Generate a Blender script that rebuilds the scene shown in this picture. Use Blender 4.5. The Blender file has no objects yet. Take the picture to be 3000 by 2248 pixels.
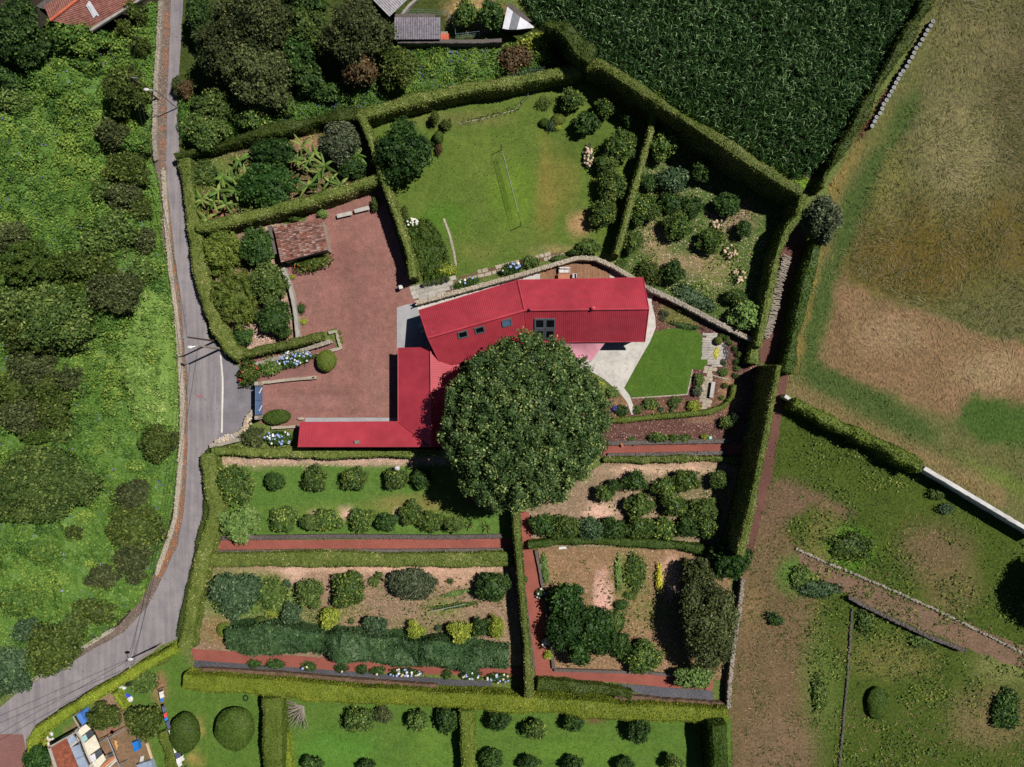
import bpy, bmesh, math, random
import numpy as np
from mathutils import Vector, geometry

# ------------------------------------------------------------------ camera, sky, sun, exposure
SC = bpy.context.scene
H = 94.7                       # drone height above the ground, metres
PPM = 22.0                     # photograph pixels per metre on the ground
CX, CY = 1500.0, 1124.0        # the point of the photograph straight below the drone
cam = bpy.data.cameras.new("Camera"); camo = bpy.data.objects.new("Camera", cam)
SC.collection.objects.link(camo); camo.location = (0, 0, H); camo.rotation_euler = (0, 0, 0)
cam.sensor_fit = 'HORIZONTAL'; cam.sensor_width = 36; cam.lens = 25.0
cam.clip_start = 0.5; cam.clip_end = 2000
SC.camera = camo
SUN_EL = math.radians(57); SUN_XY = Vector((0.905, 0.425)).normalized()
SUNV = Vector((SUN_XY.x * math.cos(SUN_EL), SUN_XY.y * math.cos(SUN_EL), math.sin(SUN_EL)))
w = bpy.data.worlds.new("World"); SC.world = w; w.use_nodes = True
wn = w.node_tree; wn.nodes.clear()
sky = wn.nodes.new('ShaderNodeTexSky'); sky.sky_type = 'NISHITA'; sky.sun_disc = False
sky.altitude = 150; sky.air_density = 0.45; sky.dust_density = 0.1; sky.sun_elevation = SUN_EL; sky.sun_rotation = math.atan2(SUN_XY.x, SUN_XY.y)
bg = wn.nodes.new('ShaderNodeBackground'); bg.inputs[1].default_value = 0.05
wo = wn.nodes.new('ShaderNodeOutputWorld')
wn.links.new(sky.outputs[0], bg.inputs[0]); wn.links.new(bg.outputs[0], wo.inputs[0])
sl = bpy.data.lights.new("sun", 'SUN'); sl.energy = 5.0; sl.angle = math.radians(0.53); sl.color = (1.0, 0.95, 0.88)
so = bpy.data.objects.new("sun", sl); SC.collection.objects.link(so)
so.rotation_euler = SUNV.to_track_quat('Z', 'Y').to_euler(); so.location = SUNV * 60
SC.view_settings.view_transform = 'Standard'; SC.view_settings.look = 'None'
SC.view_settings.exposure = 0.0; SC.view_settings.gamma = 1.0; SC.view_settings.use_curve_mapping = False
SC.cycles.use_denoising = False
SC.cycles.max_bounces = 5; SC.cycles.diffuse_bounces = 1; SC.cycles.transmission_bounces = 3; SC.cycles.glossy_bounces = 2
COL = SC.collection
RNG = np.random.default_rng(7)
random.seed(5)

# ------------------------------------------------------------------ helpers
def W(px, py, z=0.0):
    k = (H - z) / H / PPM
    return ((px - CX) * k, (CY - py) * k)
def W3(px, py, z=0.0):
    x, y = W(px, py, z); return Vector((x, y, z))
def lin(c):
    if isinstance(c, str):
        c = c.lstrip('#'); c = [int(c[i:i + 2], 16) / 255 for i in (0, 2, 4)]
        c = [x / 12.92 if x <= .04045 else ((x + .055) / 1.055) ** 2.4 for x in c]
    return tuple(c[:3])
def l4(c, k=1.0):
    c = lin(c); return (min(1, c[0] * k), min(1, c[1] * k), min(1, c[2] * k), 1)

def _hash(ix, iy, iz, seed):
    h = (ix * 374761393 + iy * 668265263 + iz * 2147483647 + seed * 1274126177) & 0xFFFFFFFF
    h = ((h ^ (h >> 13)) * 1274126177) & 0xFFFFFFFF
    return ((h ^ (h >> 16)) & 0xFFFF) / 65535.0
def vnoise(P, scale=1.0, seed=0):
    """value noise in 0..1 for an (n,3) or (n,2) array"""
    P = np.asarray(P, float)
    if P.shape[1] == 2: P = np.c_[P, np.zeros(len(P))]
    Q = P * scale + 1000.5
    I = np.floor(Q).astype(np.int64); F = Q - I; F = F * F * (3 - 2 * F)
    r = 0
    for dx in (0, 1):
        for dy in (0, 1):
            for dz in (0, 1):
                wgt = (F[:, 0] if dx else 1 - F[:, 0]) * (F[:, 1] if dy else 1 - F[:, 1]) * (F[:, 2] if dz else 1 - F[:, 2])
                r = r + wgt * _hash(I[:, 0] + dx, I[:, 1] + dy, I[:, 2] + dz, seed)
    return r
def fbm(P, scale=1.0, seed=0, o=3):
    s = 0; a = .5; t = 0
    for i in range(o):
        s = s + a * vnoise(P, scale * 2 ** i, seed + i * 17); t += a; a *= .5
    return s / t

def tag(o, label=None, cat=None, group=None, kind=None):
    if label: o['label'] = label
    if cat: o['category'] = cat
    if group: o['group'] = group
    if kind: o['kind'] = kind
    return o
def empty(name, loc, label=None, cat=None, group=None):
    o = bpy.data.objects.new(name, None); o.location = loc; o.empty_display_size = .3
    COL.objects.link(o); return tag(o, label, cat, group)

class G:
    """collects geometry for ONE mesh object"""
    def __init__(s): s.V = []; s.Q = []; s.T = []; s.L = []; s.C = []; s.n = 0
    def add(s, V, Q=None, T=None, lv=.5, col=None):
        V = np.asarray(V, float).reshape(-1, 3)
        if Q is not None and len(Q): s.Q.append(np.asarray(Q, np.int64) + s.n)
        if T is not None and len(T): s.T.append(np.asarray(T, np.int64) + s.n)
        s.V.append(V); s.L.append(np.broadcast_to(np.asarray(lv, float), (len(V),)))
        if col is not None: s.C.append(np.broadcast_to(np.asarray(col, float), (len(V), 3)))
        s.n += len(V); return s
    def box(s, cx, cy, z0, sx, sy, sz, rot=0.0, lv=.5):
        c, n = math.cos(rot), math.sin(rot); P = []
        for z in (z0, z0 + sz):
            for a, b in ((-1, -1), (1, -1), (1, 1), (-1, 1)):
                x, y = a * sx / 2, b * sy / 2; P.append((cx + c * x - n * y, cy + n * x + c * y, z))
        return s.add(P, [(3, 2, 1, 0), (4, 5, 6, 7), (0, 1, 5, 4), (1, 2, 6, 5), (2, 3, 7, 6), (3, 0, 4, 7)], lv=lv)
    def slab(s, a, b, c, d, t, lv=.5):
        """four corners of an upper face, thickness t downwards"""
        a, b, c, d = map(Vector, (a, b, c, d)); n = (b - a).cross(d - a).normalized()
        if n.z < 0: n = -n
        P = [a, b, c, d] + [v - n * t for v in (a, b, c, d)]
        return s.add([tuple(v) for v in P], [(0, 1, 2, 3), (7, 6, 5, 4), (0, 4, 5, 1), (1, 5, 6, 2), (2, 6, 7, 3), (3, 7, 4, 0)], lv=lv)
    def prism(s, poly, z0, z1, lv=.5):
        n = len(poly); P = [(x, y, z0) for x, y in poly] + [(x, y, z1) for x, y in poly]
        tr = geometry.tessellate_polygon([[Vector((x, y, 0)) for x, y in poly]])
        T = [(a + n, b + n, c + n) for a, b, c in tr] + [(c, b, a) for a, b, c in tr]
        Q = [(i, (i + 1) % n, (i + 1) % n + n, i + n) for i in range(n)]
        return s.add(P, Q, T, lv)
    def tube(s, pts, r, seg=6, cap=True, lv=.5):
        pts = [Vector(p) for p in pts]; m = len(pts)
        rr = [r] * m if not hasattr(r, '__len__') else r
        P = []
        for i, p in enumerate(pts):
            d = (pts[min(i + 1, m - 1)] - pts[max(i - 1, 0)])
            d = d.normalized() if d.length > 1e-9 else Vector((0, 0, 1))
            u = d.cross(Vector((0, 0, 1)))
            if u.length < 1e-3: u = Vector((1, 0, 0))
            u.normalize(); v = d.cross(u)
            for k in range(seg):
                a = 2 * math.pi * k / seg; P.append(tuple(p + (u * math.cos(a) + v * math.sin(a)) * rr[i]))
        Q = [(i * seg + k, i * seg + (k + 1) % seg, (i + 1) * seg + (k + 1) % seg, (i + 1) * seg + k) for i in range(m - 1) for k in range(seg)]
        T = []
        if cap:
            for k in range(1, seg - 1): T += [(0, k + 1, k), ((m - 1) * seg, (m - 1) * seg + k, (m - 1) * seg + k + 1)]
        return s.add(P, Q, T, lv)
    def blob(s, c, r, sub=1, nz=.12, seed=0, lv=.5):
        V, T = ICO[sub]; r = np.broadcast_to(np.asarray(r, float), (3,))
        k = 1 + nz * 2 * (vnoise(V * 1.7 + seed * 3.1, 1.0, seed) - .5)
        return s.add(V * k[:, None] * r + np.asarray(c), None, T, lv)
    def make(s, name, mat, parent=None, org=None, smooth=False, label=None, cat=None, group=None, kind=None):
        V = np.concatenate(s.V)
        o_loc = (0, 0, 0)
        if parent is not None and org is None: org = tuple(parent.matrix_basis.translation)
        if org is not None: V = V - np.asarray(org)
        Q = np.concatenate(s.Q) if s.Q else np.zeros((0, 4), np.int64)
        T = np.concatenate(s.T) if s.T else np.zeros((0, 3), np.int64)
        me = bpy.data.meshes.new(name); nq, nt = len(Q), len(T)
        me.vertices.add(len(V)); me.vertices.foreach_set('co', V.astype(np.float32).ravel())
        me.loops.add(nq * 4 + nt * 3); me.loops.foreach_set('vertex_index', np.concatenate([Q.ravel(), T.ravel()]).astype(np.int32))
        me.polygons.add(nq + nt)
        me.polygons.foreach_set('loop_start', np.concatenate([np.arange(nq) * 4, nq * 4 + np.arange(nt) * 3]).astype(np.int32))
        me.polygons.foreach_set('loop_total', np.concatenate([np.full(nq, 4), np.full(nt, 3)]).astype(np.int32))
        me.polygons.foreach_set('use_smooth', np.full(nq + nt, smooth))
        a = me.attributes.new('lv', 'FLOAT', 'POINT'); a.data.foreach_set('value', np.concatenate(s.L).astype(np.float32))
        if s.C:
            a = me.attributes.new('Col', 'FLOAT_COLOR', 'POINT')
            a.data.foreach_set('color', np.c_[np.concatenate(s.C), np.ones(len(V))].astype(np.float32).ravel())
        me.update(calc_edges=True)
        if mat: me.materials.append(M[mat] if isinstance(mat, str) else mat)
        o = bpy.data.objects.new(name, me); COL.objects.link(o)
        if parent is not None: o.parent = parent
        elif org is not None: o.location = org
        return tag(o, label, cat, group, kind)
def share(src, name, parent, loc=(0, 0, 0), rot=(0, 0, 0), scale=(1, 1, 1), mat=None):
    o = bpy.data.objects.new(name, src); COL.objects.link(o); o.parent = parent
    o.location = loc; o.rotation_euler = rot; o.scale = scale
    return o
def _ico(sub):
    bm = bmesh.new(); bmesh.ops.create_icosphere(bm, subdivisions=sub, radius=1)
    V = np.array([v.co[:] for v in bm.verts]); T = np.array([[v.index for v in f.verts] for f in bm.faces]); bm.free()
    return V, T
ICO = {k: _ico(k) for k in (1, 2, 3)}

# ------------------------------------------------------------------ materials (all procedural)
M = {}
def _mat(name):
    m = bpy.data.materials.new(name); m.use_nodes = True; M[name] = m
    nt = m.node_tree; nt.nodes.clear()
    out = nt.nodes.new('ShaderNodeOutputMaterial'); b = nt.nodes.new('ShaderNodeBsdfPrincipled')
    nt.links.new(b.outputs[0], out.inputs[0])
    return m, nt, b, out
def _noise(nt, pos, scale, detail=4, rough=.6):
    n = nt.nodes.new('ShaderNodeTexNoise'); n.inputs['Scale'].default_value = scale
    n.inputs['Detail'].default_value = detail; n.inputs['Roughness'].default_value = rough
    nt.links.new(pos, n.inputs['Vector']); return n.outputs['Fac']
def _ramp(nt, fac, stops):
    r = nt.nodes.new('ShaderNodeValToRGB'); e = r.color_ramp.elements
    while len(e) > 1: e.remove(e[-1])
    e[0].position = stops[0][0]; e[0].color = stops[0][1]
    for p, c in stops[1:]:
        x = e.new(p); x.color = c
    nt.links.new(fac, r.inputs[0]); return r.outputs[0]
def _mix(nt, a, b, fac=None, f=.5, mode='MIX'):
    m = nt.nodes.new('ShaderNodeMix'); m.data_type = 'RGBA'; m.blend_type = mode; m.inputs[0].default_value = f
    if fac is not None: nt.links.new(fac, m.inputs[0])
    for s, i in ((a, 6), (b, 7)):
        if isinstance(s, tuple): m.inputs[i].default_value = s
        else: nt.links.new(s, m.inputs[i])
    return m.outputs[2]
def _bump(nt, b, h, strength, dist):
    n = nt.nodes.new('ShaderNodeBump'); n.inputs['Strength'].default_value = strength; n.inputs['Distance'].default_value = dist
    nt.links.new(h, n.inputs['Height']); nt.links.new(n.outputs[0], b.inputs['Normal'])

def mat_leaf(name, dark, mid, light, trans=.18, rough=.55, spec=.18, k=1.0):
    m, nt, b, out = _mat(name)
    at = nt.nodes.new('ShaderNodeAttribute'); at.attribute_name = 'lv'
    oi = nt.nodes.new('ShaderNodeObjectInfo')
    col = _ramp(nt, at.outputs['Fac'], [(.0, l4(dark, k)), (.5, l4(mid, k)), (1.0, l4(light, k))])
    hs = nt.nodes.new('ShaderNodeHueSaturation'); hs.inputs['Hue'].default_value = .489; hs.inputs['Saturation'].default_value = .95; nt.links.new(col, hs.inputs['Color'])
    mr = nt.nodes.new('ShaderNodeMapRange'); mr.inputs[3].default_value = .8; mr.inputs[4].default_value = 1.2
    nt.links.new(oi.outputs['Random'], mr.inputs[0]); nt.links.new(mr.outputs[0], hs.inputs['Value'])
    nt.links.new(hs.outputs[0], b.inputs['Base Color'])
    b.inputs['Roughness'].default_value = rough; b.inputs['Specular IOR Level'].default_value = spec
    tr = nt.nodes.new('ShaderNodeBsdfTranslucent'); nt.links.new(hs.outputs[0], tr.inputs[0])
    mx = nt.nodes.new('ShaderNodeMixShader'); mx.inputs[0].default_value = trans
    nt.links.new(b.outputs[0], mx.inputs[1]); nt.links.new(tr.outputs[0], mx.inputs[2]); nt.links.new(mx.outputs[0], out.inputs[0])
    return m
def mat_turf(name, fine=.35, bump=.35, sc=5.0, use='Col', base=None, speck=None, streak=False):
    """ground whose colour comes from the mesh's own colour zones (grass, straw, soil), broken up by noise"""
    m, nt, b, out = _mat(name)
    pos = nt.nodes.new('ShaderNodeNewGeometry').outputs['Position']
    if base is None:
        at = nt.nodes.new('ShaderNodeAttribute'); at.attribute_name = use; c = at.outputs['Color']
    else: c = l4(base)
    if streak:
        mp = nt.nodes.new('ShaderNodeMapping'); mp.inputs['Scale'].default_value = (1, .5, 1); mp.inputs['Rotation'].default_value = (0, 0, .5)
        nt.links.new(pos, mp.inputs[0]); p2 = mp.outputs[0]
    else: p2 = pos
    n1 = _noise(nt, p2, sc, 6, .72); n2 = _noise(nt, pos, .35, 3, .6); n3 = _noise(nt, pos, 1.3, 4, .65)
    c = _mix(nt, c, _ramp(nt, n1, [(.28, (1 - fine * 1.5,) * 3 + (1,)), (.72, (1 + fine * 1.5,) * 3 + (1,))]), f=1, mode='MULTIPLY')
    c = _mix(nt, c, _ramp(nt, n2, [(.3, (.86, .9, .86, 1)), (.7, (1.14, 1.08, 1.12, 1))]), f=1, mode='MULTIPLY')
    c = _mix(nt, c, _ramp(nt, n3, [(.3, (.84, .84, .84, 1)), (.7, (1.16, 1.14, 1.12, 1))]), f=1, mode='MULTIPLY')
    if speck:
        n4 = _noise(nt, pos, 7.5, 2, .5)
        f = _ramp(nt, n4, [(speck[1], (0, 0, 0, 1)), (speck[1] + .05, (1, 1, 1, 1))])
        c = _mix(nt, c, l4(speck[0]), fac=f)
    nt.links.new(c, b.inputs['Base Color']); b.inputs['Roughness'].default_value = .95; b.inputs['Specular IOR Level'].default_value = .1
    _bump(nt, b, n1, bump, .12)
    return m
def mat_noise(name, c1, c2, scale=3.0, bump=.2, dist=.03, rough=.85, spec=.25, c3=None, big=.3, metal=0.0, detail=6):
    m, nt, b, out = _mat(name)
    tc = nt.nodes.new('ShaderNodeNewGeometry').outputs['Position']
    n1 = _noise(nt, tc, scale, detail, .7); n2 = _noise(nt, tc, big, 4, .6)
    st = [(.3, l4(c1)), (.7, l4(c2))] if c3 is None else [(.3, l4(c1)), (.55, l4(c2)), (.75, l4(c3))]
    c = _ramp(nt, n1, st)
    c = _mix(nt, c, _ramp(nt, n2, [(.3, (.82, .82, .82, 1)), (.7, (1.15, 1.15, 1.15, 1))]), f=1, mode='MULTIPLY')
    oi = nt.nodes.new('ShaderNodeObjectInfo')
    c = _mix(nt, c, _ramp(nt, oi.outputs['Random'], [(0, (.88, .88, .88, 1)), (1, (1.1, 1.1, 1.1, 1))]), f=1, mode='MULTIPLY')
    nt.links.new(c, b.inputs['Base Color']); b.inputs['Roughness'].default_value = rough
    b.inputs['Specular IOR Level'].default_value = spec; b.inputs['Metallic'].default_value = metal
    if bump: _bump(nt, b, n1, bump, dist)
    return m
def mat_tile(name, cols):
    m, nt, b, out = _mat(name)
    oi = nt.nodes.new('ShaderNodeObjectInfo'); pos = nt.nodes.new('ShaderNodeNewGeometry').outputs['Position']
    n = len(cols); c = _ramp(nt, oi.outputs['Random'], [(i / (n - 1), l4(x)) for i, x in enumerate(cols)])
    n1 = _noise(nt, pos, 4.0, 5, .7)
    c = _mix(nt, c, _ramp(nt, n1, [(.3, (.6, .6, .6, 1)), (.7, (1.3, 1.3, 1.3, 1))]), f=1, mode='MULTIPLY')
    nt.links.new(c, b.inputs['Base Color']); b.inputs['Roughness'].default_value = .9
    return m

def mat_road(name, c1, c2):
    """worn asphalt: wheel streaks along the lane, darker repair patches, fine aggregate"""
    m, nt, b, out = _mat(name)
    pos = nt.nodes.new('ShaderNodeNewGeometry').outputs['Position']
    mp = nt.nodes.new('ShaderNodeMapping'); mp.inputs['Scale'].default_value = (1.6, .09, 1); nt.links.new(pos, mp.inputs[0])
    n1 = _noise(nt, pos, 14, 4, .7); n2 = _noise(nt, mp.outputs[0], 1.0, 4, .6); n3 = _noise(nt, pos, .55, 3, .55); n4 = _noise(nt, pos, 1.9, 2, .5)
    c = _ramp(nt, n1, [(.25, l4(c1)), (.75, l4(c2))])
    c = _mix(nt, c, _ramp(nt, n2, [(.32, (.8, .78, .8, 1)), (.68, (1.16, 1.15, 1.14, 1))]), f=1, mode='MULTIPLY')
    c = _mix(nt, c, _ramp(nt, n3, [(.3, (.86, .86, .88, 1)), (.65, (1.1, 1.08, 1.06, 1))]), f=1, mode='MULTIPLY')
    c = _mix(nt, c, _ramp(nt, n4, [(.27, (.72, .72, .75, 1)), (.33, (1, 1, 1, 1))]), f=1, mode='MULTIPLY')
    nt.links.new(c, b.inputs['Base Color']); b.inputs['Roughness'].default_value = .92; b.inputs['Specular IOR Level'].default_value = .2
    _bump(nt, b, n1, .2, .01); return m
# ------------------------------------------------------------------ palette
LK = 1.05
def LF(n, c0, c1, c2, **k): mat_leaf('leaf_' + n, c0, c1, c2, k=LK * k.pop('b', 1.0), **k)
LF('plane', '#1c3018', '#3d5b2a', '#92a65c', rough=.5, spec=.2)
LF('dark', '#1c3516', '#31521f', '#648438', rough=.5, spec=.2)
LF('deep', '#15300f', '#264b19', '#52772f', rough=.5, spec=.2)
LF('citrus', '#27421a', '#456428', '#96a842', rough=.5, spec=.2)
LF('lime', '#5a7420', '#86992c', '#bdc650')
LF('olive', '#29351a', '#45522b', '#767f4c')
LF('heath', '#263811', '#41541c', '#76843a')
LF('mid', '#2f4a1d', '#4d692c', '#86984a')
LF('blue', '#243d24', '#3d5838', '#71875e')
LF('camellia', '#203a1e', '#385530', '#6f8858', rough=.5, spec=.2)
LF('grey', '#303c28', '#4b573d', '#7d8766')
LF('clip', '#3b5018', '#5a6f24', '#8b963e')
LF('wild', '#2a4a1c', '#4d6a26', '#98a044')
LF('clipd', '#26400f', '#3d5819', '#687d33')
LF('fig', '#42652a', '#66883f', '#98ae68')
LF('vine', '#2c5222', '#52792b', '#8fa640')
LF('ginger', '#4a6f2a', '#6f953f', '#a3ba66')
LF('hedge', '#34481a', '#5f712c', '#b6b070')
LF('hedgey', '#4a6014', '#748820', '#b0b43c')
LF('corn', '#0e260a', '#1f4315', '#86ac70', rough=.45, spec=.3)  # pale stop paints glossy highlights onto a few blades
LF('banana', '#33561f', '#557a2f', '#98a653', rough=.45)
LF('dead', '#3f3620', '#5d4d2e', '#877149', trans=.1)
LF('twig', '#6b645c', '#938c84', '#b5aea6', b=0.98)
LF('litter', '#a07a68', '#c9a391', '#e6cbb9', trans=.05, b=0.98)
LF('straw', '#4e4c30', '#706b48', '#a0977a', trans=.1, b=1.05)
LF('dry', '#7a6042', '#a0825e', '#c9ad83', trans=.15, b=0.98)
LF('grass', '#304a1a', '#4a6526', '#788c40')
LF('gold', '#5e5222', '#7d6d34', '#a0905a', trans=.1, b=1.12)
LF('red', '#4a2a1e', '#6e3a2c', '#8a4f3a', b=0.9)
LF('purple', '#3a2f78', '#5a48a8', '#8a74cf', b=1.12)
LF('yellow', '#b3b31c', '#d6d63a', '#eef06a', b=1.05)
mat_noise('bark', '#4a3a2c', '#6d5a48', 6, .5, .05)
mat_noise('bark_pale', '#8a8074', '#a89e92', 6, .4, .04)
mat_road('asphalt', '#726d70', '#949093')
mat_noise('asphalt_dark', '#6c686c', '#87838a', 12, .35, .01, .9, big=.6)
mat_noise('gravel_red', '#5f413c', '#815c56', 9, .5, .03, .95, c3='#967069', big=.12)
mat_noise('cinder_path', '#6d3a32', '#93564a', 9, .5, .03, .95, c3='#a56a5c', big=.4)
mat_noise('gravel_dark', '#4f3531', '#69483f', 9, .5, .03, .95, c3='#8c6b5c', big=.25)
mat_noise('paint_white', '#b9b2ae', '#d8d2cd', 5, .1, .01, .8)
mat_noise('paint_worn', '#77727a', '#98929a', 5, .1, .01, .9)
mat_noise('paint_pink', '#8a5a5a', '#a86c6c', 5, .1, .01, .9)
mat_noise('concrete', '#9f9b94', '#bab6af', 1.6, .1, .01, .85, c3='#b2aea7', big=.35)
mat_noise('concrete_old', '#8a8580', '#aaa49c', 3, .3, .02)
mat_noise('cobble', '#7b7c80', '#a9a9aa', 14, .5, .02)
mat_noise('stone', '#6f6a62', '#a39a8c', 5, .6, .05, c3='#b8ae9e')
mat_noise('stone_pale', '#857b6c', '#aba08e', 5, .5, .04, c3='#bdb3a2')
mat_noise('stone_dark', '#3c3738', '#635c58', 6, .7, .05, c3='#7d7570')
mat_noise('slab', '#85827d', '#aaa59c', 5, .3, .02, c3='#b9b2a4')
mat_noise('slate', '#34343a', '#56555c', 9, .8, .06, c3='#85848a')
mat_noise('track', '#544334', '#705a48', 3, .5, .05, c3='#86705c', big=.5)
mat_noise('soil_dark', '#241f18', '#3a3226', 4, .5, .05)
mat_noise('soil', '#5f4738', '#7d614c', 4, .5, .05)
mat_noise('plank', '#7d5a42', '#9c7558', 3, .15, .01, .7, big=1.2)
mat_noise('teak', '#a8664c', '#c98a6c', 4, .1, .01, .6)
mat_noise('wood_grey', '#6a6058', '#8c8278', 5, .3, .02)
mat_noise('wood_pole', '#4a3a30', '#6a5648', 5, .3, .02)
mat_noise('wood_pale', '#b99a78', '#dcc4a2', 5, .2, .01)
mat_noise('roof_red', '#a03440', '#a83a46', .8, .02, .005, .42, spec=.45, big=.2)
mat_noise('roof_red_cap', '#a83a46', '#b2424e', .8, .02, .005, .4, spec=.45, big=.2)
mat_noise('wall_red', '#8e2a2c', '#a03434', 2, .1, .01)
mat_noise('wall_cream', '#c9c2b4', '#dad4c8', 2, .1, .01)
mat_noise('frame_grey', '#4b5056', '#5d6268', 3, .05, .005, .5)
mat_noise('glass_dark', '#0b0d10', '#15181c', .6, 0, .01, .06, spec=.6)  # opaque pane; the dark interior below is put into its colour
mat_noise('glass_blue', '#3f5878', '#54708f', .6, 0, .01, .06, spec=.6)
mat_noise('sail_pink', '#bd8090', '#cf95a2', 1.1, .2, .03, .7)
mat_noise('gate_blue', '#4f6d94', '#5c7aa0', 2, .05, .005, .5)
mat_noise('white', '#bfbdbb', '#d2d1cf', 2, .05, .005, .6)
mat_noise('cushion', '#c4bfbd', '#d6d2d0', 2, .15, .02, .9)
mat_noise('steel', '#8c9096', '#b2b6bb', 2, .05, .005, .35, metal=.6)
mat_noise('steel_blue', '#6f8490', '#8fa4ae', 2, .05, .005, .5)
mat_noise('drum_lid', '#6c7076', '#b4b8be', 6, .4, .04, .4)
mat_noise('rubber', '#16181c', '#26282c', 4, .1, .01, .6)
mat_noise('fibre', '#6d6a70', '#9a969a', 3, .3, .02, .9, c3='#a9a5a8')
mat_noise('fibre_dark', '#58545c', '#86828a', 3, .3, .02, .9, c3='#938f94')
mat_noise('sheet_pale', '#d9d2b8', '#ebe5d2', 2, .1, .01, .7)
mat_noise('sheet_white', '#cfd0d8', '#e2e2e8', 2, .1, .01, .6)
mat_noise('sheet_metal', '#8d9cb4', '#b2c0d2', 1.5, .1, .01, .4, metal=.2)
mat_noise('sheet_dark', '#3e4248', '#565a60', 3, .1, .01, .6)
mat_noise('sheet_aqua', '#9cc0c0', '#b4d4d2', 3, .1, .01, .6)
mat_noise('tarp_blue', '#3f6fc0', '#5b8ad2', 2, .2, .02, .5)
mat_noise('cloth_blue', '#2238c0', '#3450dc', 2, .2, .02, .8)
mat_noise('cloth_navy', '#3c4058', '#5a5e78', 2, .2, .02, .8)
mat_noise('cloth_red', '#c83040', '#dc4450', 2, .2, .02, .8)
mat_noise('cloth_azure', '#1c6cc0', '#2c80d4', 2, .2, .02, .8)
mat_noise('cloth_cream', '#d6d2c0', '#eae6d6', 2, .2, .02, .8)
mat_noise('cloth_grey', '#b4b8bc', '#cacdd0', 2, .2, .02, .8)
mat_noise('plastic_aqua', '#7cb8a8', '#94ccbc', 2, .05, .01, .5)
mat_noise('plastic_coral', '#c86a5c', '#dc7f70', 2, .05, .01, .5)
mat_noise('plastic_green', '#1f9f70', '#30b884', 2, .05, .01, .5)
mat_noise('terracotta', '#b8674a', '#cf8060', 3, .2, .02)
mat_noise('tile_orange', '#c05c40', '#d4785c', 3, .2, .02)
mat_noise('fur', '#b07c48', '#d8aa74', 5, .3, .02)
mat_noise('petal_blue', '#7f93d0', '#a9b8e4', 4, .3, .03)
mat_noise('petal_white', '#d4d2c4', '#ebe9de', 4, .3, .03)
mat_noise('petal_dry', '#c2a689', '#dcc6aa', 4, .3, .03)
mat_noise('petal_red', '#b82a24', '#d8402f', 4, .3, .03)
mat_noise('net', '#9aa09a', '#b4b8b2', 4, 0, .01)
mat_noise('wire', '#1c1c20', '#2a2a2e', 4, 0, .01)
mat_tile('tiles', ['#5c3c34', '#84564a', '#9c6656', '#a8887c', '#765046', '#8e604f', '#b09a92', '#68443a'])
mat_noise('tile_sheet', '#6e4640', '#93645a', 2.2, .3, .03, .9, c3='#a5796c', big=.8)
mat_noise('tile_sheet2', '#6a3c30', '#9a5a44', 2.2, .3, .03, .9, c3='#b8745a', big=.8)
mat_turf('turf', .34, .35, 6)
mat_turf('gravel_zone', .3, .5, 9)
mat_turf('turf_coarse', .5, .6, 3.5)
mat_turf('turf_hay', .5, .7, 4.5, streak=True)
mat_turf('soil_litter', .36, .5, 5, speck=('#d9b8a6', .64))

# ------------------------------------------------------------------ foliage tools
def unit(v): return v / np.maximum(np.linalg.norm(v, axis=1, keepdims=True), 1e-9)
def leaves(g, P, N, size, rng, tilt=.7, aspect=.62, lv=None, droop=.12):
    n = len(P)
    if n == 0: return
    nn = unit(N + tilt * rng.normal(size=(n, 3)))
    t = unit(np.cross(nn, rng.normal(size=(n, 3)))); b = np.cross(nn, t)
    L = (size * rng.uniform(.65, 1.35, n))[:, None]; Wd = L * aspect
    V = np.stack([P - t * L * .5, P + b * Wd * .5 - nn * L * .04, P + t * L * .5 - nn * L * droop, P - b * Wd * .5 - nn * L * .04], 1).reshape(-1, 3)
    Q = np.arange(4 * n).reshape(n, 4)
    if lv is None: lv = rng.uniform(0, 1, n)
    g.add(V, Q, lv=np.repeat(np.clip(lv, 0, 1), 4))
def sample(V, F, n, rng):
    """random points and normals on triangles F of V"""
    a, b, c = V[F[:, 0]], V[F[:, 1]], V[F[:, 2]]
    cr = np.cross(b - a, c - a); ar = np.linalg.norm(cr, axis=1); tot = ar.sum()
    i = rng.choice(len(F), n, p=ar / tot); u, v = rng.random((2, n)); m = u + v > 1
    u[m] = 1 - u[m]; v[m] = 1 - v[m]
    return a[i] + (b - a)[i] * u[:, None] + (c - a)[i] * v[:, None], unit(cr[i]), tot / 2
def fib(n, zmin, rng):
    k = np.arange(n) + .5; z = 1 - (1 - zmin) * k / n; th = k * 2.39996 + rng.random() * 6
    r = np.sqrt(np.maximum(0, 1 - z * z)); return np.c_[r * np.cos(th), r * np.sin(th), z]
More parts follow.
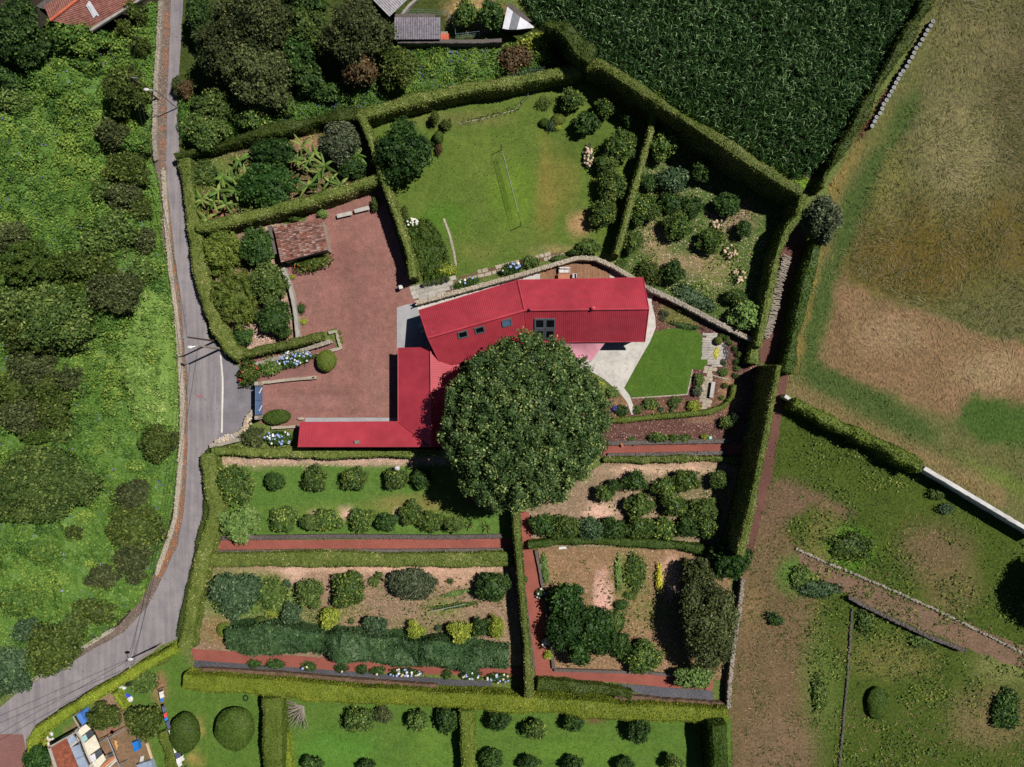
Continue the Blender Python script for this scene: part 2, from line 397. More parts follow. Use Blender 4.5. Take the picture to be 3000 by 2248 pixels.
KIND = {  # leaf material, leaf size m, cover, lobe size factor, tilt, hull
    'plane': ('leaf_plane', 0.30, 1.9, .085, .85, 0.62), 'dark': ('leaf_dark', 0.34, 1.84, .34, .7, 0.58), 'deep': ('leaf_deep', 0.39, 1.84, .3, .7, 0.60),
    'citrus': ('leaf_citrus', 0.31, 1.68, .38, .8, 0.53), 'lime': ('leaf_lime', 0.31, 1.68, .4, .7, 0.50), 'olive': ('leaf_olive', 0.31, 2.08, .34, .8, 0.58),
    'heath': ('leaf_heath', 0.34, 1.92, .36, .9, 0.56), 'mid': ('leaf_mid', 0.35, 1.84, .36, .8, 0.56), 'blue': ('leaf_blue', 0.34, 1.60, .36, .8, 0.53),
    'grey': ('leaf_grey', 0.29, 1.92, .3, .8, 0.58), 'clip': ('leaf_clip', .15, 2.40, 0, .55, .95), 'clipd': ('leaf_clipd', .16, 2.40, 0, .55, .95),
    'fig': ('leaf_fig', 0.47, 1.52, .36, .6, 0.56), 'dead': ('leaf_dead', 0.34, 1.44, .4, 1.0, 0.48), 'twig': ('leaf_twig', 0.44, 0.96, .4, 1.2, 0.00), 'vine': ('leaf_vine', 0.33, 1.92, .4, .7, 0.64),
    'bushy': ('leaf_clip', 0.26, 1.84, .2, .7, 0.64), 'bushyd': ('leaf_clipd', 0.26, 1.84, .2, .7, 0.64), 'vinedk': ('leaf_vine', 0.33, 1.92, .3, .7, 0.64),
    'hyd': ('leaf_dark', 0.26, 1.84, .4, .6, 0.60), 'loose': ('leaf_mid', 0.31, 1.04, .42, .9, 0.00), 'loosed': ('leaf_dark', 0.31, 1.20, .4, .9, 0.28), 'yellow': ('leaf_yellow', 0.26, 1.76, .4, .6, 0.56), 'purple': ('leaf_purple', 0.29, 1.44, .4, .7, 0.48),
}
def crown_geo(g, c, rx, ry, rz, kind, rng, dens=1.0, rot=0.0, flat=.55):
    """a crown of leaf-sized faces in uneven lobes about centre c"""
    mat, ls, cov, lf, tilt, hull = KIND[kind]
    if lf > 0: rx, ry = rx * 1.08, ry * 1.08
    R = (rx * ry) ** .5; cr, sr = math.cos(rot), math.sin(rot)
    def xf(U):
        U = U * np.array([rx, ry, rz]); return np.c_[U[:, 0] * cr - U[:, 1] * sr, U[:, 0] * sr + U[:, 1] * cr, U[:, 2]] + np.asarray(c)
    ls = min(ls, max(.11, R * .2))
    if lf == 0:                                           # clipped: one smooth body
        V, T = ICO[3]; k = 1 + .07 * (vnoise(V * 2.2, 1, int(R * 97)) - .5) * 2
        V2 = xf(V * k[:, None] * .97); g.add(V2, None, T, lv=.5)
        P, N, A = sample(V2, T, 100, rng); n = int(A * cov / (ls * ls * .6) * dens)
        P, N, A = sample(V2, T, n, rng)
        s = np.sign(((P - np.asarray(c)) * N).sum(1)); N = N * s[:, None]
        leaves(g, P + N * .03, N, ls, rng, tilt, lv=.5 + .5 * (fbm(P, .9, 3) - .5) + rng.uniform(-.4, .4, n)); return
    lr = min(max(lf * R * .95, .26), 1.2); ratio = lr / R
    K = int(max(9, min(520, (2.2 if R < 4 else 3.2) / ratio ** 2)))
    D = fib(K, -.45, rng); D = unit(D + rng.normal(size=(K, 3)) * .8 / K ** .5)
    rl = ratio * rng.uniform(.62, 1.45, K)
    big = vnoise(D * 1.6 + rng.random() * 50, 1.0, int(rng.integers(1, 99)))
    C = D * ((1.0 - rl * rng.uniform(.7, 1.1, K)) * ((.7 + .52 * big) if R < 6 else (.86 + .24 * big)) * rng.uniform(.9, 1.08, K))[:, None]
    area = 4 * math.pi * (rl * R) ** 2
    n_each = np.maximum(6, (area * .62 * cov / (ls * ls * .6) * dens * .42).astype(int))
    idx = np.repeat(np.arange(K), n_each); n = len(idx)
    U = unit(rng.normal(size=(n, 3))); U[:, 2] = np.abs(U[:, 2]) * np.where(rng.random(n) < .82, 1, -1)
    rad = rng.uniform(.6, 1.15, n)[:, None]
    P = C[idx] + U * rl[idx][:, None] * rad
    keep = np.ones(n, bool)
    for j in range(K):
        d = np.linalg.norm(P - C[j], axis=1); keep &= (d > rl[j] * .7) | (idx == j)
    P = P[keep]; U = U[keep]; idx = idx[keep]
    Pw = xf(P); Nw = U * np.array([1, 1, 1.0]); Nw[:, 2] += .45
    lobe_l = rng.uniform(-.2, .2, K)
    lv = .45 + lobe_l[idx] + .3 * (fbm(Pw, .5, 11) - .5) + rng.normal(size=len(Pw)) * .27
    leaves(g, Pw, unit(Nw), ls, rng, tilt, lv=lv)
    if hull > 0:
        V2, T2 = ICO[2]; Vc = xf(V2 * (.66 if R < 6 else .78)); P, N, A = sample(Vc, T2, 40, rng); n = int(A * .6 / (ls * ls * .6)); P, N, A = sample(Vc, T2, n, rng)
        N = N * np.where(((P - np.asarray(c)) * N).sum(1) < 0, -1, 1)[:, None]; m_ = N[:, 2] > -.2; P, N = P[m_], N[m_]
        leaves(g, P + N * rng.uniform(0, .25, len(P))[:, None], N, ls, rng, .9, lv=.45 + rng.normal(size=len(P)) * .25)
        V, T = ICO[1]
        for j in range(K): g.add(xf(C[j] + V * rl[j] * hull), None, T, lv=.42)
        g.add(xf(V2 * (.62 if R < 6 else .74)), None, T2, lv=.42)
def trunk_geo(g, x, y, h, r, rng, spread=1.0, limbs=4):
    top = h * .55
    lean = rng.normal(size=2) * .05 * h
    g.tube([(x, y, -.05), (x, y, .12), (x + lean[0] * .4, y + lean[1] * .4, top * .5), (x + lean[0], y + lean[1], top)], [r * 1.5, r * 1.1, r * .85, r * .6], 8)
    for k in range(limbs):
        a = 6.283 * (k + rng.random() * .6) / limbs; d = spread * .6
        g.tube([(x + lean[0] * .8, y + lean[1] * .8, top * .8), (x + math.cos(a) * d * .5, y + math.sin(a) * d * .5, top + (h - top) * .35),
                (x + math.cos(a) * d, y + math.sin(a) * d, top + (h - top) * .6)], [r * .55, r * .4, r * .18], 6)
NTREE = [0]
def tree(label, px, py, rx, ry, h, kind, name='tree', cat='tree', rot=0.0, dens=1.0, zb=None, group=None, bark='bark'):
    """crown seen at (px,py) with radii in photo pixels; the base stands straight below the crown on the ground"""
    NTREE[0] += 1; rng = np.random.default_rng(1000 + NTREE[0])
    zb = h * .18 if zb is None else zb
    zc = zb + (h - zb) * .45; k = (H - zc) / H / PPM
    x, y = W(px, py, zc); root = empty(name, (x, y, 0), label, cat, group)
    g = G(); X, Y, Z = rx * k, ry * k, (h - zb) * .52
    if KIND[kind][3] == 0 or name == 'great_tree': crown_geo(g, (x, y, zc), X, Y, Z, kind, rng, dens, -rot)
    else:                                                  # an uneven crown: one main mass and several limbs' worth of side masses
        crown_geo(g, (x, y, zc + Z * .05), X * .84, Y * .84, Z * .95, kind, rng, dens, -rot); a0 = rng.random() * 6.283; ns = int(rng.integers(3, 6))
        for i in range(ns):
            a_ = a0 + 6.283 * (i + rng.uniform(-.25, .25)) / ns; f = rng.uniform(.38, .56); d_ = rng.uniform(.98, 1.14) - f
            u, v = math.cos(a_) * d_ * X, math.sin(a_) * d_ * Y; c_, s_ = math.cos(-rot), math.sin(-rot)
            crown_geo(g, (x + c_ * u - s_ * v, y + s_ * u + c_ * v, zc - Z * rng.uniform(-.1, .4)), X * f, Y * f, Z * rng.uniform(.42, .62), kind, rng, dens)
    g.make('crown', KIND[kind][0], root)
    g = G(); trunk_geo(g, x, y, max(zc, .5), max(.04, min(.55, rx * k * .055)), rng, min(rx, ry) * k * .7, 3 if rx < 40 else 5)
    g.make('trunk', bark, root)
    return root
def shrub(label, px, py, rx, ry, h, kind, name='shrub', cat='shrub', rot=0.0, dens=1.0, group=None):
    NTREE[0] += 1; rng = np.random.default_rng(1000 + NTREE[0])
    zc = h * .45; k = (H - zc) / H / PPM; x, y = W(px, py, zc); g = G()
    crown_geo(g, (x, y, zc), rx * k, ry * k, h * .53, kind, rng, dens, -rot)
    return g.make(name, KIND[kind][0], org=(x, y, 0), label=label, cat=cat, group=group)
FLOWER = {}
def flower_mesh(mat):
    if mat not in FLOWER:
        g = G(); g.blob((0, 0, 0), 1, 2, .22, 5); o = g.make('flower_head', mat); FLOWER[mat] = o.data; bpy.data.objects.remove(o)
    return FLOWER[mat]
def flowering(label, px, py, rx, ry, h, kind, flowers, name='hydrangea', cat='shrub', rot=0.0, fr=.16, part='flower_head'):
    """a bush with flower heads sitting on its leaves; flowers = [(material, count)]"""
    NTREE[0] += 1; rng = np.random.default_rng(1000 + NTREE[0])
    zc = h * .45; k = (H - zc) / H / PPM; x, y = W(px, py, zc); root = empty(name, (x, y, 0), label, cat)
    g = G(); crown_geo(g, (x, y, zc), rx * k, ry * k, h * .5, kind, rng, 1.0, -rot); g.make('foliage', KIND[kind][0], root)
    c, s = math.cos(-rot), math.sin(-rot)
    for mat, n in flowers:
        me = flower_mesh(mat)
        for i in range(n):
            a = rng.random() * 6.283; q = rng.random() ** .5 * .92; u, v = q * math.cos(a), q * math.sin(a)
            X, Y = u * rx * k, v * ry * k; z = zc + h * .5 * math.sqrt(max(.05, 1 - q * q)) * 1.0 + .02
            sc = fr * rng.uniform(.75, 1.25)
            share(me, part, root, (c * X - s * Y, s * X + c * Y, z), (0, 0, rng.random() * 6), (sc, sc, sc * .75))
    return root
def catmull(pts, step):
    pts = [np.asarray(p, float) for p in pts]; out = []
    for i in range(len(pts) - 1):
        n = max(1, int(np.linalg.norm(pts[i + 1] - pts[i]) / step))
        for k in range(n): out.append(pts[i] + (pts[i + 1] - pts[i]) * k / n)
    out.append(pts[-1]); return np.array(out)
def hedge(label, pts, wd, h, mat='leaf_hedge', ls=.22, cov=1.5, bump=.2, name='hedge', cat='hedge', rough=.12, taper=.8):
    """pts: photo pixels along the middle of the hedge's top"""
    NTREE[0] += 1; rng = np.random.default_rng(2000 + NTREE[0])
    hs = h if hasattr(h, '__len__') else [h] * len(pts)
    c = catmull([(*W(p[0], p[1], hh), hh) for p, hh in zip(pts, hs)], .55); m = len(c)
    d = np.gradient(c[:, :2], axis=0); d /= np.maximum(np.linalg.norm(d, axis=1, keepdims=True), 1e-9)
    nrm = np.c_[-d[:, 1], d[:, 0]]
    prof = [(-.5 / taper * 1.0, -.02), (-.54, .35), (-.53, .7), (-.5, .9), (-.36, 1.0), (0, 1.02), (.36, 1.0), (.5, .9), (.53, .7), (.54, .35), (.5 / taper * 1.0, -.02)]
    V = np.concatenate([np.c_[c[:, :2] + nrm * (u * wd), c[:, 2] * z] for u, z in prof]).reshape(len(prof), m, 3).transpose(1, 0, 2).reshape(-1, 3)
    np_ = len(prof); off = (fbm(V, .9, NTREE[0], 3) - .5) * 2 * bump + (fbm(V, .25, NTREE[0] + 5, 2) - .5) * 2 * bump * (1 + rough * 3)
    dirn = np.repeat(nrm, np_, 0) * np.tile(np.array([np.sign(u) for u, z in prof]), m)[:, None]
    V[:, :2] += dirn * off[:, None]; V[:, 2] += off * np.tile(np.array([z if z > .5 else 0 for u, z in prof]), m) * (1 + rough)
    V[:, 2] = np.maximum(V[:, 2], -.02)
    T = []
    for i in range(m - 1):
        for j in range(np_ - 1):
            a, b = i * np_ + j, i * np_ + j + 1; T += [(a, a + np_, b), (b, a + np_, b + np_)]
    for e in (0, m - 1):
        for j in range(1, np_ - 1): T.append((e * np_, e * np_ + j, e * np_ + j + 1) if e == 0 else (e * np_, e * np_ + j + 1, e * np_ + j))
    T = np.array(T); g = G(); g.add(V, None, T, lv=.45)
    P, N, A = sample(V, T, 50, rng); n = int(A * cov / (ls * ls * .62)); P, N, A = sample(V, T, n, rng)
    mid = c[np.clip(np.searchsorted(np.arange(m), np.zeros(n)), 0, m - 1)]
    # make the normals point outward (away from the nearest centreline point)
    jj = np.argmin(((P[:, None, :2] - c[None, ::3, :2]) ** 2).sum(2), 1) * 3 if n < 40000 else np.zeros(n, int)
    out = np.c_[P[:, :2] - c[jj, :2], (P[:, 2] - c[jj, 2] * .5)]; N = N * np.where((out * N).sum(1) < 0, -1, 1)[:, None]
    lv = .42 + .8 * (fbm(P, .3, 31) - .5) + .6 * (fbm(P, 1.6, 33) - .5) + rng.normal(size=n) * .2
    leaves(g, P + N * rng.uniform(-.02, .09 + rough * .25, n)[:, None], N, ls, rng, .75, lv=lv)
    o = c[m // 2].copy(); o[2] = 0
    return g.make(name, mat, org=tuple(o), label=label, cat=cat)

# ------------------------------------------------------------------ polygons on the ground
def wpoly(px, z=0): return np.array([W(x, y, z) for x, y in px])
def inside(P, poly):
    x, y = P[:, 0], P[:, 1]; r = np.zeros(len(P), bool); n = len(poly)
    for i in range(n):
        x1, y1 = poly[i]; x2, y2 = poly[(i + 1) % n]
        if y1 == y2: continue
        r ^= ((y1 > y) != (y2 > y)) & (x < (x2 - x1) * (y - y1) / (y2 - y1) + x1)
    return r
def sdist(P, poly):
    d = np.full(len(P), 1e9); n = len(poly); P = P[:, :2]
    for i in range(n):
        a, b = poly[i], poly[(i + 1) % n]; ab = b - a; t = np.clip(((P - a) @ ab) / max(ab @ ab, 1e-9), 0, 1)
        d = np.minimum(d, np.linalg.norm(P - a - t[:, None] * ab, axis=1))
    return np.where(inside(P, poly), d, -d)
def fray(poly, amp, step=.7, seed=1):
    out = []; n = len(poly)
    for i in range(n):
        a, b = poly[i], poly[(i + 1) % n]; L = np.linalg.norm(b - a); k = max(1, int(L / step)); nn = np.array([-(b - a)[1], (b - a)[0]]) / max(L, 1e-9)
        for j in range(k):
            p = a + (b - a) * j / k
            out.append(p + nn * ((fbm(np.array([p]), .8, seed, 3)[0] - .5) * 2 * amp if amp else 0))
    return np.array(out)
ZL = [0.012]
def zup(): ZL[0] += .004; return ZL[0]
def patch(name, px, mat, amp=0.0, label=None, cat=None, kind='structure', z=None, th=0.0):
    z = zup() if z is None else z; P = fray(wpoly(px), amp, .6 if amp else 50)
    g = G()
    if th: g.prism([tuple(p) for p in P], .0, z + th)
    else:
        tr = geometry.tessellate_polygon([[Vector((x, y, 0)) for x, y in P]]); V = np.c_[P, np.full(len(P), z)]
        T = np.array(tr); a, b, c = V[T[:, 0]], V[T[:, 1]], V[T[:, 2]]; fl = np.cross(b - a, c - a)[:, 2] < 0; T[fl] = T[fl][:, ::-1]
        g.add(V, None, T)
    return g.make(name, mat, label=label, cat=cat, kind=kind)
def field(name, px, base, zones, mat='turf', spacing=.8, amp=.25, label=None, cat=None, kind='structure'):
    """a ground sheet whose colour zones (soil, straw, turf) run softly into each other"""
    z = zup(); B = fray(wpoly(px), amp, spacing); lo, hi = B.min(0), B.max(0)
    X, Y = np.meshgrid(np.arange(lo[0], hi[0], spacing), np.arange(lo[1], hi[1], spacing)); I = np.c_[X.ravel(), Y.ravel()] + RNG.uniform(-.3, .3, (X.size, 2)) * spacing
    I = I[sdist(I, B) > spacing * .4]; n = len(B)
    vs = [Vector(p) for p in B] + [Vector(p) for p in I]
    r = geometry.delaunay_2d_cdt(vs, [(i, (i + 1) % n) for i in range(n)], [], 1, 1e-4, False)
    V = np.array([[v[0], v[1]] for v in r[0]]); T = np.array(r[2]); T = T[inside(V[T].mean(1), B)]
    col = np.tile(np.array(lin(base)), (len(V), 1))
    wob = (fbm(V, .22, 3) - .5) * 2.6 + (fbm(V, .9, 9) - .5) * 1.6
    for zn in zones:
        if zn[0] == 'e':
            _, cx, cy, rx, ry, hexc, st = zn; c = np.array(W(cx, cy)); d = 1 - np.hypot((V[:, 0] - c[0]) / (rx / PPM), (V[:, 1] - c[1]) / (ry / PPM))
            f = np.clip(.5 + d * 1.2 + wob * .22, 0, 1) * st
        else:
            poly, hexc, soft = zn; f = np.clip(.5 + (sdist(V, wpoly(poly)) + wob * soft) / (2 * soft), 0, 1)
        f = (f * f * (3 - 2 * f))[:, None]; col = col * (1 - f) + np.array(lin(hexc)) * f
    g = G(); a, b, c = V[T[:, 0]], V[T[:, 1]], V[T[:, 2]]
    fl = ((b - a)[:, 0] * (c - a)[:, 1] - (b - a)[:, 1] * (c - a)[:, 0]) < 0; T[fl] = T[fl][:, ::-1]
    g.add(np.c_[V, np.full(len(V), z)], None, T, col=col)
    return g.make(name, mat, label=label, cat=cat, kind=kind)
def scatter_pts(px, dens, rng, z=0):
    B = wpoly(px, z); lo, hi = B.min(0), B.max(0); n = int((hi - lo).prod() * dens)
    P = rng.uniform(lo, hi, (n, 2)); P = P[inside(P, B)]
    return P
def tufts(name, px, dens, size, mat, label, cat, seed=1, hmax=.35, flat=.6, aspect=.22, patchy=0.0, swirl=False, parent=None, z0=.06):
    """short blades or fallen leaves nobody could count"""
    rng = np.random.default_rng(seed); P = scatter_pts(px, dens, rng)
    if patchy: P = P[fbm(P, .28, seed, 3) > .38 + patchy * .25]
    n = len(P); g = G()
    if swirl:
        a = fbm(P, .09, seed + 2, 2) * 14 + rng.normal(size=n) * .45
    else: a = rng.uniform(0, 6.283, n)
    L = size * rng.uniform(.5, 1.4, n); el = np.abs(rng.normal(size=n)) * (1 - flat)
    t = np.c_[np.cos(a) * np.cos(el), np.sin(a) * np.cos(el), np.sin(el)]; b = np.c_[-np.sin(a), np.cos(a), rng.normal(size=n) * .3]
    base = np.c_[P, z0 + rng.uniform(0, hmax, n) * vnoise(P, .6, seed)]
    w = (L * aspect * .5)[:, None]; L = L[:, None]
    V = np.stack([base - b * w * .6, base + t * L * .5 + b * w + np.array([0, 0, .02]), base + t * L, base + t * L * .5 - b * w], 1).reshape(-1, 3)
    lv = .5 + .7 * (fbm(P, .25, seed + 7) - .5) + rng.normal(size=n) * .22
    g.add(V, np.arange(4 * n).reshape(n, 4), lv=np.repeat(np.clip(lv, 0, 1), 4))
    return g.make(name, mat, parent=parent, label=label, cat=cat, kind='stuff')
def mound(name, px, hmax, mat, ls, label, cat, seed=1, spacing=.6, cov=2.2, edge=1.5, flowers=None, sc=.16, z0=.12, tilt=.75, aspect=.62, humps=0, hr=(.5, 1.5)):
    """a rolling mass of creeper or undergrowth over the ground: one uncountable body of leaves"""
    rng = np.random.default_rng(seed); B = fray(wpoly(px), .3, .8, seed); lo, hi = B.min(0), B.max(0)
    X, Y = np.meshgrid(np.arange(lo[0], hi[0], spacing), np.arange(lo[1], hi[1], spacing)); I = np.c_[X.ravel(), Y.ravel()]
    I = I[sdist(I, B) > spacing * .3]; n = len(B)
    r = geometry.delaunay_2d_cdt([Vector(p) for p in B] + [Vector(p) for p in I], [(i, (i + 1) % n) for i in range(n)], [], 1, 1e-4, False)
    V = np.array([[v[0], v[1]] for v in r[0]]); T = np.array(r[2]); T = T[inside(V[T].mean(1), B)]
    e = np.clip(sdist(V, B) / edge, 0, 1)
    zz = z0 * .4 + e * (z0 + hmax * (.6 * fbm(V, sc, seed, 2) ** 1.6 * 1.5 + .5 * np.abs(fbm(V, sc * 2.6, seed + 3, 3) - .5) * 1.6))
    V = np.c_[V, zz]; a, b, c = V[T[:, 0]], V[T[:, 1]], V[T[:, 2]]; fl = np.cross(b - a, c - a)[:, 2] < 0; T[fl] = T[fl][:, ::-1]
    g = G(); g.add(V, None, T, lv=.4)
    P, N, A = sample(V, T, 50, rng); n = int(A * cov / (ls * ls * .62)); P, N, A = sample(V, T, n, rng)
    lv = .48 + .9 * (fbm(P[:, :2], .1, seed + 4) - .5) + .6 * (fbm(P[:, :2], .7, seed + 5) - .5) + rng.normal(size=n) * .13
    clump = fbm(P[:, :2], 1.1, seed + 8, 2)[:, None]
    leaves(g, P + N * (rng.uniform(0, .22, n)[:, None] + clump * 1.1 - .45), N, ls, rng, tilt, aspect, lv=lv)
    if humps:
        C, _, _ = sample(V, T, humps, rng); C = C[sdist(C, B) > .8]; R_ = rng.uniform(hr[0], hr[1], len(C)) * rng.uniform(.6, 1, len(C))
        for c_, r_ in zip(C, R_):
            n = int(4 * r_ * r_ * cov * 1.0 / (ls * ls * .62)); U = unit(rng.normal(size=(n, 3))); U[:, 2] = np.abs(U[:, 2]); s3 = np.array([1, rng.uniform(.7, 1.2), rng.uniform(.7, 1.1)])
            p_ = c_ + U * s3 * r_ * rng.uniform(.75, 1.1, n)[:, None]; base = .45 + rng.uniform(-.25, .3) + .5 * (vnoise(c_[None, :2], .12, seed + 4)[0] - .5)
            leaves(g, p_, unit(U + np.array([0, 0, .4])), ls, rng, tilt, aspect, lv=base + rng.normal(size=n) * .15)
            v_, t_ = ICO[1]; g.add(c_ + v_ * r_ * .72 * s3, None, t_, lv=.4)
    o = g.make(name, mat, label=label, cat=cat, kind='stuff')
    if flowers:
        fm, cnt, size = flowers; P, N, A = sample(V, T, cnt * 3, rng); P = P[fbm(P[:, :2], .18, seed + 20) > .5][:cnt]
        g = G(); leaves(g, P + np.array([0, 0, .3]), np.tile([0, 0, 1.0], (len(P), 1)), size, rng, .5, .9)
        f = g.make('flowers', fm, parent=o); tag(f, kind='stuff')
    return o
# ------------------------------------------------------------------ the ground, fields, road and paths
g = G(); g.add([(-420, -420, 0), (420, -420, 0), (420, 420, 0), (-420, 420, 0)], [(0, 1, 2, 3)], col=lin('#5d6a38'))
g.make('ground', 'turf_coarse', label='rough grassy ground lying under and around all the plots', cat='ground', kind='structure')
patch('wild_slope', [(-200, -200), (500, -200), (470, 300), (500, 700), (540, 1250), (500, 1600), (360, 1830), (120, 1985), (-200, 2150)], 'soil_dark', label='dark soil of the overgrown slope beyond the road', cat='slope')
field('hay_field', [(2735, -120), (3150, -120), (3150, 1620), (2720, 1378), (2300, 1158), (2310, 1090), (2330, 1000), (2352, 886), (2385, 780), (2440, 650), (2425, 545), (2520, 384), (2655, 158)], '#5c5e38', [
    ('e', 2850, 680, 320, 150, '#5a5128', .9), ('e', 2650, 780, 200, 100, '#5b4f26', .8), ('e', 2990, 300, 120, 300, '#565136', .8), ('e', 2800, 430, 130, 200, '#75704c', .8), ('e', 2850, 120, 140, 120, '#6b6644', .7), ('e', 2600, 500, 60, 160, '#6d6a3c', .7),
    ([(2471, 827), (2652, 900), (2788, 949), (2924, 999), (3150, 1030), (3150, 1210), (2847, 1152), (2801, 1225), (2700, 1200), (2607, 1148), (2494, 1107), (2403, 1057), (2417, 999), (2444, 886), (2430, 760), (2470, 720)], '#7a6549', .5),
    ('e', 2600, 980, 110, 60, '#8c795c', .6), ('e', 2900, 1090, 110, 60, '#948262', .6),
    ([(2400, 800), (2440, 740), (2470, 600), (2560, 430), (2640, 300), (2690, 250), (2700, 330), (2590, 480), (2520, 640), (2440, 860), (2410, 1000), (2395, 1060), (2490, 1115), (2600, 1160), (2755, 1260), (2740, 1310), (2560, 1230), (2390, 1140), (2335, 1100), (2350, 1000)], '#43542a', .5),
    ([(2847, 1152), (3150, 1220), (3150, 1340), (2900, 1300), (2795, 1245)], '#3f5626', .5),
    ([(2790, 1330), (3150, 1470), (3150, 1530), (2900, 1420)], '#5d6a33', .5),
    ([(2305, 1100), (2400, 1160), (2560, 1245), (2750, 1330), (2950, 1440), (2950, 1500), (2720, 1372), (2480, 1250), (2300, 1150)], '#706444', .4),
    ([(2420, 545), (2530, 400), (2545, 400), (2470, 540), (2430, 640), (2375, 900), (2335, 1090), (2318, 1090), (2345, 880), (2400, 700)], '#766a3c', .3)],
    'turf_hay', 1.0, .3, label='hay field with straw, mown brown stubble and green margins', cat='field')
field('meadow', [(2300, 1170), (2725, 1385), (3150, 1620), (3150, 2340), (2130, 2340), (2135, 2060), (2165, 1700), (2200, 1600), (2250, 1400)], '#42521f', [
    ([(2130, 1560), (2230, 1430), (2330, 1580), (2380, 1700), (2400, 1790), (2380, 2340), (2120, 2340)], '#66573f', 1.4),
    ([(2260, 1400), (2300, 1400), (2420, 1450), (2520, 1500), (2480, 1530), (2380, 1490), (2230, 1560), (2240, 1450)], '#665442', .6),
    ('e', 2420, 1600, 60, 120, '#6f6b3c', .7), ('e', 2740, 1620, 110, 90, '#66583f', .8), ('e', 2790, 1730, 90, 80, '#665c3c', .7), ('e', 2600, 1930, 140, 60, '#6d6a3a', .6), ('e', 2900, 2100, 120, 90, '#6a6040', .8),
    ('e', 2400, 2000, 60, 200, '#54652f', .7), ('e', 2330, 1690, 60, 60, '#4a6a2c', .8), ('e', 2490, 1600, 70, 60, '#47751f', .9), ('e', 2280, 2190, 130, 110, '#705e4a', .6), ('e', 2200, 1780, 50, 90, '#766446', .7), ('e', 2950, 1950, 120, 60, '#6a7040', .7)],
    'turf_coarse', 1.0, .2, label='rough green and brown pasture below the white wall', cat='meadow')
patch('dirt_track', [(2335, 1605), (2420, 1650), (2560, 1715), (2700, 1775), (2850, 1835), (3150, 1950), (3150, 2020), (2850, 1905), (2700, 1852), (2560, 1785), (2440, 1718), (2345, 1650)], 'track', .5, 'dry brown dirt track crossing the pasture', 'track')
patch('lane', [(2320, 560), (2360, 700), (2300, 1000), (2312, 1090), (2260, 1400), (2200, 1640), (2175, 1640), (2230, 1350), (2260, 1080), (2215, 1050), (2255, 860), (2300, 690)], 'gravel_dark', .15, 'sunken brown earth lane between the tall hedge and the hay field', 'lane')
patch('corn_field', [(1440, -120), (2760, -120), (2640, 120), (2500, 350), (2400, 530), (2360, 552), (2200, 445), (1930, 285), (1760, 180), (1600, 60)], 'soil_dark', .2, 'dark soil of the corn field', 'field')
field('field_margin', [(1700, 150), (1800, 175), (1950, 262), (2080, 335), (2230, 440), (2390, 535), (2350, 560), (2200, 480), (1930, 300), (1735, 178)], '#6d8a35', [('e', 2200, 400, 60, 40, '#8a9048', .6)], 'turf_coarse', .8, .2, label='bright grass margin between corn and tall hedge', cat='margin')
field('scrub_ground', [(500, -120), (1150, -120), (1600, 60), (1740, 185), (1050, 330), (520, 450)], '#3e4a22', [('e', 1390, 30, 90, 50, '#97805a', .9), ('e', 1370, 220, 90, 40, '#7a5440', .9)], 'turf_coarse', 1.0, .1, label='dark ground of the wooded plot above the garden', cat='ground')
field('lawn', [(1060, 345), (1300, 285), (1500, 260), (1700, 222), (1760, 240), (1915, 330), (1860, 560), (1805, 752), (1730, 745), (1600, 755), (1480, 785), (1340, 812), (1215, 830), (1150, 620), (1085, 440)], '#566a2d', [
    ('e', 1600, 560, 32, 150, '#776f38', .75), ('e', 1660, 520, 40, 110, '#6f6c34', .6), ('e', 1500, 560, 70, 110, '#5f7a2a', .7), ('e', 1300, 640, 70, 50, '#4d6e26', .8), ('e', 1420, 460, 80, 70, '#5d7030', .7), ('e', 1350, 350, 160, 25, '#66683a', .7),
    ('e', 1697, 660, 34, 38, '#9a7f5a', 1.0), ('e', 1560, 690, 80, 30, '#5d6c30', .6), ('e', 1640, 740, 90, 14, '#8a7c54', .8), ('e', 1700, 420, 80, 60, '#4c5f28', .7), ('e', 1640, 290, 130, 40, '#5b6a30', .6), ('e', 1400, 740, 60, 30, '#6a7038', .6)], 'turf', .9, 0, label='large mown lawn with worn straw patches and a net', cat='lawn')
field('orchard_floor', [(1918, 330), (2335, 590), (2290, 700), (2250, 880), (2222, 992), (1900, 855), (1800, 770), (1862, 560)], '#465c2a', [
    ('e', 1970, 770, 60, 30, '#8d7c5c', .7), ('e', 2060, 770, 60, 45, '#857554', .7), ('e', 1960, 540, 40, 40, '#a58a72', .7), ('e', 1920, 700, 40, 60, '#8f7a5c', .7), ('e', 2110, 800, 60, 50, '#6b7040', .7), ('e', 2150, 640, 60, 50, '#7d6d58', .8)], 'soil_litter', .9, 0, label='litter strewn grass under the fruit trees beside the lawn', cat='ground')
field('banana_bed', [(535, 460), (1045, 345), (1112, 520), (565, 670)], '#5b5236', [('e', 620, 640, 60, 40, '#7a5440', .9), ('e', 900, 420, 40, 25, '#9a7660', .8), ('e', 640, 510, 80, 60, '#566a2c', .8), ('e', 760, 600, 70, 40, '#4d662a', .8)], 'soil_litter', .9, 0, label='brown soil of the banana plot', cat='bed')
field('shrub_bed', [(560, 680), (830, 620), (835, 785), (878, 1000), (705, 1048), (600, 905)], '#95806e', [('e', 700, 760, 80, 90, '#6a5a44', .8), ('e', 830, 985, 40, 30, '#7d5f4c', .8)], 'soil_litter', .8, 0, label='bed covered in pale fallen leaves beside the courtyard', cat='bed')
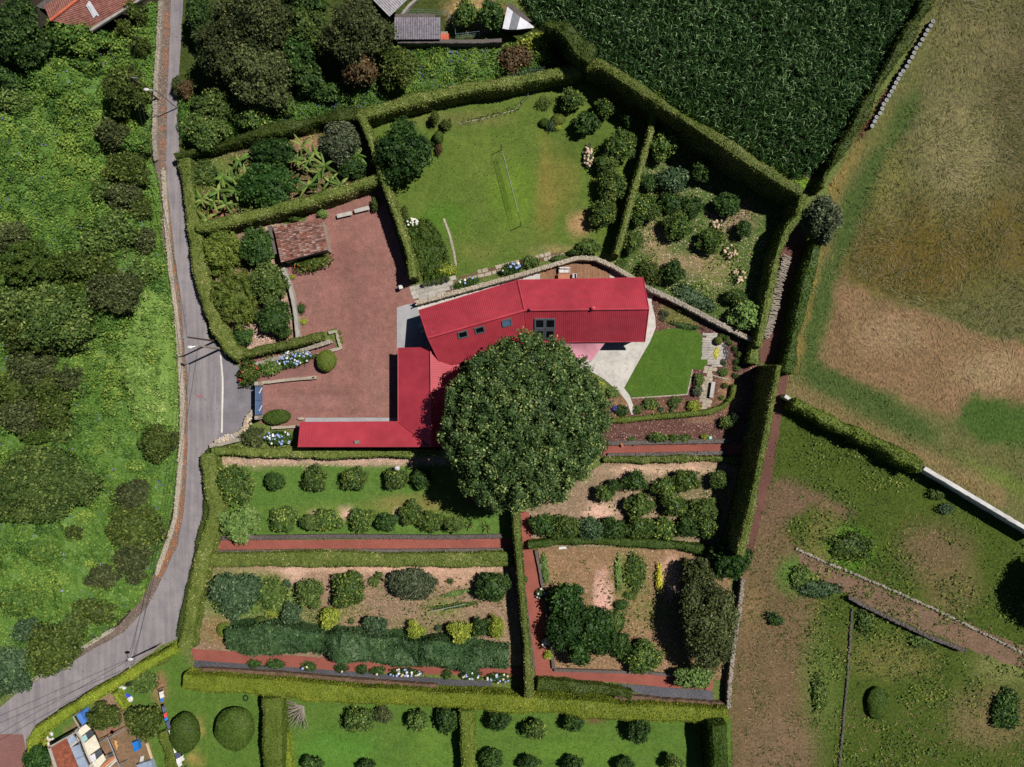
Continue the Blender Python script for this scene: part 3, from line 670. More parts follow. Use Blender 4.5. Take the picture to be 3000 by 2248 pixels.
field('courtyard', [(900, 630), (1112, 530), (1160, 690), (1222, 888), (1163, 902), (1168, 1245), (860, 1262), (760, 1240), (757, 1118), (800, 1075), (960, 1015), (985, 1030), (1000, 1022), (985, 960), (880, 1000), (862, 900), (835, 785), (880, 740)], '#8a645c', [('e', 1000, 760, 60, 60, '#7c5852', .7), ('e', 1060, 900, 50, 130, '#805c56', .6), ('e', 900, 1180, 120, 26, '#8d6962', .7), ('e', 960, 1150, 200, 10, '#7d5a54', .6), ('e', 950, 1205, 180, 8, '#7d5a54', .6), ('e', 1040, 1060, 12, 160, '#7d5a54', .5), ('e', 1075, 1050, 10, 170, '#8d6a63', .5), ('e', 900, 860, 40, 90, '#8a6660', .6), ('e', 1110, 1150, 50, 80, '#8f6c64', .5)], 'gravel_zone', .7, .05, label='wide courtyard of reddish volcanic gravel', cat='courtyard')
patch('entrance_bed', [(700, 1060), (870, 1000), (980, 1000), (985, 1030), (955, 1090), (770, 1120), (740, 1130)], 'gravel_red', .05, 'reddish gravel bed behind the gate wall', 'bed')
field('orchard_lawn', [(610, 1338), (1505, 1338), (1510, 1580), (625, 1580), (600, 1450)], '#527030', [
    ([(600, 1335), (1510, 1335), (1510, 1362), (600, 1364)], '#ad9480', .35), ('e', 1200, 1480, 120, 30, '#7d7444', .8), ('e', 1060, 1500, 300, 25, '#6e7a3c', .5), ('e', 930, 1520, 20, 20, '#d0ab98', .8), ('e', 1020, 1505, 18, 18, '#d0ab98', .8), ('e', 1170, 1505, 18, 18, '#d0ab98', .8), ('e', 1400, 1450, 90, 50, '#56502e', .8)], 'turf', .8, 0, label='green orchard grass below the garage hedge', cat='lawn')
field('vegetable_ground', [(585, 1655), (1510, 1655), (1530, 1950), (560, 1915)], '#84705a', [
    ('e', 700, 1750, 130, 90, '#55702f', .9), ('e', 830, 1760, 60, 60, '#527030', .8), ('e', 650, 1850, 60, 50, '#7d6a44', .7), ('e', 1150, 1670, 400, 14, '#c2a088', .8), ('e', 860, 1680, 40, 25, '#d0ab98', .9), ('e', 1340, 1690, 70, 30, '#b8957c', .7), ('e', 1010, 1790, 60, 30, '#7c7448', .6), ('e', 1300, 1780, 60, 30, '#6d7440', .8), ('e', 900, 1810, 120, 30, '#5c6a36', .7), ('e', 1250, 1830, 160, 30, '#6d6a42', .5), ('e', 760, 1690, 120, 20, '#66703c', .6)], 'soil_litter', .8, 0, label='tan earth of the vegetable and fruit plot', cat='ground')
field('kitchen_plot', [(1575, 1600), (2140, 1612), (2140, 1995), (1628, 1968)], '#826a4e', [
    ('e', 1765, 1745, 24, 60, '#d0a596', 1.0), ('e', 1765, 1690, 14, 26, '#b88d7c', .9), ('e', 1965, 1690, 24, 60, '#c9a08e', 1.0), ('e', 1850, 1690, 50, 80, '#5f6a34', .8), ('e', 1900, 1795, 60, 40, '#6a6a3c', .8), ('e', 1870, 1800, 30, 60, '#7d6a48', .6), ('e', 2040, 1800, 90, 150, '#4f4a30', .8)], 'soil_litter', .8, 0, label='tan soil plot with vegetable rows beside the cinder path', cat='ground')
field('grove_floor', [(1780, 1350), (2190, 1345), (2140, 1605), (1560, 1600), (1530, 1500), (1700, 1400)], '#86745e', [('e', 1950, 1375, 180, 14, '#c4a58c', .9), ('e', 1760, 1500, 50, 25, '#d0ab98', .8), ('e', 1850, 1570, 200, 20, '#57603a', .8), ('e', 1950, 1450, 120, 60, '#62663c', .6), ('e', 2090, 1440, 60, 70, '#5d6038', .6)], 'soil_litter', .8, 0, label='pale litter and earth under the sparse fruit trees east of the great tree', cat='ground')
field('lower_lawn', [(515, 1890), (560, 1960), (1550, 2060), (2140, 2100), (2140, 2340), (20, 2340), (75, 2190), (110, 2140), (380, 1965)], '#506c2c', [
    ([(230, 2110), (330, 2040), (420, 2090), (470, 2340), (200, 2340), (120, 2200)], '#7d6650', .5), ('e', 470, 2020, 20, 50, '#8d6a52', .9), ('e', 585, 2140, 12, 50, '#8c8048', .8), ('e', 570, 2225, 30, 20, '#98844c', .7), ('e', 990, 2200, 140, 60, '#507a2e', .7), ('e', 1700, 2200, 160, 40, '#5a7a2c', .6), ('e', 1260, 2200, 60, 60, '#5c7a30', .6), ('e', 400, 2000, 40, 40, '#4b6a36', .8), ('e', 320, 2050, 30, 20, '#8a7460', .8), ('e', 1735, 2105, 30, 8, '#6d4f3c', .9)], 'turf', .9, 0, label='neighbouring mown lawn along the foot of the picture', cat='lawn')
field('garden_ground', [(1900, 845), (2222, 992), (2230, 1080), (2190, 1350), (1770, 1350), (1690, 1230), (1830, 1135), (1895, 1000)], '#5c413b', [('e', 1990, 920, 60, 40, '#5d6030', .9), ('e', 2135, 1150, 32, 60, '#8a6b50', .9), ('e', 2070, 1190, 30, 30, '#7d5d48', .7), ('e', 1930, 1190, 110, 22, '#6a4f3c', .9), ('e', 1810, 1180, 40, 40, '#7a6148', .9), ('e', 2060, 1230, 60, 14, '#7d6350', .7)], 'soil_litter', .6, .05, label='dark reddish gravel of the small garden east of the house', cat='ground')
patch('small_lawn', [(1918, 972), (1965, 962), (2040, 966), (2060, 990), (2063, 1040), (2074, 1062), (2067, 1084), (2029, 1082), (2013, 1155), (1848, 1165), (1827, 1137), (1858, 1082), (1893, 1021), (1908, 990)], None, .04, 'small bright lawn beside the concrete terrace', 'lawn').data.materials.append(mat_turf('turf_lawn', .3, .3, 6, base='#486425'))
for lab, pl in (('brick red cinder path under the orchard', [(560, 1610), (640, 1583), (1000, 1581), (1560, 1576), (1560, 1604), (1000, 1611), (640, 1616)]),
                ('brick red cinder path running down beside the narrow tall hedge', [(1522, 1500), (1549, 1500), (1560, 1600), (1575, 1650), (1618, 1965), (1572, 1992), (1560, 1930), (1522, 1620)]),
                ('brick red cinder path along the foot of the kitchen plot', [(1572, 1962), (1700, 1966), (1900, 1975), (2090, 1990), (2085, 2030), (1900, 2008), (1700, 1990), (1574, 1990)]),
                ('brick red cinder path behind the camellia row', [(560, 1900), (640, 1905), (1000, 1930), (1550, 1958), (1550, 1985), (1000, 1965), (570, 1935)]),
                ('brick red cinder path between two dark stone edgings near the great tree', [(1770, 1306), (2200, 1300), (2195, 1330), (1770, 1334)])):
    patch('cinder_path', pl, 'cinder_path', .05, lab, 'path')
ROAD = [(505, -120), (542, -120), (538, 0), (530, 150), (521, 300), (528, 480), (545, 600), (560, 750), (598, 900), (612, 990), (640, 1010), (665, 1040), (660, 1300), (606, 1315), (606, 1500), (575, 1600), (560, 1700), (540, 1780), (518, 1872), (478, 1888), (384, 1955), (271, 2022), (104, 2135), (78, 2165), (80, 2340), (-120, 2340), (-120, 2130), (0, 2073), (59, 2023), (113, 1992), (235, 1920), (361, 1850), (430, 1780), (470, 1700), (519, 1600), (538, 1500), (546, 1400), (551, 1290), (549, 1100), (538, 1000), (531, 900), (513, 750), (495, 600), (487, 480), (490, 300), (497, 100)]
patch('road', ROAD, 'asphalt', .06, 'grey asphalt lane curving past the garden', 'road')
field('road_verge', [(470, -120), (506, -120), (499, 100), (491, 300), (488, 480), (497, 600), (514, 750), (533, 900), (540, 1000), (550, 1100), (552, 1290), (547, 1400), (540, 1500), (521, 1600), (473, 1700), (432, 1780), (363, 1852), (235, 1925), (225, 1915), (350, 1830), (415, 1760), (450, 1690), (495, 1590), (515, 1490), (522, 1380), (528, 1250), (522, 1100), (512, 1000), (505, 900), (485, 750), (465, 600), (452, 450), (455, 300), (468, 100)], '#6b6058', [([(488, -120), (500, -120), (493, 100), (486, 300), (484, 480), (490, 600), (510, 750), (530, 900), (536, 1000), (546, 1100), (548, 1290), (541, 1400), (534, 1500), (515, 1600), (460, 1700), (455, 1690), (508, 1590), (529, 1490), (536, 1390), (543, 1280), (541, 1100), (531, 1000), (524, 900), (504, 750), (485, 600), (479, 480), (481, 300), (490, 100)], '#94603f', .12)], 'soil_litter', .5, .12, label='leaf littered verge with orange debris beside the lane', cat='verge')
patch('gate_apron', [(651, 1040), (700, 1075), (745, 1125), (745, 1215), (720, 1240), (690, 1270), (651, 1272)], 'asphalt_dark', .0, 'dark asphalt apron in front of the blue gate', 'apron')
patch('dirt_drive', [(-120, 2340), (-120, 2200), (0, 2150), (70, 2150), (78, 2200), (80, 2340)], 'gravel_red', .15, 'reddish drive branching off the lane', 'drive')
patch('road_line', [(645, 1040), (650, 1040), (656, 1110), (656, 1150), (653.5, 1268), (648.5, 1268), (651, 1150), (651, 1110)], 'paint_white', 0, 'white painted edge line across the gate apron', 'line')
patch('worn_line', [(630, 1060), (634, 1060), (634, 1150), (629, 1282), (625, 1282), (630, 1150)], 'paint_worn', .0, 'faded pale edge line on the lane', 'line')
patch('road_mark', [(571, 1154), (580, 1158), (592, 1162), (598, 1166), (586, 1165), (576, 1161)], 'paint_pink', .03, 'pink paint scrawl on the lane', 'mark')
patch('terrace', [(1222, 895), (1520, 812), (1585, 792), (1700, 762), (1745, 764), (1850, 818), (1900, 848), (1917, 858), (1908, 885), (1919, 930), (1921, 960), (1905, 1000), (1870, 1060), (1828, 1137), (1845, 1160), (1862, 1210), (1850, 1216), (1838, 1180), (1815, 1150), (1770, 1112), (1730, 1088), (1640, 1060), (1300, 1060), (1226, 912)], 'concrete', 0, 'pale concrete terrace round the red house', 'terrace', z=.10)
patch('cobble_court', [(1163, 902), (1190, 893), (1220, 888), (1226, 912), (1262, 1010), (1268, 1030), (1163, 1024)], 'cobble', 0, 'grey cobbled forecourt at the house gable', 'paving', z=.09)
patch('cobble_strip', [(896, 1224), (1168, 1224), (1168, 1240), (893, 1240)], 'cobble', 0, 'narrow grey cobbled strip along the garage', 'paving', z=.09)
patch('slate_strip', [(572, 1934), (900, 1957), (1300, 1988), (1440, 1996), (1440, 2014), (1100, 1996), (900, 1982), (568, 1960)], 'slate', .06, 'strip of dark slate chippings above the long yellow green hedge', 'strip', kind='stuff')
patch('slate_strip', [(1810, 2003), (2085, 2022), (2090, 2052), (1950, 2042), (1870, 2030)], 'slate', .06, 'patch of dark slate chippings at the end of the cinder path', 'strip', kind='stuff')

# paving slabs, planks
g = G(); g.box(0, 0, 0, 1, 1, 1); SLAB = []
for i in range(4):
    bm = bmesh.new(); bmesh.ops.create_cube(bm, size=1); rr = random.Random(i)
    for v in bm.verts: v.co.x += rr.uniform(-.06, .06); v.co.y += rr.uniform(-.06, .06)
    bmesh.ops.bevel(bm, geom=[e for e in bm.edges], offset=.05, segments=1, affect='EDGES')
    me = bpy.data.meshes.new('slab'); bm.to_mesh(me); bm.free(); SLAB.append(me)
def paving(name, label, px, cw, ch, rot, base='soil', mat='slab', z=.09, gap=.03, drop=0.0, rag=0.0, cat='paving'):
    P = wpoly(px); root = patch(name, px, base, 0.0, label, cat, z=z - .03)
    me = []
    for s in SLAB:
        key = (s.name, mat)
        m2 = s.copy(); m2.materials.clear(); m2.materials.append(M[mat]); me.append(m2)
    c = P.mean(0); R = np.array([[math.cos(rot), -math.sin(rot)], [math.sin(rot), math.cos(rot)]]); L = (P - c) @ R
    lo, hi = L.min(0), L.max(0); rr = random.Random(len(label)); y = lo[1]
    while y < hi[1]:
        h = ch * rr.uniform(.85, 1.15); x = lo[0] + rr.uniform(-.5, 0) * cw
        while x < hi[0]:
            wd = cw * rr.uniform(.7, 1.35); q = np.array([x + wd / 2, y + h / 2]); wq = q @ R.T + c
            if sdist(wq[None], P)[0] > -rag and rr.random() > drop:
                share(rr.choice(me), 'slab', root, (wq[0], wq[1], z - .01 + rr.uniform(-.008, .008)), (0, 0, rot + rr.uniform(-.02, .02)), (wd - gap, h - gap, .08))
            x += wd
        y += h
    return root
paving('slab_path', 'grey stone slab path from the courtyard to the lawn', [(1205, 842), (1260, 826), (1336, 812), (1330, 852), (1285, 868), (1221, 888)], .95, .62, .25)
paving('stepping_path', 'sandy stepping stones set in the turf above the house wall', [(1345, 812), (1420, 792), (1480, 772), (1560, 752), (1650, 738), (1650, 752), (1560, 770), (1480, 792), (1420, 812), (1350, 828)], .8, .55, .25, 'soil', 'stone_pale', drop=.15, gap=.12)
paving('slab_patio', 'grey slab patio beside the round garden bush', [(2066, 981), (2090, 981), (2110, 1005), (2125, 1015), (2122, 1050), (2105, 1075), (2076, 1073), (2074, 1062), (2062, 1040), (2062, 1012)], .95, .32, 0.02, 'soil', 'slab', rag=.15)
paving('garden_path', 'narrow path of pale stone slabs past the planters', [(2068, 1076), (2098, 1074), (2092, 1085), (2086, 1110), (2078, 1160), (2070, 1200), (2052, 1198), (2056, 1150), (2064, 1110), (2068, 1092)], .65, .5, -.18, 'soil', 'stone_pale', rag=.1)
deck = patch('deck', [(1583, 795), (1640, 776), (1702, 765), (1738, 768), (1786, 792), (1786, 830), (1583, 830)], 'soil', 0, 'brown timber deck on the terrace above the red roof', 'deck', z=.115)
DP = wpoly([(1583, 795), (1640, 776), (1702, 765), (1738, 768), (1786, 792), (1786, 830), (1583, 830)])
pm = SLAB[0].copy(); bpy_m = pm; pm.materials.clear(); pm.materials.append(M['plank'])
bm = bmesh.new(); bmesh.ops.create_cube(bm, size=1); bmesh.ops.bevel(bm, geom=bm.edges[:], offset=.03, segments=1); pm = bpy.data.meshes.new('plank'); bm.to_mesh(pm); bm.free(); pm.materials.append(M['plank'])
x = DP[:, 0].min()
while x < DP[:, 0].max() - .1:
    ys = [y for y in np.arange(DP[:, 1].min(), DP[:, 1].max(), .02) if inside(np.array([[x + .09, y]]), DP)[0]]
    if ys: share(pm, 'plank', deck, (x + .09, (ys[0] + ys[-1]) / 2, .13), (0, 0, 0), (.165, ys[-1] - ys[0], .04))
    x += .185

# ------------------------------------------------------------------ walls
NW = [0]
def wall(label, pts, wd, h, mat='stone', name='stone_wall', lump=.0, nst=0, smat=None, cat='wall', rough=.06, z0=-.05):
    """masonry wall along photo pixels of its top; lumps are the loose stones of its crown"""
    NW[0] += 1; rng = np.random.default_rng(500 + NW[0]); hs = h if hasattr(h, '__len__') else [h] * len(pts)
    c = catmull([(*W(p[0], p[1], hh), hh) for p, hh in zip(pts, hs)], .45); m = len(c)
    d = np.gradient(c[:, :2], axis=0); d /= np.maximum(np.linalg.norm(d, axis=1, keepdims=True), 1e-9); nrm = np.c_[-d[:, 1], d[:, 0]]
    prof = [(-.52, 0), (-.5, .97), (-.42, 1.0), (.42, 1.0), (.5, .97), (.52, 0)]; k = len(prof)
    V = np.concatenate([np.c_[c[:, :2] + nrm * (u * wd), np.where(z > 0, c[:, 2] * z, z0)] for u, z in prof]).reshape(k, m, 3).transpose(1, 0, 2).reshape(-1, 3)
    V += (rng.random(V.shape) - .5) * rough * np.array([1, 1, 1]); T = []
    Q = [(i * k + j, (i + 1) * k + j, (i + 1) * k + j + 1, i * k + j + 1) for i in range(m - 1) for j in range(k - 1)]
    g = G(); g.add(V, Q, [(0, j, j + 1) for j in range(1, k - 1)] + [((m - 1) * k, (m - 1) * k + j + 1, (m - 1) * k + j) for j in range(1, k - 1)])
    o = c[m // 2].copy(); o[2] = 0
    if not nst: return g.make(name, mat, org=tuple(o), label=label, cat=cat)
    root = empty(name, tuple(o), label, cat); g.make('core', mat, root)
    gs = G(); i = rng.integers(0, m, nst); u = rng.uniform(-.46, .46, nst)
    for a in range(nst):
        p = c[i[a]]; q = p[:2] + nrm[i[a]] * u[a] * wd + d[i[a]] * rng.uniform(-.25, .25)
        gs.blob((q[0], q[1], p[2] + rng.uniform(-.05, .05)), rng.uniform(.6, 1.2, 3) * lump * np.array([1, 1, .7]), 1, .35, a)
    s = gs.make('stones', smat or mat, root); tag(s, kind='stuff'); return root
wall('pale stone garden wall between terrace and lawn, bending over the deck', [(1219, 888), (1330, 858), (1520, 806), (1600, 782), (1690, 756), (1745, 757), (1800, 782), (1850, 812), (1900, 845)], .55, 1.3, 'stone_pale', lump=.14, nst=420)
wall('pale stone garden wall continuing past the gable to the lane hedge', [(1902, 846), (1960, 872), (2040, 912), (2130, 960), (2222, 1005)], .6, 1.4, 'stone', lump=.15, nst=260)
wall('slate capped wall between shrub bed and courtyard', [(828, 785), (845, 830), (858, 880), (866, 930), (872, 995)], .5, 1.0, 'slab', 'retaining_wall')
wall('rough stone wall behind the blue hydrangeas', [(745, 1068), (830, 1045), (900, 1022), (968, 1000)], .5, 1.0, 'stone', lump=.14, nst=120)
wall('low pale stone wall beside the driveway ending at a lamp stone', [(766, 1122), (850, 1112), (927, 1106)], .4, .7, 'stone_pale')
wall('stone rim of the small planter bed at the hedge end', [(962, 976), (985, 971), (998, 1020), (972, 1027), (930, 1040)], .4, .45, 'stone', 'planter_wall')
wall('short stone wall behind the hydrangeas near the garage', [(795, 1254), (870, 1250)], .35, .6, 'stone_pale')
wall('curved rubble wall framing the gate apron', [(628, 1296), (665, 1284), (700, 1270), (718, 1250), (725, 1225), (742, 1205)], .55, .9, 'stone_pale', lump=.18, nst=150)
wall('grey retaining wall at the foot of the gate apron planting', [(613, 1308), (660, 1298), (700, 1288)], .5, 1.0, 'stone')
wall('mossy stone bank on the far side of the lane, upper stretch', [(470, 0), (463, 120), (455, 250), (450, 400), (455, 468)], .5, .55, 'stone', lump=.16, nst=260)
wall('rubble bank on the far side of the lane, long middle stretch', [(478, 500), (486, 650), (500, 800), (517, 930), (526, 1050), (534, 1180), (531, 1300), (522, 1420), (512, 1520), (490, 1590), (458, 1680)], .55, .5, 'stone', lump=.17, nst=620, smat='stone_pale')
wall('rubble bank beside the bend of the lane', [(330, 1845), (230, 1905), (110, 1985), (30, 2030)], .5, .35, 'stone', lump=.15, nst=130)
wall('dark stone edging above the orchard path', [(650, 1577), (1000, 1572), (1300, 1575), (1470, 1572)], .55, .55, 'stone_dark', 'stone_edging', lump=.12, nst=160)
wall('dark stone edging below the orchard path', [(620, 1618), (900, 1615), (1200, 1614), (1500, 1611)], .4, .45, 'stone_dark', 'stone_edging')
wall('dark stone edging above the red path by the great tree', [(1780, 1299), (1950, 1296), (2140, 1292)], .55, .5, 'stone_dark', 'stone_edging', lump=.12, nst=90)
wall('dark stone edging below the red path by the great tree', [(1780, 1334), (1950, 1331), (2130, 1327)], .5, .45, 'stone_dark', 'stone_edging', lump=.12, nst=90)
wall('dark kerb wall between kitchen plot and cinder path', [(1570, 1612), (1590, 1720), (1608, 1850), (1622, 1960)], .35, .5, 'stone_dark', 'kerb_wall')
wall('dark stone edging at the foot of the narrow tall hedge', [(1528, 1640), (1545, 1800), (1566, 1960)], .3, .35, 'stone_dark', 'stone_edging')
wall('dark kerb wall along the foot of the kitchen plot', [(1624, 1964), (1750, 1968), (1900, 1972), (2000, 1985)], .35, .5, 'stone_dark', 'kerb_wall')
wall('brown earth topped wall above the long yellow green hedge', [(590, 1966), (800, 1978), (1000, 1995), (1280, 2016)], .8, .8, 'track', 'garden_wall', lump=.13, nst=260, rough=.14)
wall('brown earth topped wall beside the slate patch', [(1800, 2042), (1950, 2056), (2128, 2068)], .7, .8, 'track', 'garden_wall', lump=.13, nst=100, rough=.14)
wall('drystone wall between kitchen plot and pasture', [(2178, 1700), (2165, 1800), (2150, 1900), (2138, 2010), (2134, 2080)], .5, 1.2, 'stone_dark', lump=.16, nst=260, smat='stone')
wall('thin drystone wall running down the pasture', [(2496, 1788), (2490, 1880), (2484, 1980), (2474, 2080), (2460, 2248)], .16, .2, 'stone_dark', lump=.15, nst=210)
wall('tumbled drystone wall along the upper side of the dirt track', [(2338, 1610), (2400, 1640), (2480, 1672), (2560, 1706), (2650, 1745), (2750, 1790), (2880, 1855), (2990, 1910)], .2, .2, 'stone_dark', lump=.17, nst=330, smat='stone')
wall('tumbled drystone wall along the lower side of the dirt track', [(2490, 1752), (2560, 1790), (2640, 1828), (2720, 1866), (2830, 1908)], .4, 1.0, 'stone_dark', lump=.16, nst=200)
wall('white rendered boundary wall of the hay field', [(2708, 1372), (2760, 1402), (2850, 1455), (2950, 1515), (3060, 1580)], .55, 2.7, 'white', 'boundary_wall')
wall('white broken end of the hay field wall by the lane', [(2300, 1160), (2322, 1175), (2345, 1188)], .45, 1.6, 'white', 'boundary_wall')
wall('dark mossy wall below the corrugated sheds', [(1165, 122), (1240, 121), (1400, 121), (1470, 118)], .5, 2.0, 'stone_dark')
wall('pale concrete edge beside the upper shed roof', [(1172, 48), (1195, 20), (1226, -10)], .35, .6, 'concrete_old', 'garden_wall')
wall('stone edging along the edge of the small lawn', [(1850, 1167), (1930, 1162), (2014, 1156)], .16, .12, 'stone', 'lawn_edging', rough=.02)
wall('stone edging between small lawn and planters', [(2014, 1156), (2022, 1120), (2029, 1083)], .16, .12, 'stone', 'lawn_edging', rough=.02)
wall('thin concrete edging beside the wooden bench', [(2088, 1100), (2110, 1106), (2138, 1113)], .16, .15, 'stone', 'lawn_edging', rough=.02)
wall('stone edging round the dark lawn bush', [(1300, 640), (1318, 690), (1330, 740), (1336, 780)], .3, .12, 'stone', 'lawn_edging', rough=.04)
wall('stone rimmed flower strip at the top of the lawn', [(1345, 362), (1430, 344), (1510, 322), (1530, 300)], .12, .1, 'stone', 'lawn_edging', rough=.02)
# ------------------------------------------------------------------ the red house
def corr(name, a, b, c, d, pitch, amp, mat, parent, th=.1):
    """ribbed roof sheet: a-b along the eave, d-c along the ridge"""
    a, b, c, d = map(Vector, (a, b, c, d)); n = (b - a).cross(d - a).normalized()
    if n.z < 0: n = -n
    m = max(4, int(max((b - a).length, (c - d).length) / pitch * 4)); P = []
    for i in range(m + 1):
        t = i / m; o = n * (amp if i % 4 in (0, 1) else 0)
        P += [tuple(a.lerp(b, t) + o), tuple(d.lerp(c, t) + o)]
    g = G(); g.add(P, [(2 * i, 2 * i + 2, 2 * i + 3, 2 * i + 1) for i in range(m)])
    dn = n * .012; g.slab(a - dn, b - dn, c - dn, d - dn, th)
    return g.make(name, mat, parent)
def ridge(name, a, b, r, mat, parent):
    g = G(); g.tube([a, b], r, 8); return g.make(name, mat, parent)
ZE, ZR = 3.4, 6.6
A = W3(1227, 909.5, ZE); B = W3(1516.6, 821, ZE); R0 = W3(1253, 990, ZR); R1 = W3(1537, 909.5, ZR)
NE = W3(1884, 814, ZE); RE = W3(1901, 904.6, ZR); SE = W3(1889, 1001, ZE); S1 = W3(1545, 1003, ZE)
S0 = R0 * 2 - A; S0.z = ZE
house = empty('red_house', (W(1560, 910)[0], W(1560, 910)[1], 0), 'long angular house with red ribbed metal roofs and an L shaped garage wing', 'house')
def inset(poly, c, k): return [(c[0] + (p[0] - c[0]) * k, c[1] + (p[1] - c[1]) * k) for p in poly]
pw = [A, R0, S0, S1, SE, RE, NE, B]
g = G(); cx, cy = W(1560, 910)
g.prism([(A.x + .5, A.y - .4), (S0.x + .5, S0.y + .3), (S1.x, S1.y + .5), (SE.x - .5, SE.y + .4), (NE.x - .5, NE.y - .4), (B.x, B.y - .5)], -.05, ZE - .12)
for e, r, s in ((NE, RE, SE), (A, R0, S0)):
    k = -.5 if e is NE else .5
    g.add([(e.x + k, e.y, ZE - .15), (s.x + k, s.y, ZE - .15), (r.x + k, r.y, ZR - .2), (e.x + 1.2 * k, e.y, ZE - .15), (s.x + 1.2 * k, s.y, ZE - .15), (r.x + 1.2 * k, r.y, ZR - .2)], None, [(0, 1, 2), (5, 4, 3)])
g.make('wall', 'wall_red', house)
corr('roof_slope', A, B, R1, R0, .25, .014, 'roof_red', house)
corr('roof_slope', B, NE, RE, R1, .25, .014, 'roof_red', house)
corr('roof_slope', S1, S0, R0, R1, .25, .014, 'roof_red', house)
corr('roof_slope', SE, S1, R1, RE, .25, .014, 'roof_red', house)
up = Vector((0, 0, .04))
ridge('ridge_cap', R0 + up, R1 + up, .16, 'roof_red_cap', house); ridge('ridge_cap', R1 + up, RE + up, .16, 'roof_red_cap', house)
ridge('hip_cap', B + up, R1 + up, .13, 'roof_red_cap', house); ridge('valley_seam', R1 + up * .3, S1 + up * .3, .05, 'roof_red', house)
for p, q in ((A, R0), (R0, S0), (NE, RE), (RE, SE)): ridge('verge_trim', p + up * .5, q + up * .5, .07, 'roof_red_cap', house)
ridge('gutter', S1 - up, SE - up, .07, 'roof_red_cap', house); ridge('gutter', A - up, B - up, .07, 'roof_red_cap', house); ridge('gutter', B - up, NE - up, .07, 'roof_red_cap', house)
def on_plane(px, py, a, b, c):
    """the point of a roof plane that the photo shows at (px,py)"""
    n = (b - a).cross(c - a); o = Vector((0, 0, H)); d = W3(px, py, 0) - o
    return o + d * ((a - o).dot(n) / d.dot(n))
def skylight(px, cornpx, plane, pane, blind=False):
    P = [on_plane(x, y, *plane) for x, y in cornpx]; n = (plane[1] - plane[0]).cross(plane[2] - plane[0]).normalized(); n = n if n.z > 0 else -n
    c = sum(P, Vector()) / 4; g = G(); O = [p + n * .14 for p in P]; I = [c + (p - c) * .74 + n * .14 for p in P]; D = [p - n * .02 for p in P]; J = [c + (p - c) * .74 + n * .05 for p in P]
    g.add([tuple(v) for v in O + I + D + J], [(i, (i + 1) % 4, 4 + (i + 1) % 4, 4 + i) for i in range(4)] + [(8 + i, 8 + (i + 1) % 4, (i + 1) % 4, i) for i in range(4)] + [(4 + i, 4 + (i + 1) % 4, 12 + (i + 1) % 4, 12 + i) for i in range(4)])
    f = g.make('skylight', 'frame_grey', house)
    g = G(); g.slab(*[c + (p - c) * .76 + n * .06 for p in P], .02); pn = g.make('pane', pane, house); mtx = pn.location.copy(); pn.parent = f
    return f
SW_ = (R0, R1, S1); SE_ = (R1, RE, SE)
z5 = lambda x, y: (1150 + x * .22915, 740 + y * .22915)
skylight(0, [z5(825, 1022), z5(955, 986), z5(972, 1070), z5(848, 1103)], SW_, 'glass_dark')
skylight(0, [z5(1042, 965), z5(1168, 930), z5(1187, 1012), z5(1062, 1043)], SW_, 'glass_dark')
skylight(0, [z5(1390, 872), z5(1515, 836), z5(1532, 925), z5(1408, 957)], SW_, 'glass_blue')
for cpx in ([(1815, 842), (1946, 842), (1946, 972), (1815, 972)], [(1950, 842), (2084, 842), (2080, 972), (1950, 972)], [(1812, 982), (1944, 982), (1938, 1103), (1812, 1103)], [(1948, 982), (2076, 982), (2068, 1106), (1944, 1106)]):
    skylight(0, [z5(*p) for p in cpx], SE_, 'glass_dark')
# chimney shaft opening, two vent cowls
NWp = (A, B, R1); C = [on_plane(*z5(*p), *NWp) for p in ((483, 945), (535, 932), (550, 1018), (497, 1030))]
g = G(); n = Vector((0, 0, 1)); c = sum(C, Vector()) / 4
O = [c + (p - c) * 1.15 + n * .2 for p in C]; I = [c + (p - c) * .75 + n * .2 for p in C]; D = [p - n * .1 for p in O]; J = [p - n * .5 for p in I]
D = [p - n * .5 for p in O]
g.add([tuple(v) for v in O + I + D + J], [(i, (i + 1) % 4, 4 + (i + 1) % 4, 4 + i) for i in range(4)] + [(8 + i, 8 + (i + 1) % 4, (i + 1) % 4, i) for i in range(4)] + [(4 + i, 4 + (i + 1) % 4, 12 + (i + 1) % 4, 12 + i) for i in range(4)])
ch = g.make('chimney', 'roof_red_cap', house); g = G(); g.slab(*[c + (p - c) * .76 + n * .12 for p in C], .02); p_ = g.make('flue_shade', 'rubber', house); p_.parent = ch  # near-black plate stands for the shade down the open shaft
for px, py, r in ((1553, 907, .17), (1736, 904, .26)):
    p = on_plane(px, py, R1, RE, NE); g = G(); g.tube([p - n * .2, p + n * .45], r * .7, 10); g.tube([p + n * .45, p + n * .5, p + n * .68, p + n * .74], [r, r * 1.15, r * .9, r * .3], 12); g.make('roof_vent', 'roof_red_cap', house)
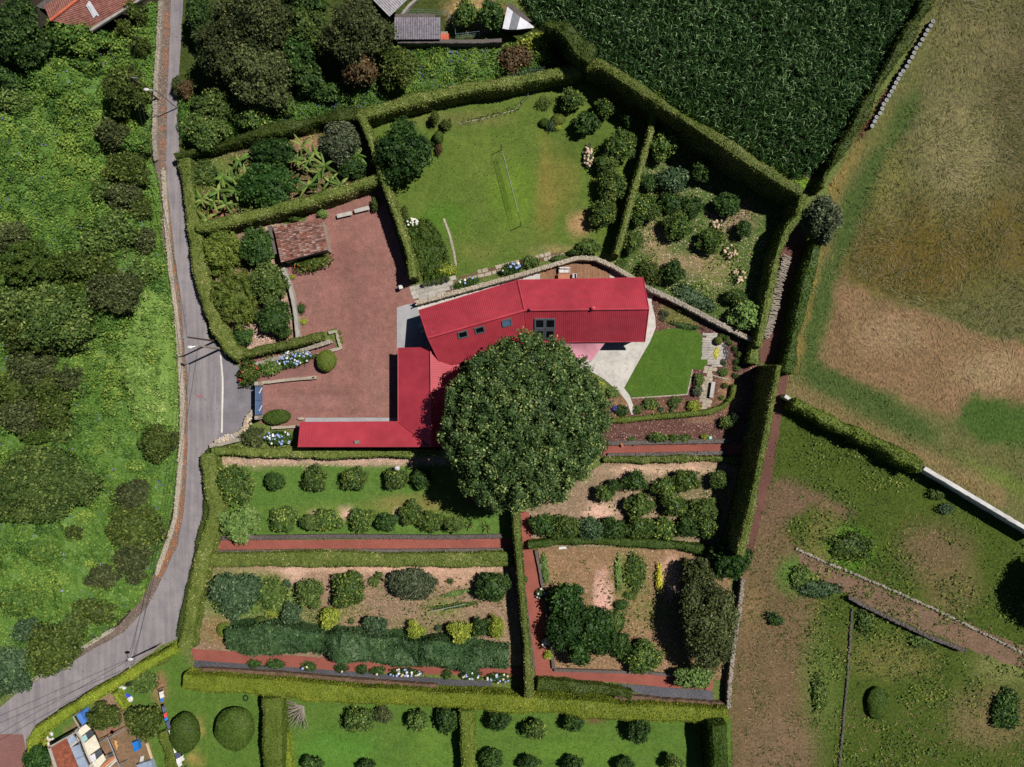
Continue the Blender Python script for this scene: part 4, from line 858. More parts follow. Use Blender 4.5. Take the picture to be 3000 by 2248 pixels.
# garage wing
E1, E2 = 2.7, 4.7
ga = W3(1166, 1019, E1); gb = W3(1166, 1236, E1); gc = W3(1264, 1309, E2); gd = W3(1261.5, 1017, E2)
ga2 = W3(1345, 1019, E1 + .2); gc2 = W3(1352, 1309, E1 + .2); he = W3(879, 1238, E1); hr = W3(872, 1309, E2 - .4)
gv = W3(1238, 1309, E2 - .4); gc.z = E2
corr('garage_roof', ga, gb, gc, gd, .22, .012, 'roof_red', house); corr('garage_roof', gc2, ga2, gd, gc, .22, .012, 'roof_red', house)
corr('garage_roof', gb, he, hr, W3(1262, 1309, E2 - .35), .22, .012, 'roof_red', house)
ridge('ridge_cap', gd + up, gc + up, .12, 'roof_red_cap', house); ridge('valley_seam', gb + up, W3(1262, 1307, E2 - .1), .06, 'roof_red', house)
ridge('gutter', ga - up, gb - up, .07, 'roof_red_cap', house); ridge('gutter', gb - up, he - up, .07, 'roof_red_cap', house); ridge('verge_trim', hr, W3(1262, 1309, E2 - .35), .07, 'roof_red_cap', house)
g = G(); g.prism([(ga.x + .35, ga.y - .3), (gb.x + .35, gb.y - .3), (he.x + .3, he.y - .3), (hr.x + .3, hr.y + .25), (gc2.x - .3, gc2.y + .25), (ga2.x - .3, ga2.y - .3)], -.05, E1 - .12)
g.prism([(hr.x + .3, hr.y + .1), (gc2.x - 4, gc2.y + .1), (gc2.x - 4, gc2.y + .35), (hr.x + .3, hr.y + .35)], E1 - .12, E2 - .6)
g.make('garage_wall', 'wall_red', house)
p = on_plane(1047, 1295, gb, he, hr); g = G(); g.box(p.x, p.y, p.z - .1, .62, .42, .45, .15); g.make('roof_box', 'wood_grey', house)

# shade sail and terrace furniture
a, b, c = W3(1650, 1004, 3.0), W3(1772, 1006, 3.0), W3(1733, 1058, 2.5)
sl_ = G(); m = 10; P = []; d_ = W3(1620, 1040, 2.4)
for i in range(m + 1):
    for j in range(m + 1):
        u, v = i / m, j / m; q = (a.lerp(b, u)).lerp(d_.lerp(c, u), v); q.z -= .35 * math.sin(math.pi * u) * math.sin(math.pi * v); P.append(tuple(q))
sl_.add(P, [(i * (m + 1) + j, (i + 1) * (m + 1) + j, (i + 1) * (m + 1) + j + 1, i * (m + 1) + j + 1) for i in range(m) for j in range(m)])
sl_.add([(x, y, z - .02) for x, y, z in P], [(i * (m + 1) + j, i * (m + 1) + j + 1, (i + 1) * (m + 1) + j + 1, (i + 1) * (m + 1) + j) for i in range(m) for j in range(m)])
root = empty('shade_sail', (c.x, c.y, .1), 'dusty pink shade sail stretched from the eave over the terrace', 'awning')
sl_.make('canopy', 'sail_pink', root, smooth=True)
g = G(); g.tube([(c.x, c.y, .1), (c.x, c.y, 2.55)], .05, 8); g.make('post', 'steel', root)
g = G(); g.tube([a, b], .05, 8); g.make('rail', 'steel', root)
def bx(root, name, mat, cx, cy, z0, sx, sy, sz, rot=0.0, dx=0.0, dy=0.0):
    c, s = math.cos(rot), math.sin(rot); g = G(); g.box(cx + c * dx - s * dy, cy + s * dx + c * dy, z0, sx, sy, sz, rot); return g.make(name, mat, root)
zt = .15
x, y = W(1653, 792, .5); r = empty('outdoor_sofa', (x, y, zt), 'white cushioned two seat garden sofa on the timber deck', 'sofa')
bx(r, 'frame', 'white', x, y, zt + .12, 1.4, .75, .18)
for s in (-1, 1):
    bx(r, 'seat_cushion', 'cushion', x, y, zt + .3, .62, .5, .16, 0, s * .32, -.1); bx(r, 'back_cushion', 'cushion', x, y, zt + .44, .62, .2, .34, 0, s * .32, .26); bx(r, 'arm', 'white', x, y, zt + .3, .06, .75, .28, 0, s * .7, 0)
    for t in (-1, 1): bx(r, 'leg', 'white', x, y, zt, .06, .06, .12, 0, s * .66, t * .33)
x, y = W(1652, 812, .6); r = empty('garden_table', (x, y, zt), 'reddish teak slatted table half under the red eave', 'table')
for i in range(6): bx(r, 'slat', 'teak', x, y, zt + .68, 1.5, .13, .04, 0, 0, (i - 2.5) * .15)
for s in (-1, 0, 1): bx(r, 'cross_bar', 'teak', x, y, zt + .722, .09, .9, .015, 0, s * .72, 0)
for s in (-1, 1):
    for t in (-1, 1): bx(r, 'leg', 'teak', x, y, zt, .08, .08, .68, 0, s * .68, t * .38)
def chair(label, px, py, rot, z0=zt, cu='cushion'):
    x, y = W(px, py, .5); r = empty('garden_chair', (x, y, z0), label, 'chair')
    bx(r, 'seat', 'white', x, y, z0 + .38, .55, .55, .06, rot); bx(r, 'cushion', cu, x, y, z0 + .44, .44, .5, .08, rot)
    bx(r, 'backrest', 'white', x, y, z0 + .38, .07, .55, .5, rot, .27, 0)
    for s in (-1, 1):
        bx(r, 'arm', 'white', x, y, z0 + .58, .5, .05, .04, rot, 0, s * .27)
        for t in (-1, 1): bx(r, 'leg', 'white', x, y, z0, .05, .05, .38, rot, s * .24, t * .24)
chair('white garden chair beside the teak table on the deck', 1682, 809, 0)
chair('white chair in the gable shade, the one nearer the cobble edge', 1231, 955, .5, .1); chair('white chair in the gable shade, the one nearer the garage roof', 1238, 970, .4, .1)

# ------------------------------------------------------------------ tiled shed in the courtyard
TL, TR, BR, BL = W3(802, 664, 2.3), W3(941, 639, 3.3), W3(960, 732, 3.3), W3(824, 769, 2.3)
sh = empty('tiled_shed', (*W(880, 702), 0), 'small shed with weathered red barrel tile roof in the courtyard', 'shed')
g = G(); cc = (TL + TR + BR + BL) / 4; q = [(cc.x + (p.x - cc.x) * .93, cc.y + (p.y - cc.y) * .93) for p in (BL, BR, TR, TL)]; g.prism(q, -.05, 2.1)
g.add([(q[1][0], q[1][1], 2.1), (q[2][0], q[2][1], 2.1), (q[2][0], q[2][1], 3.1), (q[1][0], q[1][1], 3.1)], [(0, 1, 2, 3)]); g.make('wall', 'stone', sh)
g = G(); dz = Vector((0, 0, .06)); g.slab(TL - dz, BL - dz, BR - dz, TR - dz, .12); rf = g.make('roof', 'tile_sheet', sh)
ex = (TR - TL).normalized(); ey = (BL - TL).normalized(); en = ex.cross(ey).normalized(); en = en if en.z > 0 else -en; ey = en.cross(ex)
Lx, Ly = (TR - TL).length, (BL - TL).length; nx, ny = 14, 20
P = []; seg = 5
for e, rr, up_ in ((0, .5, .03), (1, .42, 0)):
    for k in range(seg + 1):
        t = math.pi * k / seg; P.append((e * 1.06, -math.cos(t) * rr, math.sin(t) * .45 + up_))
tm = bpy.data.meshes.new('tile'); tm.from_pydata(P, [], [(k, k + 1, k + 2 + seg, k + 1 + seg) for k in range(seg)]); tm.materials.append(M['tiles'])
from mathutils import Matrix
base_inv = Vector((sh.location.x, sh.location.y, 0)); rs = random.Random(3)
for j in range(ny):
    for i in range(nx):
        u, v = i / nx, (j + .5) / ny; p = TL.lerp(TR, u).lerp(BL.lerp(BR, u), v) + en * (.005 + rs.uniform(0, .012)) - base_inv
        sx = (TR - TL).length / nx; sy = Ly / ny * 1.02
        o = bpy.data.objects.new('tile', tm); COL.objects.link(o); o.parent = rf
        o.matrix_basis = Matrix(((ex.x * sx, ey.x * sy, en.x * .2, p.x), (ex.y * sx, ey.y * sy, en.y * .2, p.y), (ex.z * sx, ey.z * sy, en.z * .2, p.z), (0, 0, 0, 1))) @ Matrix.Rotation(rs.uniform(-.03, .03), 4, 'Z')
wall('tile capped stub wall beside the shed', [(788, 662), (797, 700), (806, 745)], .45, 1.6, 'stone_dark', 'stub_wall')

# stone benches, planters, gate
def stone_bench(label, px, py, rot, L=2.0):
    x, y = W(px, py, .4); r = empty('stone_bench', (x, y, .06), label, 'bench')
    bx(r, 'seat', 'concrete', x, y, .5, L, .5, .12, rot)
    for s in (-1, 1): bx(r, 'leg', 'concrete', x, y, .05, .16, .34, .45, rot, s * L * .34, 0)
stone_bench('pale stone bench nearer the tiled shed', 1010, 630, .22); stone_bench('pale stone bench nearer the corner of the tall hedges', 1061, 615, .25)
stone_bench('weathered grey bench at the end of the slab path', 2086, 1142, 1.42, 2.1)
x, y = W(756, 1170); gt = empty('sliding_gate', (x, y, 0), 'blue panelled double driveway gate with two white motor arms', 'gate')
gx, gy0, gy1 = W(769, 1135)[0], W(769, 1132)[1], W(769, 1214)[1]; mid = (gy0 + gy1) / 2
for s, (u, v) in ((0, (gy0, mid + .02)), (1, (mid - .02, gy1))):
    lf_ = bx(gt, 'gate_leaf', 'gate_blue', gx, (u + v) / 2, .1, .08, abs(u - v), 2.5)
for yy in (gy0 - .9, gy1 + .5):
    p = G(); p.tube([(gx + .1, yy, 1.5), (gx + .45, yy + .7, 1.5)], .07, 8); p.make('motor_arm', 'white', gt)
for yy in (gy0 + .35, gy1 - .35): bx(gt, 'gate_post', 'stone', gx, yy, -.02, .5, .5, 2.3)
def pot(label, px, py, h=.4, r=.2, mat='terracotta', plant=None, name='flower_pot', z0=.1):
    x, y = W(px, py, h); root = empty(name, (x, y, z0), label, 'pot')
    g = G(); g.tube([(x, y, z0), (x, y, z0 + h), (x, y, z0 + h), (x, y, z0 + h * .8)], [r * .7, r, r * .85, r * .82], 10); g.make('body', mat, root)
    if plant:
        g = G(); crown_geo(g, (x, y, z0 + h + .12), r * 1.3, r * 1.3, .25, plant, np.random.default_rng(int(px)), 1.0); g.make('plant', KIND[plant][0], root)
for i, (px, py) in enumerate([(1243, 834), (1258, 830), (1270, 828), (1284, 825), (1297, 823), (1311, 819)]):
    pot('white flower pot on the slab path, %s from the courtyard end' % ['first', 'second', 'third', 'fourth', 'fifth', 'sixth'][i], px, py, .35, .2 if i != 3 else .27, 'white' if i != 2 else 'terracotta', 'mid' if i % 2 else 'grey')
x, y = W(1175, 842, .9); r = empty('lamp_stone', (x, y, .06), 'white topped stone lamp post at the courtyard corner', 'lamp')
bx(r, 'post', 'stone', x, y, .05, .3, .3, 1.0, .3); bx(r, 'cap', 'white', x, y, 1.05, .5, .5, .14, .3)
x, y = W(919, 1106, .8); r = empty('lamp_stone', (x, y, .06), 'small dark lantern on the end of the driveway wall', 'lamp')
bx(r, 'base', 'stone', x, y, .6, .2, .2, .25, .1); bx(r, 'lantern', 'rubber', x, y, .85, .14, .14, .2, .1)
x, y = W(881, 1227, .3); g = G(); g.blob((x, y, .25), (.55, .22, .24), 2, .12, 4); g.make('boulder', 'stone_pale', org=(x, y, 0), label='pale oval boulder lying at the garage corner', cat='stone')
for lab, px, py, w_, d_, rot in (('wooden planter of leafy herbs beside the slab path, upper one', 2047, 1112, 1.1, 1.5, -.15), ('wooden planter of yellow and grey flowers beside the slab path', 2042, 1146, 1.1, 1.2, -.15), ('wooden planter of bright leafy greens below the flower planter', 2033, 1190, 1.5, 1.2, -.15)):
    x, y = W(px, py, .4); r = empty('planter_box', (x, y, .05), lab, 'planter')
    for s in (-1, 1): bx(r, 'side_board', 'wood_pole', x, y, .03, w_, .06, .42, rot, 0, s * d_ / 2); bx(r, 'end_board', 'wood_pole', x, y, .03, .06, d_ - .07, .42, rot, s * w_ / 2, 0)
    bx(r, 'earth', 'soil', x, y, .03, w_ - .1, d_ - .1, .36, rot)
    g = G(); crown_geo(g, (x, y, .62), w_ * .62, d_ * .6, .35, 'mid' if 'herbs' in lab else ('citrus' if 'greens' in lab else 'grey'), np.random.default_rng(int(px)), 1.0); g.make('plants', KIND['mid' if 'herbs' in lab else ('lime' if 'greens' in lab else 'grey')][0], r)

# net on the lawn
pA, pB = W3(1468, 441, 0), W3(1525, 663, 0); root = empty('lawn_net', (*((pA + pB) / 2)[:2], 0), 'badminton net with white top band stretched between two dark posts', 'net')
nd = (pB - pA).normalized(); n0, n1 = pA + nd * .9, pB - nd * 1.3
for p in (pA, pB): g = G(); g.tube([p, p + Vector((0, 0, 2.4))], .05, 8); g.make('post', 'rubber', root)
g = G(); m = 60
for i in range(m + 1):
    p = n0.lerp(n1, i / m); g.tube([p + Vector((0, 0, 1.2)), p + Vector((0, 0, 2.25))], .008, 4, False)
for k in range(8): g.tube([n0 + Vector((0, 0, 1.2 + k * .15)), n1 + Vector((0, 0, 1.2 + k * .15))], .008, 4, False)
g.make('mesh', 'wire', root)
g = G(); g.tube([n0 + Vector((0, 0, 2.27)), n1 + Vector((0, 0, 2.27))], .028, 6); g.make('top_band', 'net', root)
g = G()
for p, q in ((pA, n0), (pB, n1)): g.tube([p + Vector((0, 0, 2.3)), q + Vector((0, 0, 2.25))], .012, 4)
g.make('cord', 'wire', root)
# ladder by the lawn hedge
x0, x1 = W3(1526, 302, 0.05), W3(1550, 278, 1.9); r = empty('ladder', (x0.x, x0.y, .05), 'grey metal ladder leaning at the top of the lawn', 'ladder')
dv = (x1 - x0); sd = Vector((-dv.y, dv.x, 0)).normalized() * .2
for s in (-1, 1): g = G(); g.tube([x0 + sd * s, x1 + sd * s], .03, 6); g.make('rail', 'steel', r)
for i in range(8): q = x0 + dv * (i + .7) / 8.5; g = G(); g.tube([q - sd, q + sd], .02, 6); g.make('rung', 'steel', r)

# ------------------------------------------------------------------ drums along the hay field
ordn = ['first', 'second', 'third', 'fourth', 'fifth', 'sixth', 'seventh', 'eighth', 'ninth', 'tenth', 'eleventh', 'twelfth', 'thirteenth', 'fourteenth', 'fifteenth', 'sixteenth', 'seventeenth', 'eighteenth', 'nineteenth', 'twentieth', 'twenty-first', 'twenty-second', 'twenty-third', 'twenty-fourth', 'twenty-fifth']
g = G(); r_ = .24; g.tube([(0, 0, 0), (0, 0, .28), (0, 0, .3), (0, 0, .55), (0, 0, .57), (0, 0, .8)], [r_, r_, r_ * 1.05, r_, r_ * 1.05, r_], 14); ob = g.make('body', 'rubber'); DB = ob.data; bpy.data.objects.remove(ob)
g = G(); g.tube([(0, 0, .8), (0, 0, .83), (0, 0, .83), (0, 0, .82)], [r_ * 1.05, r_ * 1.05, r_ * .9, r_ * .82], 14); ob = g.make('lid', 'drum_lid'); DL = ob.data; bpy.data.objects.remove(ob)
zz = [(1178, 140), (1163, 168), (1143, 197), (1128, 226), (1110, 257), (1092, 289), (1070, 313), (1056, 343), (1043, 372), (1024, 401), (1008, 432), (985, 461), (967, 483), (954, 512), (938, 538), (925, 568), (910, 594), (894, 621), (878, 649), (859, 675), (849, 705), (836, 735), (813, 761), (801, 788), (785, 817)]
def drum(label, px, py, rot, group, lidmat=None):
    x, y = W(px, py, .8); o = empty('steel_drum', (x, y, 0.04), label, 'drum', group)
    share(DB, 'body', o); share(DL, 'lid', o, rot=(0, 0, rot))
for i, (u, v) in enumerate(zz): drum('shiny lidded drum at the hay field edge, %s of the row counted from the top' % ordn[i], 2200 + u / 2.211, v / 2.211, i * .7, 'drums along the hay field')
for i, (u, v) in enumerate(((416, 68), (397, 121), (386, 165))): drum('dark drum beside the lane hedge, %s of three' % ['uppermost', 'middle one', 'lowest'][i], 2200 + u / 2.211, 750 + v / 2.211, i, 'drums beside the lane')

# log pile along the lane
rng = np.random.default_rng(77); g = G(); c = catmull([(*W(*p), 0) for p in ((2300, 755), (2285, 800), (2272, 850), (2262, 900), (2250, 950), (2238, 985))], .12)
d = np.gradient(c[:, :2], axis=0); d /= np.linalg.norm(d, axis=1, keepdims=True)
for i in range(len(c)):
    for k in range(4):
        n_ = np.array([-d[i][1], d[i][0]]) * rng.uniform(.4, .65); a_ = rng.normal() * .25; n_ = np.array([n_[0] * math.cos(a_) - n_[1] * math.sin(a_), n_[0] * math.sin(a_) + n_[1] * math.cos(a_)])
        z = .1 + k * .3 + rng.uniform(-.05, .05); p = c[i][:2] + rng.normal(size=2) * .06
        g.tube([(p[0] - n_[0], p[1] - n_[1], z), (p[0] + n_[0], p[1] + n_[1], z + rng.uniform(-.06, .06))], rng.uniform(.05, .1), 6)
g.make('firewood', 'bark_pale', label='long stack of split firewood beside the sunken lane', cat='firewood', kind='stuff')

# ------------------------------------------------------------------ poles, lamps and wires along the lane
def pole(label, base, h, arm=None, lamp=None, mat='wood_pole', rad=.13, name='utility_pole', cat='pole'):
    b = W3(*base, 0); r = empty(name, (b.x, b.y, 0), label, cat); g = G(); g.tube([(b.x, b.y, -.1), (b.x, b.y, h)], [rad, rad * .7], 10); g.make('shaft', mat, r)
    if arm: g = G(); g.tube([(b.x + arm[0], b.y + arm[1], h - .15), (b.x - arm[2], b.y - arm[3], h - .15)], .06, 6); g.make('cross_arm', 'steel_blue', r)
    if lamp:
        g = G(); e = Vector((b.x + lamp[0], b.y + lamp[1], h + .1)); g.tube([(b.x, b.y, h - .8), (b.x + lamp[0] * .4, b.y + lamp[1] * .4, h - .1), e], .04, 6); g.make('lamp_arm', 'steel', r)
        g = G(); g.blob((e.x + lamp[0] * .15, e.y + lamp[1] * .15, e.z - .02), (.36, .2, .12), 2, 0); g.make('lamp_head', 'white', r)
    return r
pole('wooden utility pole with blue grey arm above the upper lane', (466, 294), 7.2, (.9, -.1, .5, -.1))
pole('dark wooden utility pole rising behind the road hedge', (632, 1000), 8.3, (-1.0, -.1, -.0, 0))
pole('concrete street lamp pole at the gate apron corner', (650, 1022), 7.4, None, (-.75, -.15), 'stone_pale', .16, 'street_lamp', 'street lamp')
pole('utility pole with white lamp at the bend of the lane', (477, 1884), 8.2, None, (.1, .9), 'stone_pale', .13, 'street_lamp', 'street lamp')
pole('street lamp half hidden by the shrubs on the upper lane', (520, 318), 6.0, None, (-.9, 0), 'steel', .08, 'street_lamp', 'street lamp')
def wire(label, a, b, sag, r=.022):
    a, b = Vector(a), Vector(b); P = []
    for i in range(25): t = i / 24; p = a.lerp(b, t); p.z -= sag * 4 * t * (1 - t); P.append(tuple(p))
    g = G(); g.tube(P, r, 4); g.make('power_line', 'wire', org=(a.x, a.y, 0), label=label, cat='wire')
tp = lambda base, h: Vector((*W(*base), h))
p1, p2, p3, p4 = tp((466, 294), 7.1), tp((632, 1000), 8.1), tp((650, 1022), 7.2), tp((477, 1884), 8.0)
wire('black overhead wire from upper pole down the lane to the hedge pole', p1 + Vector((.6, 0, 0)), p2 + Vector((-.8, 0, 0)), 1.2)
wire('second overhead wire beside it on the upper lane', p1 + Vector((-.2, 0, -.1)), p2 + Vector((-.2, 0, -.2)), 1.4)
wire('overhead wire leaving the upper pole past the top edge', tp((505, -150), 7.5), p1, .8)
wire('overhead wire from the gate lamp pole to the bend lamp', p3, p4, 1.6); wire('thin overhead wire beside the lane to the bend lamp', p2 + Vector((-.5, 0, 0)), p4 + Vector((.15, .1, -.3)), 1.8)
wire('overhead wire from the bend lamp along the lane to the corner', p4, tp((-150, 2160), 7.5), .8); wire('lower overhead wire along the lane hedge to the corner', p4 + Vector((0, -.1, -.5)), tp((-150, 2240), 7.0), .8)
pole('old grey pole standing behind the tall hedge by the corn', (2092, 455), 7.0, None, None, 'wood_grey', .07)

# ------------------------------------------------------------------ neighbouring buildings
def roofed(name, label, cat, slopes, mat, wallpoly, wh, pitch=.25, amp=.05, wmat='stone_dark', extra=()):
    c = sum((Vector(p) for p in slopes[0]), Vector()) / 4; r = empty(name, (c.x, c.y, 0), label, cat)
    for s in slopes: corr('roof', *s, pitch, amp, mat, r)
    g = G(); g.prism(wallpoly, -.05, wh); g.make('wall', wmat, r); return r
q = lambda *pp: [tuple(W(x, y, 0)) for x, y in pp]
r = roofed('tiled_barn', 'long barn with brown tiled roof behind the creeper mound', 'barn', [(W3(262, 83, 4.2), W3(430, -18, 4.2), W3(330, -80, 6.2), W3(147, 60, 6.2)), (W3(330, -110, 4.4), W3(130, 18, 4.4), W3(147, 60, 6.2), W3(330, -80, 6.2))], 'tile_sheet', q((160, 65), (270, 95), (430, 0), (340, -60)), 3.9, .3, .06)
pl = (W3(262, 83, 4.2), W3(430, -18, 4.2), W3(147, 60, 6.2)); z6 = lambda x, y: on_plane(100 + x * .1718, y * .1718, *pl)
for (a_, b_, c_, d_) in (((890, 100), (920, 80), (1045, 300), (1020, 320)), ((905, 85), (940, 30), (1080, 260), (1045, 290)), ((940, 30), (955, 25), (1115, 275), (1095, 290))):
    g = G(); g.slab(*[z6(*p) + Vector((0, 0, .09)) for p in (a_, b_, c_, d_)], .03); g.make('clear_sheet', 'sheet_white', r)
ridge('ridge_tiles', W3(147, 60, 6.25), W3(330, -80, 6.25), .16, 'tile_orange', r)
g = G(); g.slab(W3(258, 86, 4.2), W3(266, 92, 4.2), W3(440, -18, 4.2), W3(432, -24, 4.2), .3); g.make('parapet', 'concrete_old', r)
roofed('corrugated_shed', 'shed under a grey corrugated sheet roof, above the dark wall', 'shed', [(W3(1155, 116, 2.4), W3(1291, 115, 2.4), W3(1291, 51, 2.9), W3(1156, 51, 2.9))], 'fibre_dark', q((1165, 112), (1280, 112), (1280, 66), (1165, 66)), 2.2, .3, .06)
roofed('corrugated_barn', 'barn corner with paler grey corrugated roof at the top edge', 'barn', [(W3(1141, 49, 3.2), W3(1205, -12, 3.2), W3(1150, -60, 4.4), W3(1085, -8, 4.4))], 'fibre', q((1142, 38), (1195, -8), (1150, -40), (1100, 0)), 2.9, .28, .05)
x0 = W3(1291, 99, .9); r = empty('tile_canopy', (x0.x, x0.y, 0), 'small bright orange tiled canopy beside the corrugated shed', 'canopy')
corr('roof', W3(1291, 116, .9), W3(1315, 116, .9), W3(1315, 99, 1.1), W3(1291, 99, 1.1), .2, .05, 'tile_orange', r); bx(r, 'support', 'stone', W(1303, 108)[0], W(1303, 108)[1], -.02, .9, .6, .82)
r = empty('metal_shed', (*W(1515, 62), 0), 'shed with patched triangular sheet metal roof beside the corn', 'shed')
for tri in (((1486, 20), (1503, 34), (1490, 87), (1472, 84)), ((1503, 34), (1524, 50), (1514, 87), (1490, 87)), ((1524, 50), (1548, 66), (1540, 84), (1514, 87)), ((1548, 66), (1565, 79), (1563, 82), (1540, 84))):
    g = G(); g.slab(*[W3(a_, b_, 2.6 + (a_ - 1470) * .002) for a_, b_ in tri], .05); g.make('roof_sheet', 'sheet_white' if tri[0][0] != 1503 else 'steel', r)
g = G(); g.prism(q((1478, 95), (1558, 90), (1500, 40), (1488, 40)), -.05, 2.4); g.make('wall', 'stone_dark', r)
r = empty('wire_fence', (*W(1330, 100), 0), 'wire fence with blue green posts enclosing the shed yard', 'fence')
FP = [(1160, 48), (1222, 44), (1312, 48), (1336, 98), (1337, 115), (1369, 112), (1405, 108), (1440, 96)]
for p in FP: g = G(); b_ = W3(*p, 0); g.tube([b_ - Vector((0, 0, .1)), b_ + Vector((0, 0, 1.5))], .035, 6); g.make('post', 'steel_blue', r)
g = G()
for a_, b_ in zip(FP, FP[1:]):
    for k in (.4, .9, 1.45): g.tube([W3(*a_, 0) + Vector((0, 0, k)), W3(*b_, 0) + Vector((0, 0, k))], .018, 4)
g.make('wires', 'steel_blue', r)

# bottom corner house, lean-to and yard
zc = lambda x, y, z: W3(100 + x * .12658, 2080 + y * .12658, z)
r = empty('corner_house', (*W(180, 2220), 0), 'small house with brown tiled roof at the bottom corner', 'house')
corr('roof', zc(330, 860, 3.4), zc(720, 640, 3.4), zc(1180, 1700, 3.4), zc(760, 1800, 3.4), .26, .07, 'tile_sheet2', r) if False else None
g = G(); mm = 11
a_, b_, c_, d_ = zc(390, 870, 3.3), zc(735, 660, 3.3), zc(1120, 1600, 3.3), zc(680, 1760, 3.3)
corr('roof', b_, c_, d_, a_, .36, .08, 'tile_sheet2', r)
g = G(); g.slab(zc(310, 880, 3.3), zc(385, 850, 3.3), zc(690, 1760, 3.3), zc(600, 1780, 3.3), .3); g.make('parapet', 'concrete_old', r)
g = G(); g.slab(zc(320, 860, 3.3), zc(1010, 480, 3.3), zc(1000, 520, 3.3), zc(330, 900, 3.3), .3); g.make('gable_coping', 'concrete_old', r)
g = G(); g.prism([tuple(zc(*p, 3.2).xy) for p in ((340, 880), (725, 660), (1110, 1590), (690, 1740))], -.05, 3.0); g.make('wall', 'wall_cream', r)
for pts, mat in ((((740, 650), (920, 570), (975, 710), (830, 850)), 'sheet_metal'), (((840, 880), (1060, 790), (1150, 1060), (930, 1150)), 'sheet_metal'), (((935, 1160), (1150, 1070), (1290, 1360), (1050, 1480)), 'sheet_metal')):
    g = G(); g.slab(*[zc(*p, 3.0) for p in pts], .05); g.make('metal_sheet', mat, r)
lr_ = empty('lean_to', (*W(270, 2200), 0), 'lean-to of cream and dark corrugated sheets beside the corner house', 'lean-to')
for pts, mat in ((((1000, 480), (1190, 330), (1310, 440), (1080, 620)), 'sheet_pale'), (((1190, 555), (1320, 455), (1390, 570), (1240, 670)), 'sheet_dark'), (((1085, 640), (1190, 560), (1240, 680), (1140, 770)), 'sheet_aqua'), (((1150, 780), (1400, 575), (1530, 870), (1260, 1070)), 'sheet_pale'), (((1400, 1000), (1520, 890), (1580, 1010), (1440, 1140)), 'sheet_dark'), (((1270, 1080), (1400, 1005), (1440, 1145), (1360, 1230)), 'sheet_white'), (((1350, 1240), (1590, 1020), (1660, 1150), (1450, 1400)), 'sheet_pale')):
    P = [zc(*p, 2.4) for p in pts]; corr('roof_sheet', P[3], P[0], P[1], P[2], .2, .03, mat, lr_, .03)
for p in ((1040, 480), (1300, 450), (1640, 1150), (1400, 1300)): b_ = zc(*p, 2.3); g = G(); g.tube([(b_.x, b_.y, -.05), (b_.x, b_.y, 2.36)], .05, 6); g.make('post', 'wood_grey', lr_)
def yardpipe(label, pts, z, mat='steel_blue', rr=.05, name='pipe_frame', cat='pipe'):
    P = [zc(*p, z) for p in pts]; r = empty(name, (P[0].x, P[0].y, 0), label, cat); g = G(); g.tube(P, rr, 6); g.make('rail', mat, r)
    for p in (P[0], P[-1]): g = G(); g.tube([(p.x, p.y, -.05), (p.x, p.y, z)], rr * .9, 6); g.make('post', mat, r)
yardpipe('pale blue pipe rail across the yard beside the lean-to', [(1480, 770), (1700, 660), (2090, 470)], 2.2); yardpipe('pale blue pipe rail running down the yard', [(1700, 660), (1860, 1040), (1980, 1330)], 2.15)
yardpipe('grey bent pipe along the metal sheets of the corner house', [(900, 560), (1050, 780), (1150, 1050), (1290, 1360)], 3.25, 'steel')
yardpipe('white pole beam from the lean-to to the road hedge', [(900, 160), (1050, 420)], 2.45, 'concrete_old', .08)
x, y = zc(1800, 515, .3).xy; g = G(); g.tube([(x, y, 0), (x, y, .3), (x, y, .3), (x, y, .12)], [.22, .32, .28, .2], 14); g.make('basin', 'plastic_coral', org=(x, y, 0), label='coral plastic basin on the yard floor', cat='basin')
x, y = zc(1755, 1045, .3).xy; g = G(); g.box(x, y, 0, .45, .6, .3, .4); g.box(x, y, .3, .36, .5, .02, .4); g.make('crate', 'sheet_dark', org=(x, y, 0), label='dark lidded box on the yard floor below the pipe rail', cat='box')
x, y = zc(1960, 315, .2).xy; g = G(); g.blob((x, y, .12), (.5, .18, .12), 1, .3, 3); g.make('hose', 'plastic_green', org=(x, y, 0), label='crumpled green plastic under the olive yard bush', cat='plastic')
for i, (s, mat, lab) in enumerate(((0, 'terracotta', 'brown timber board lying at the foot of the lean-to'), (1, 'wood_pale', 'pale timber board second from the lean-to'), (2, 'white', 'white board lying outermost of the boards'))):
    a_, b_ = zc(1560 + s * 70, 1330 + s * 15, .1), zc(1870 + s * 18, 1085 + s * 40, .1); g = G(); m_ = (a_ + b_) / 2; g.box(m_.x, m_.y, 0, (b_ - a_).length, .2, .09, math.atan2(b_.y - a_.y, b_.x - a_.x)); g.make('board', mat, org=(m_.x, m_.y, 0), label=lab, cat='board')
tb = lambda name, lab, pts, z, mat, cat: (lambda g: g.make(name, mat, org=(*zc(*pts[0], z).xy, 0), label=lab, cat=cat))((lambda g: (g.prism([tuple(zc(*p, z).xy) for p in pts], 0, z), g)[1])(G()))
tb('tarpaulin', 'blue corrugated sheet leaning beside the lean-to', [(980, 130), (1060, 65), (1200, 290), (1110, 360)], 1.8, 'tarp_blue', 'sheet')
rng = np.random.default_rng(4); x, y = zc(330, 680, .2).xy
for i in range(14):
    px, py = rng.uniform(250, 440), rng.uniform(540, 850); b_ = zc(px, py, .2); g = G(); g.blob((b_.x, b_.y, .14), rng.uniform(.15, .3, 3) * np.array([1, 1, .6]), 1, .35, i)
    g.make('rubble_block', 'white' if i % 3 else 'wood_pale', org=(b_.x, b_.y, 0), label='white rubble block in the heap beside the corner house', cat='rubble', group='rubble heap')
x, y = zc(230, 660, .2).xy; g = G(); g.tube([(x, y, 0), (x, y, .4)], [.25, .33], 12); g.make('clay_pot', 'tile_orange', org=(x, y, 0), label='orange clay tub beside the white rubble', cat='pot')
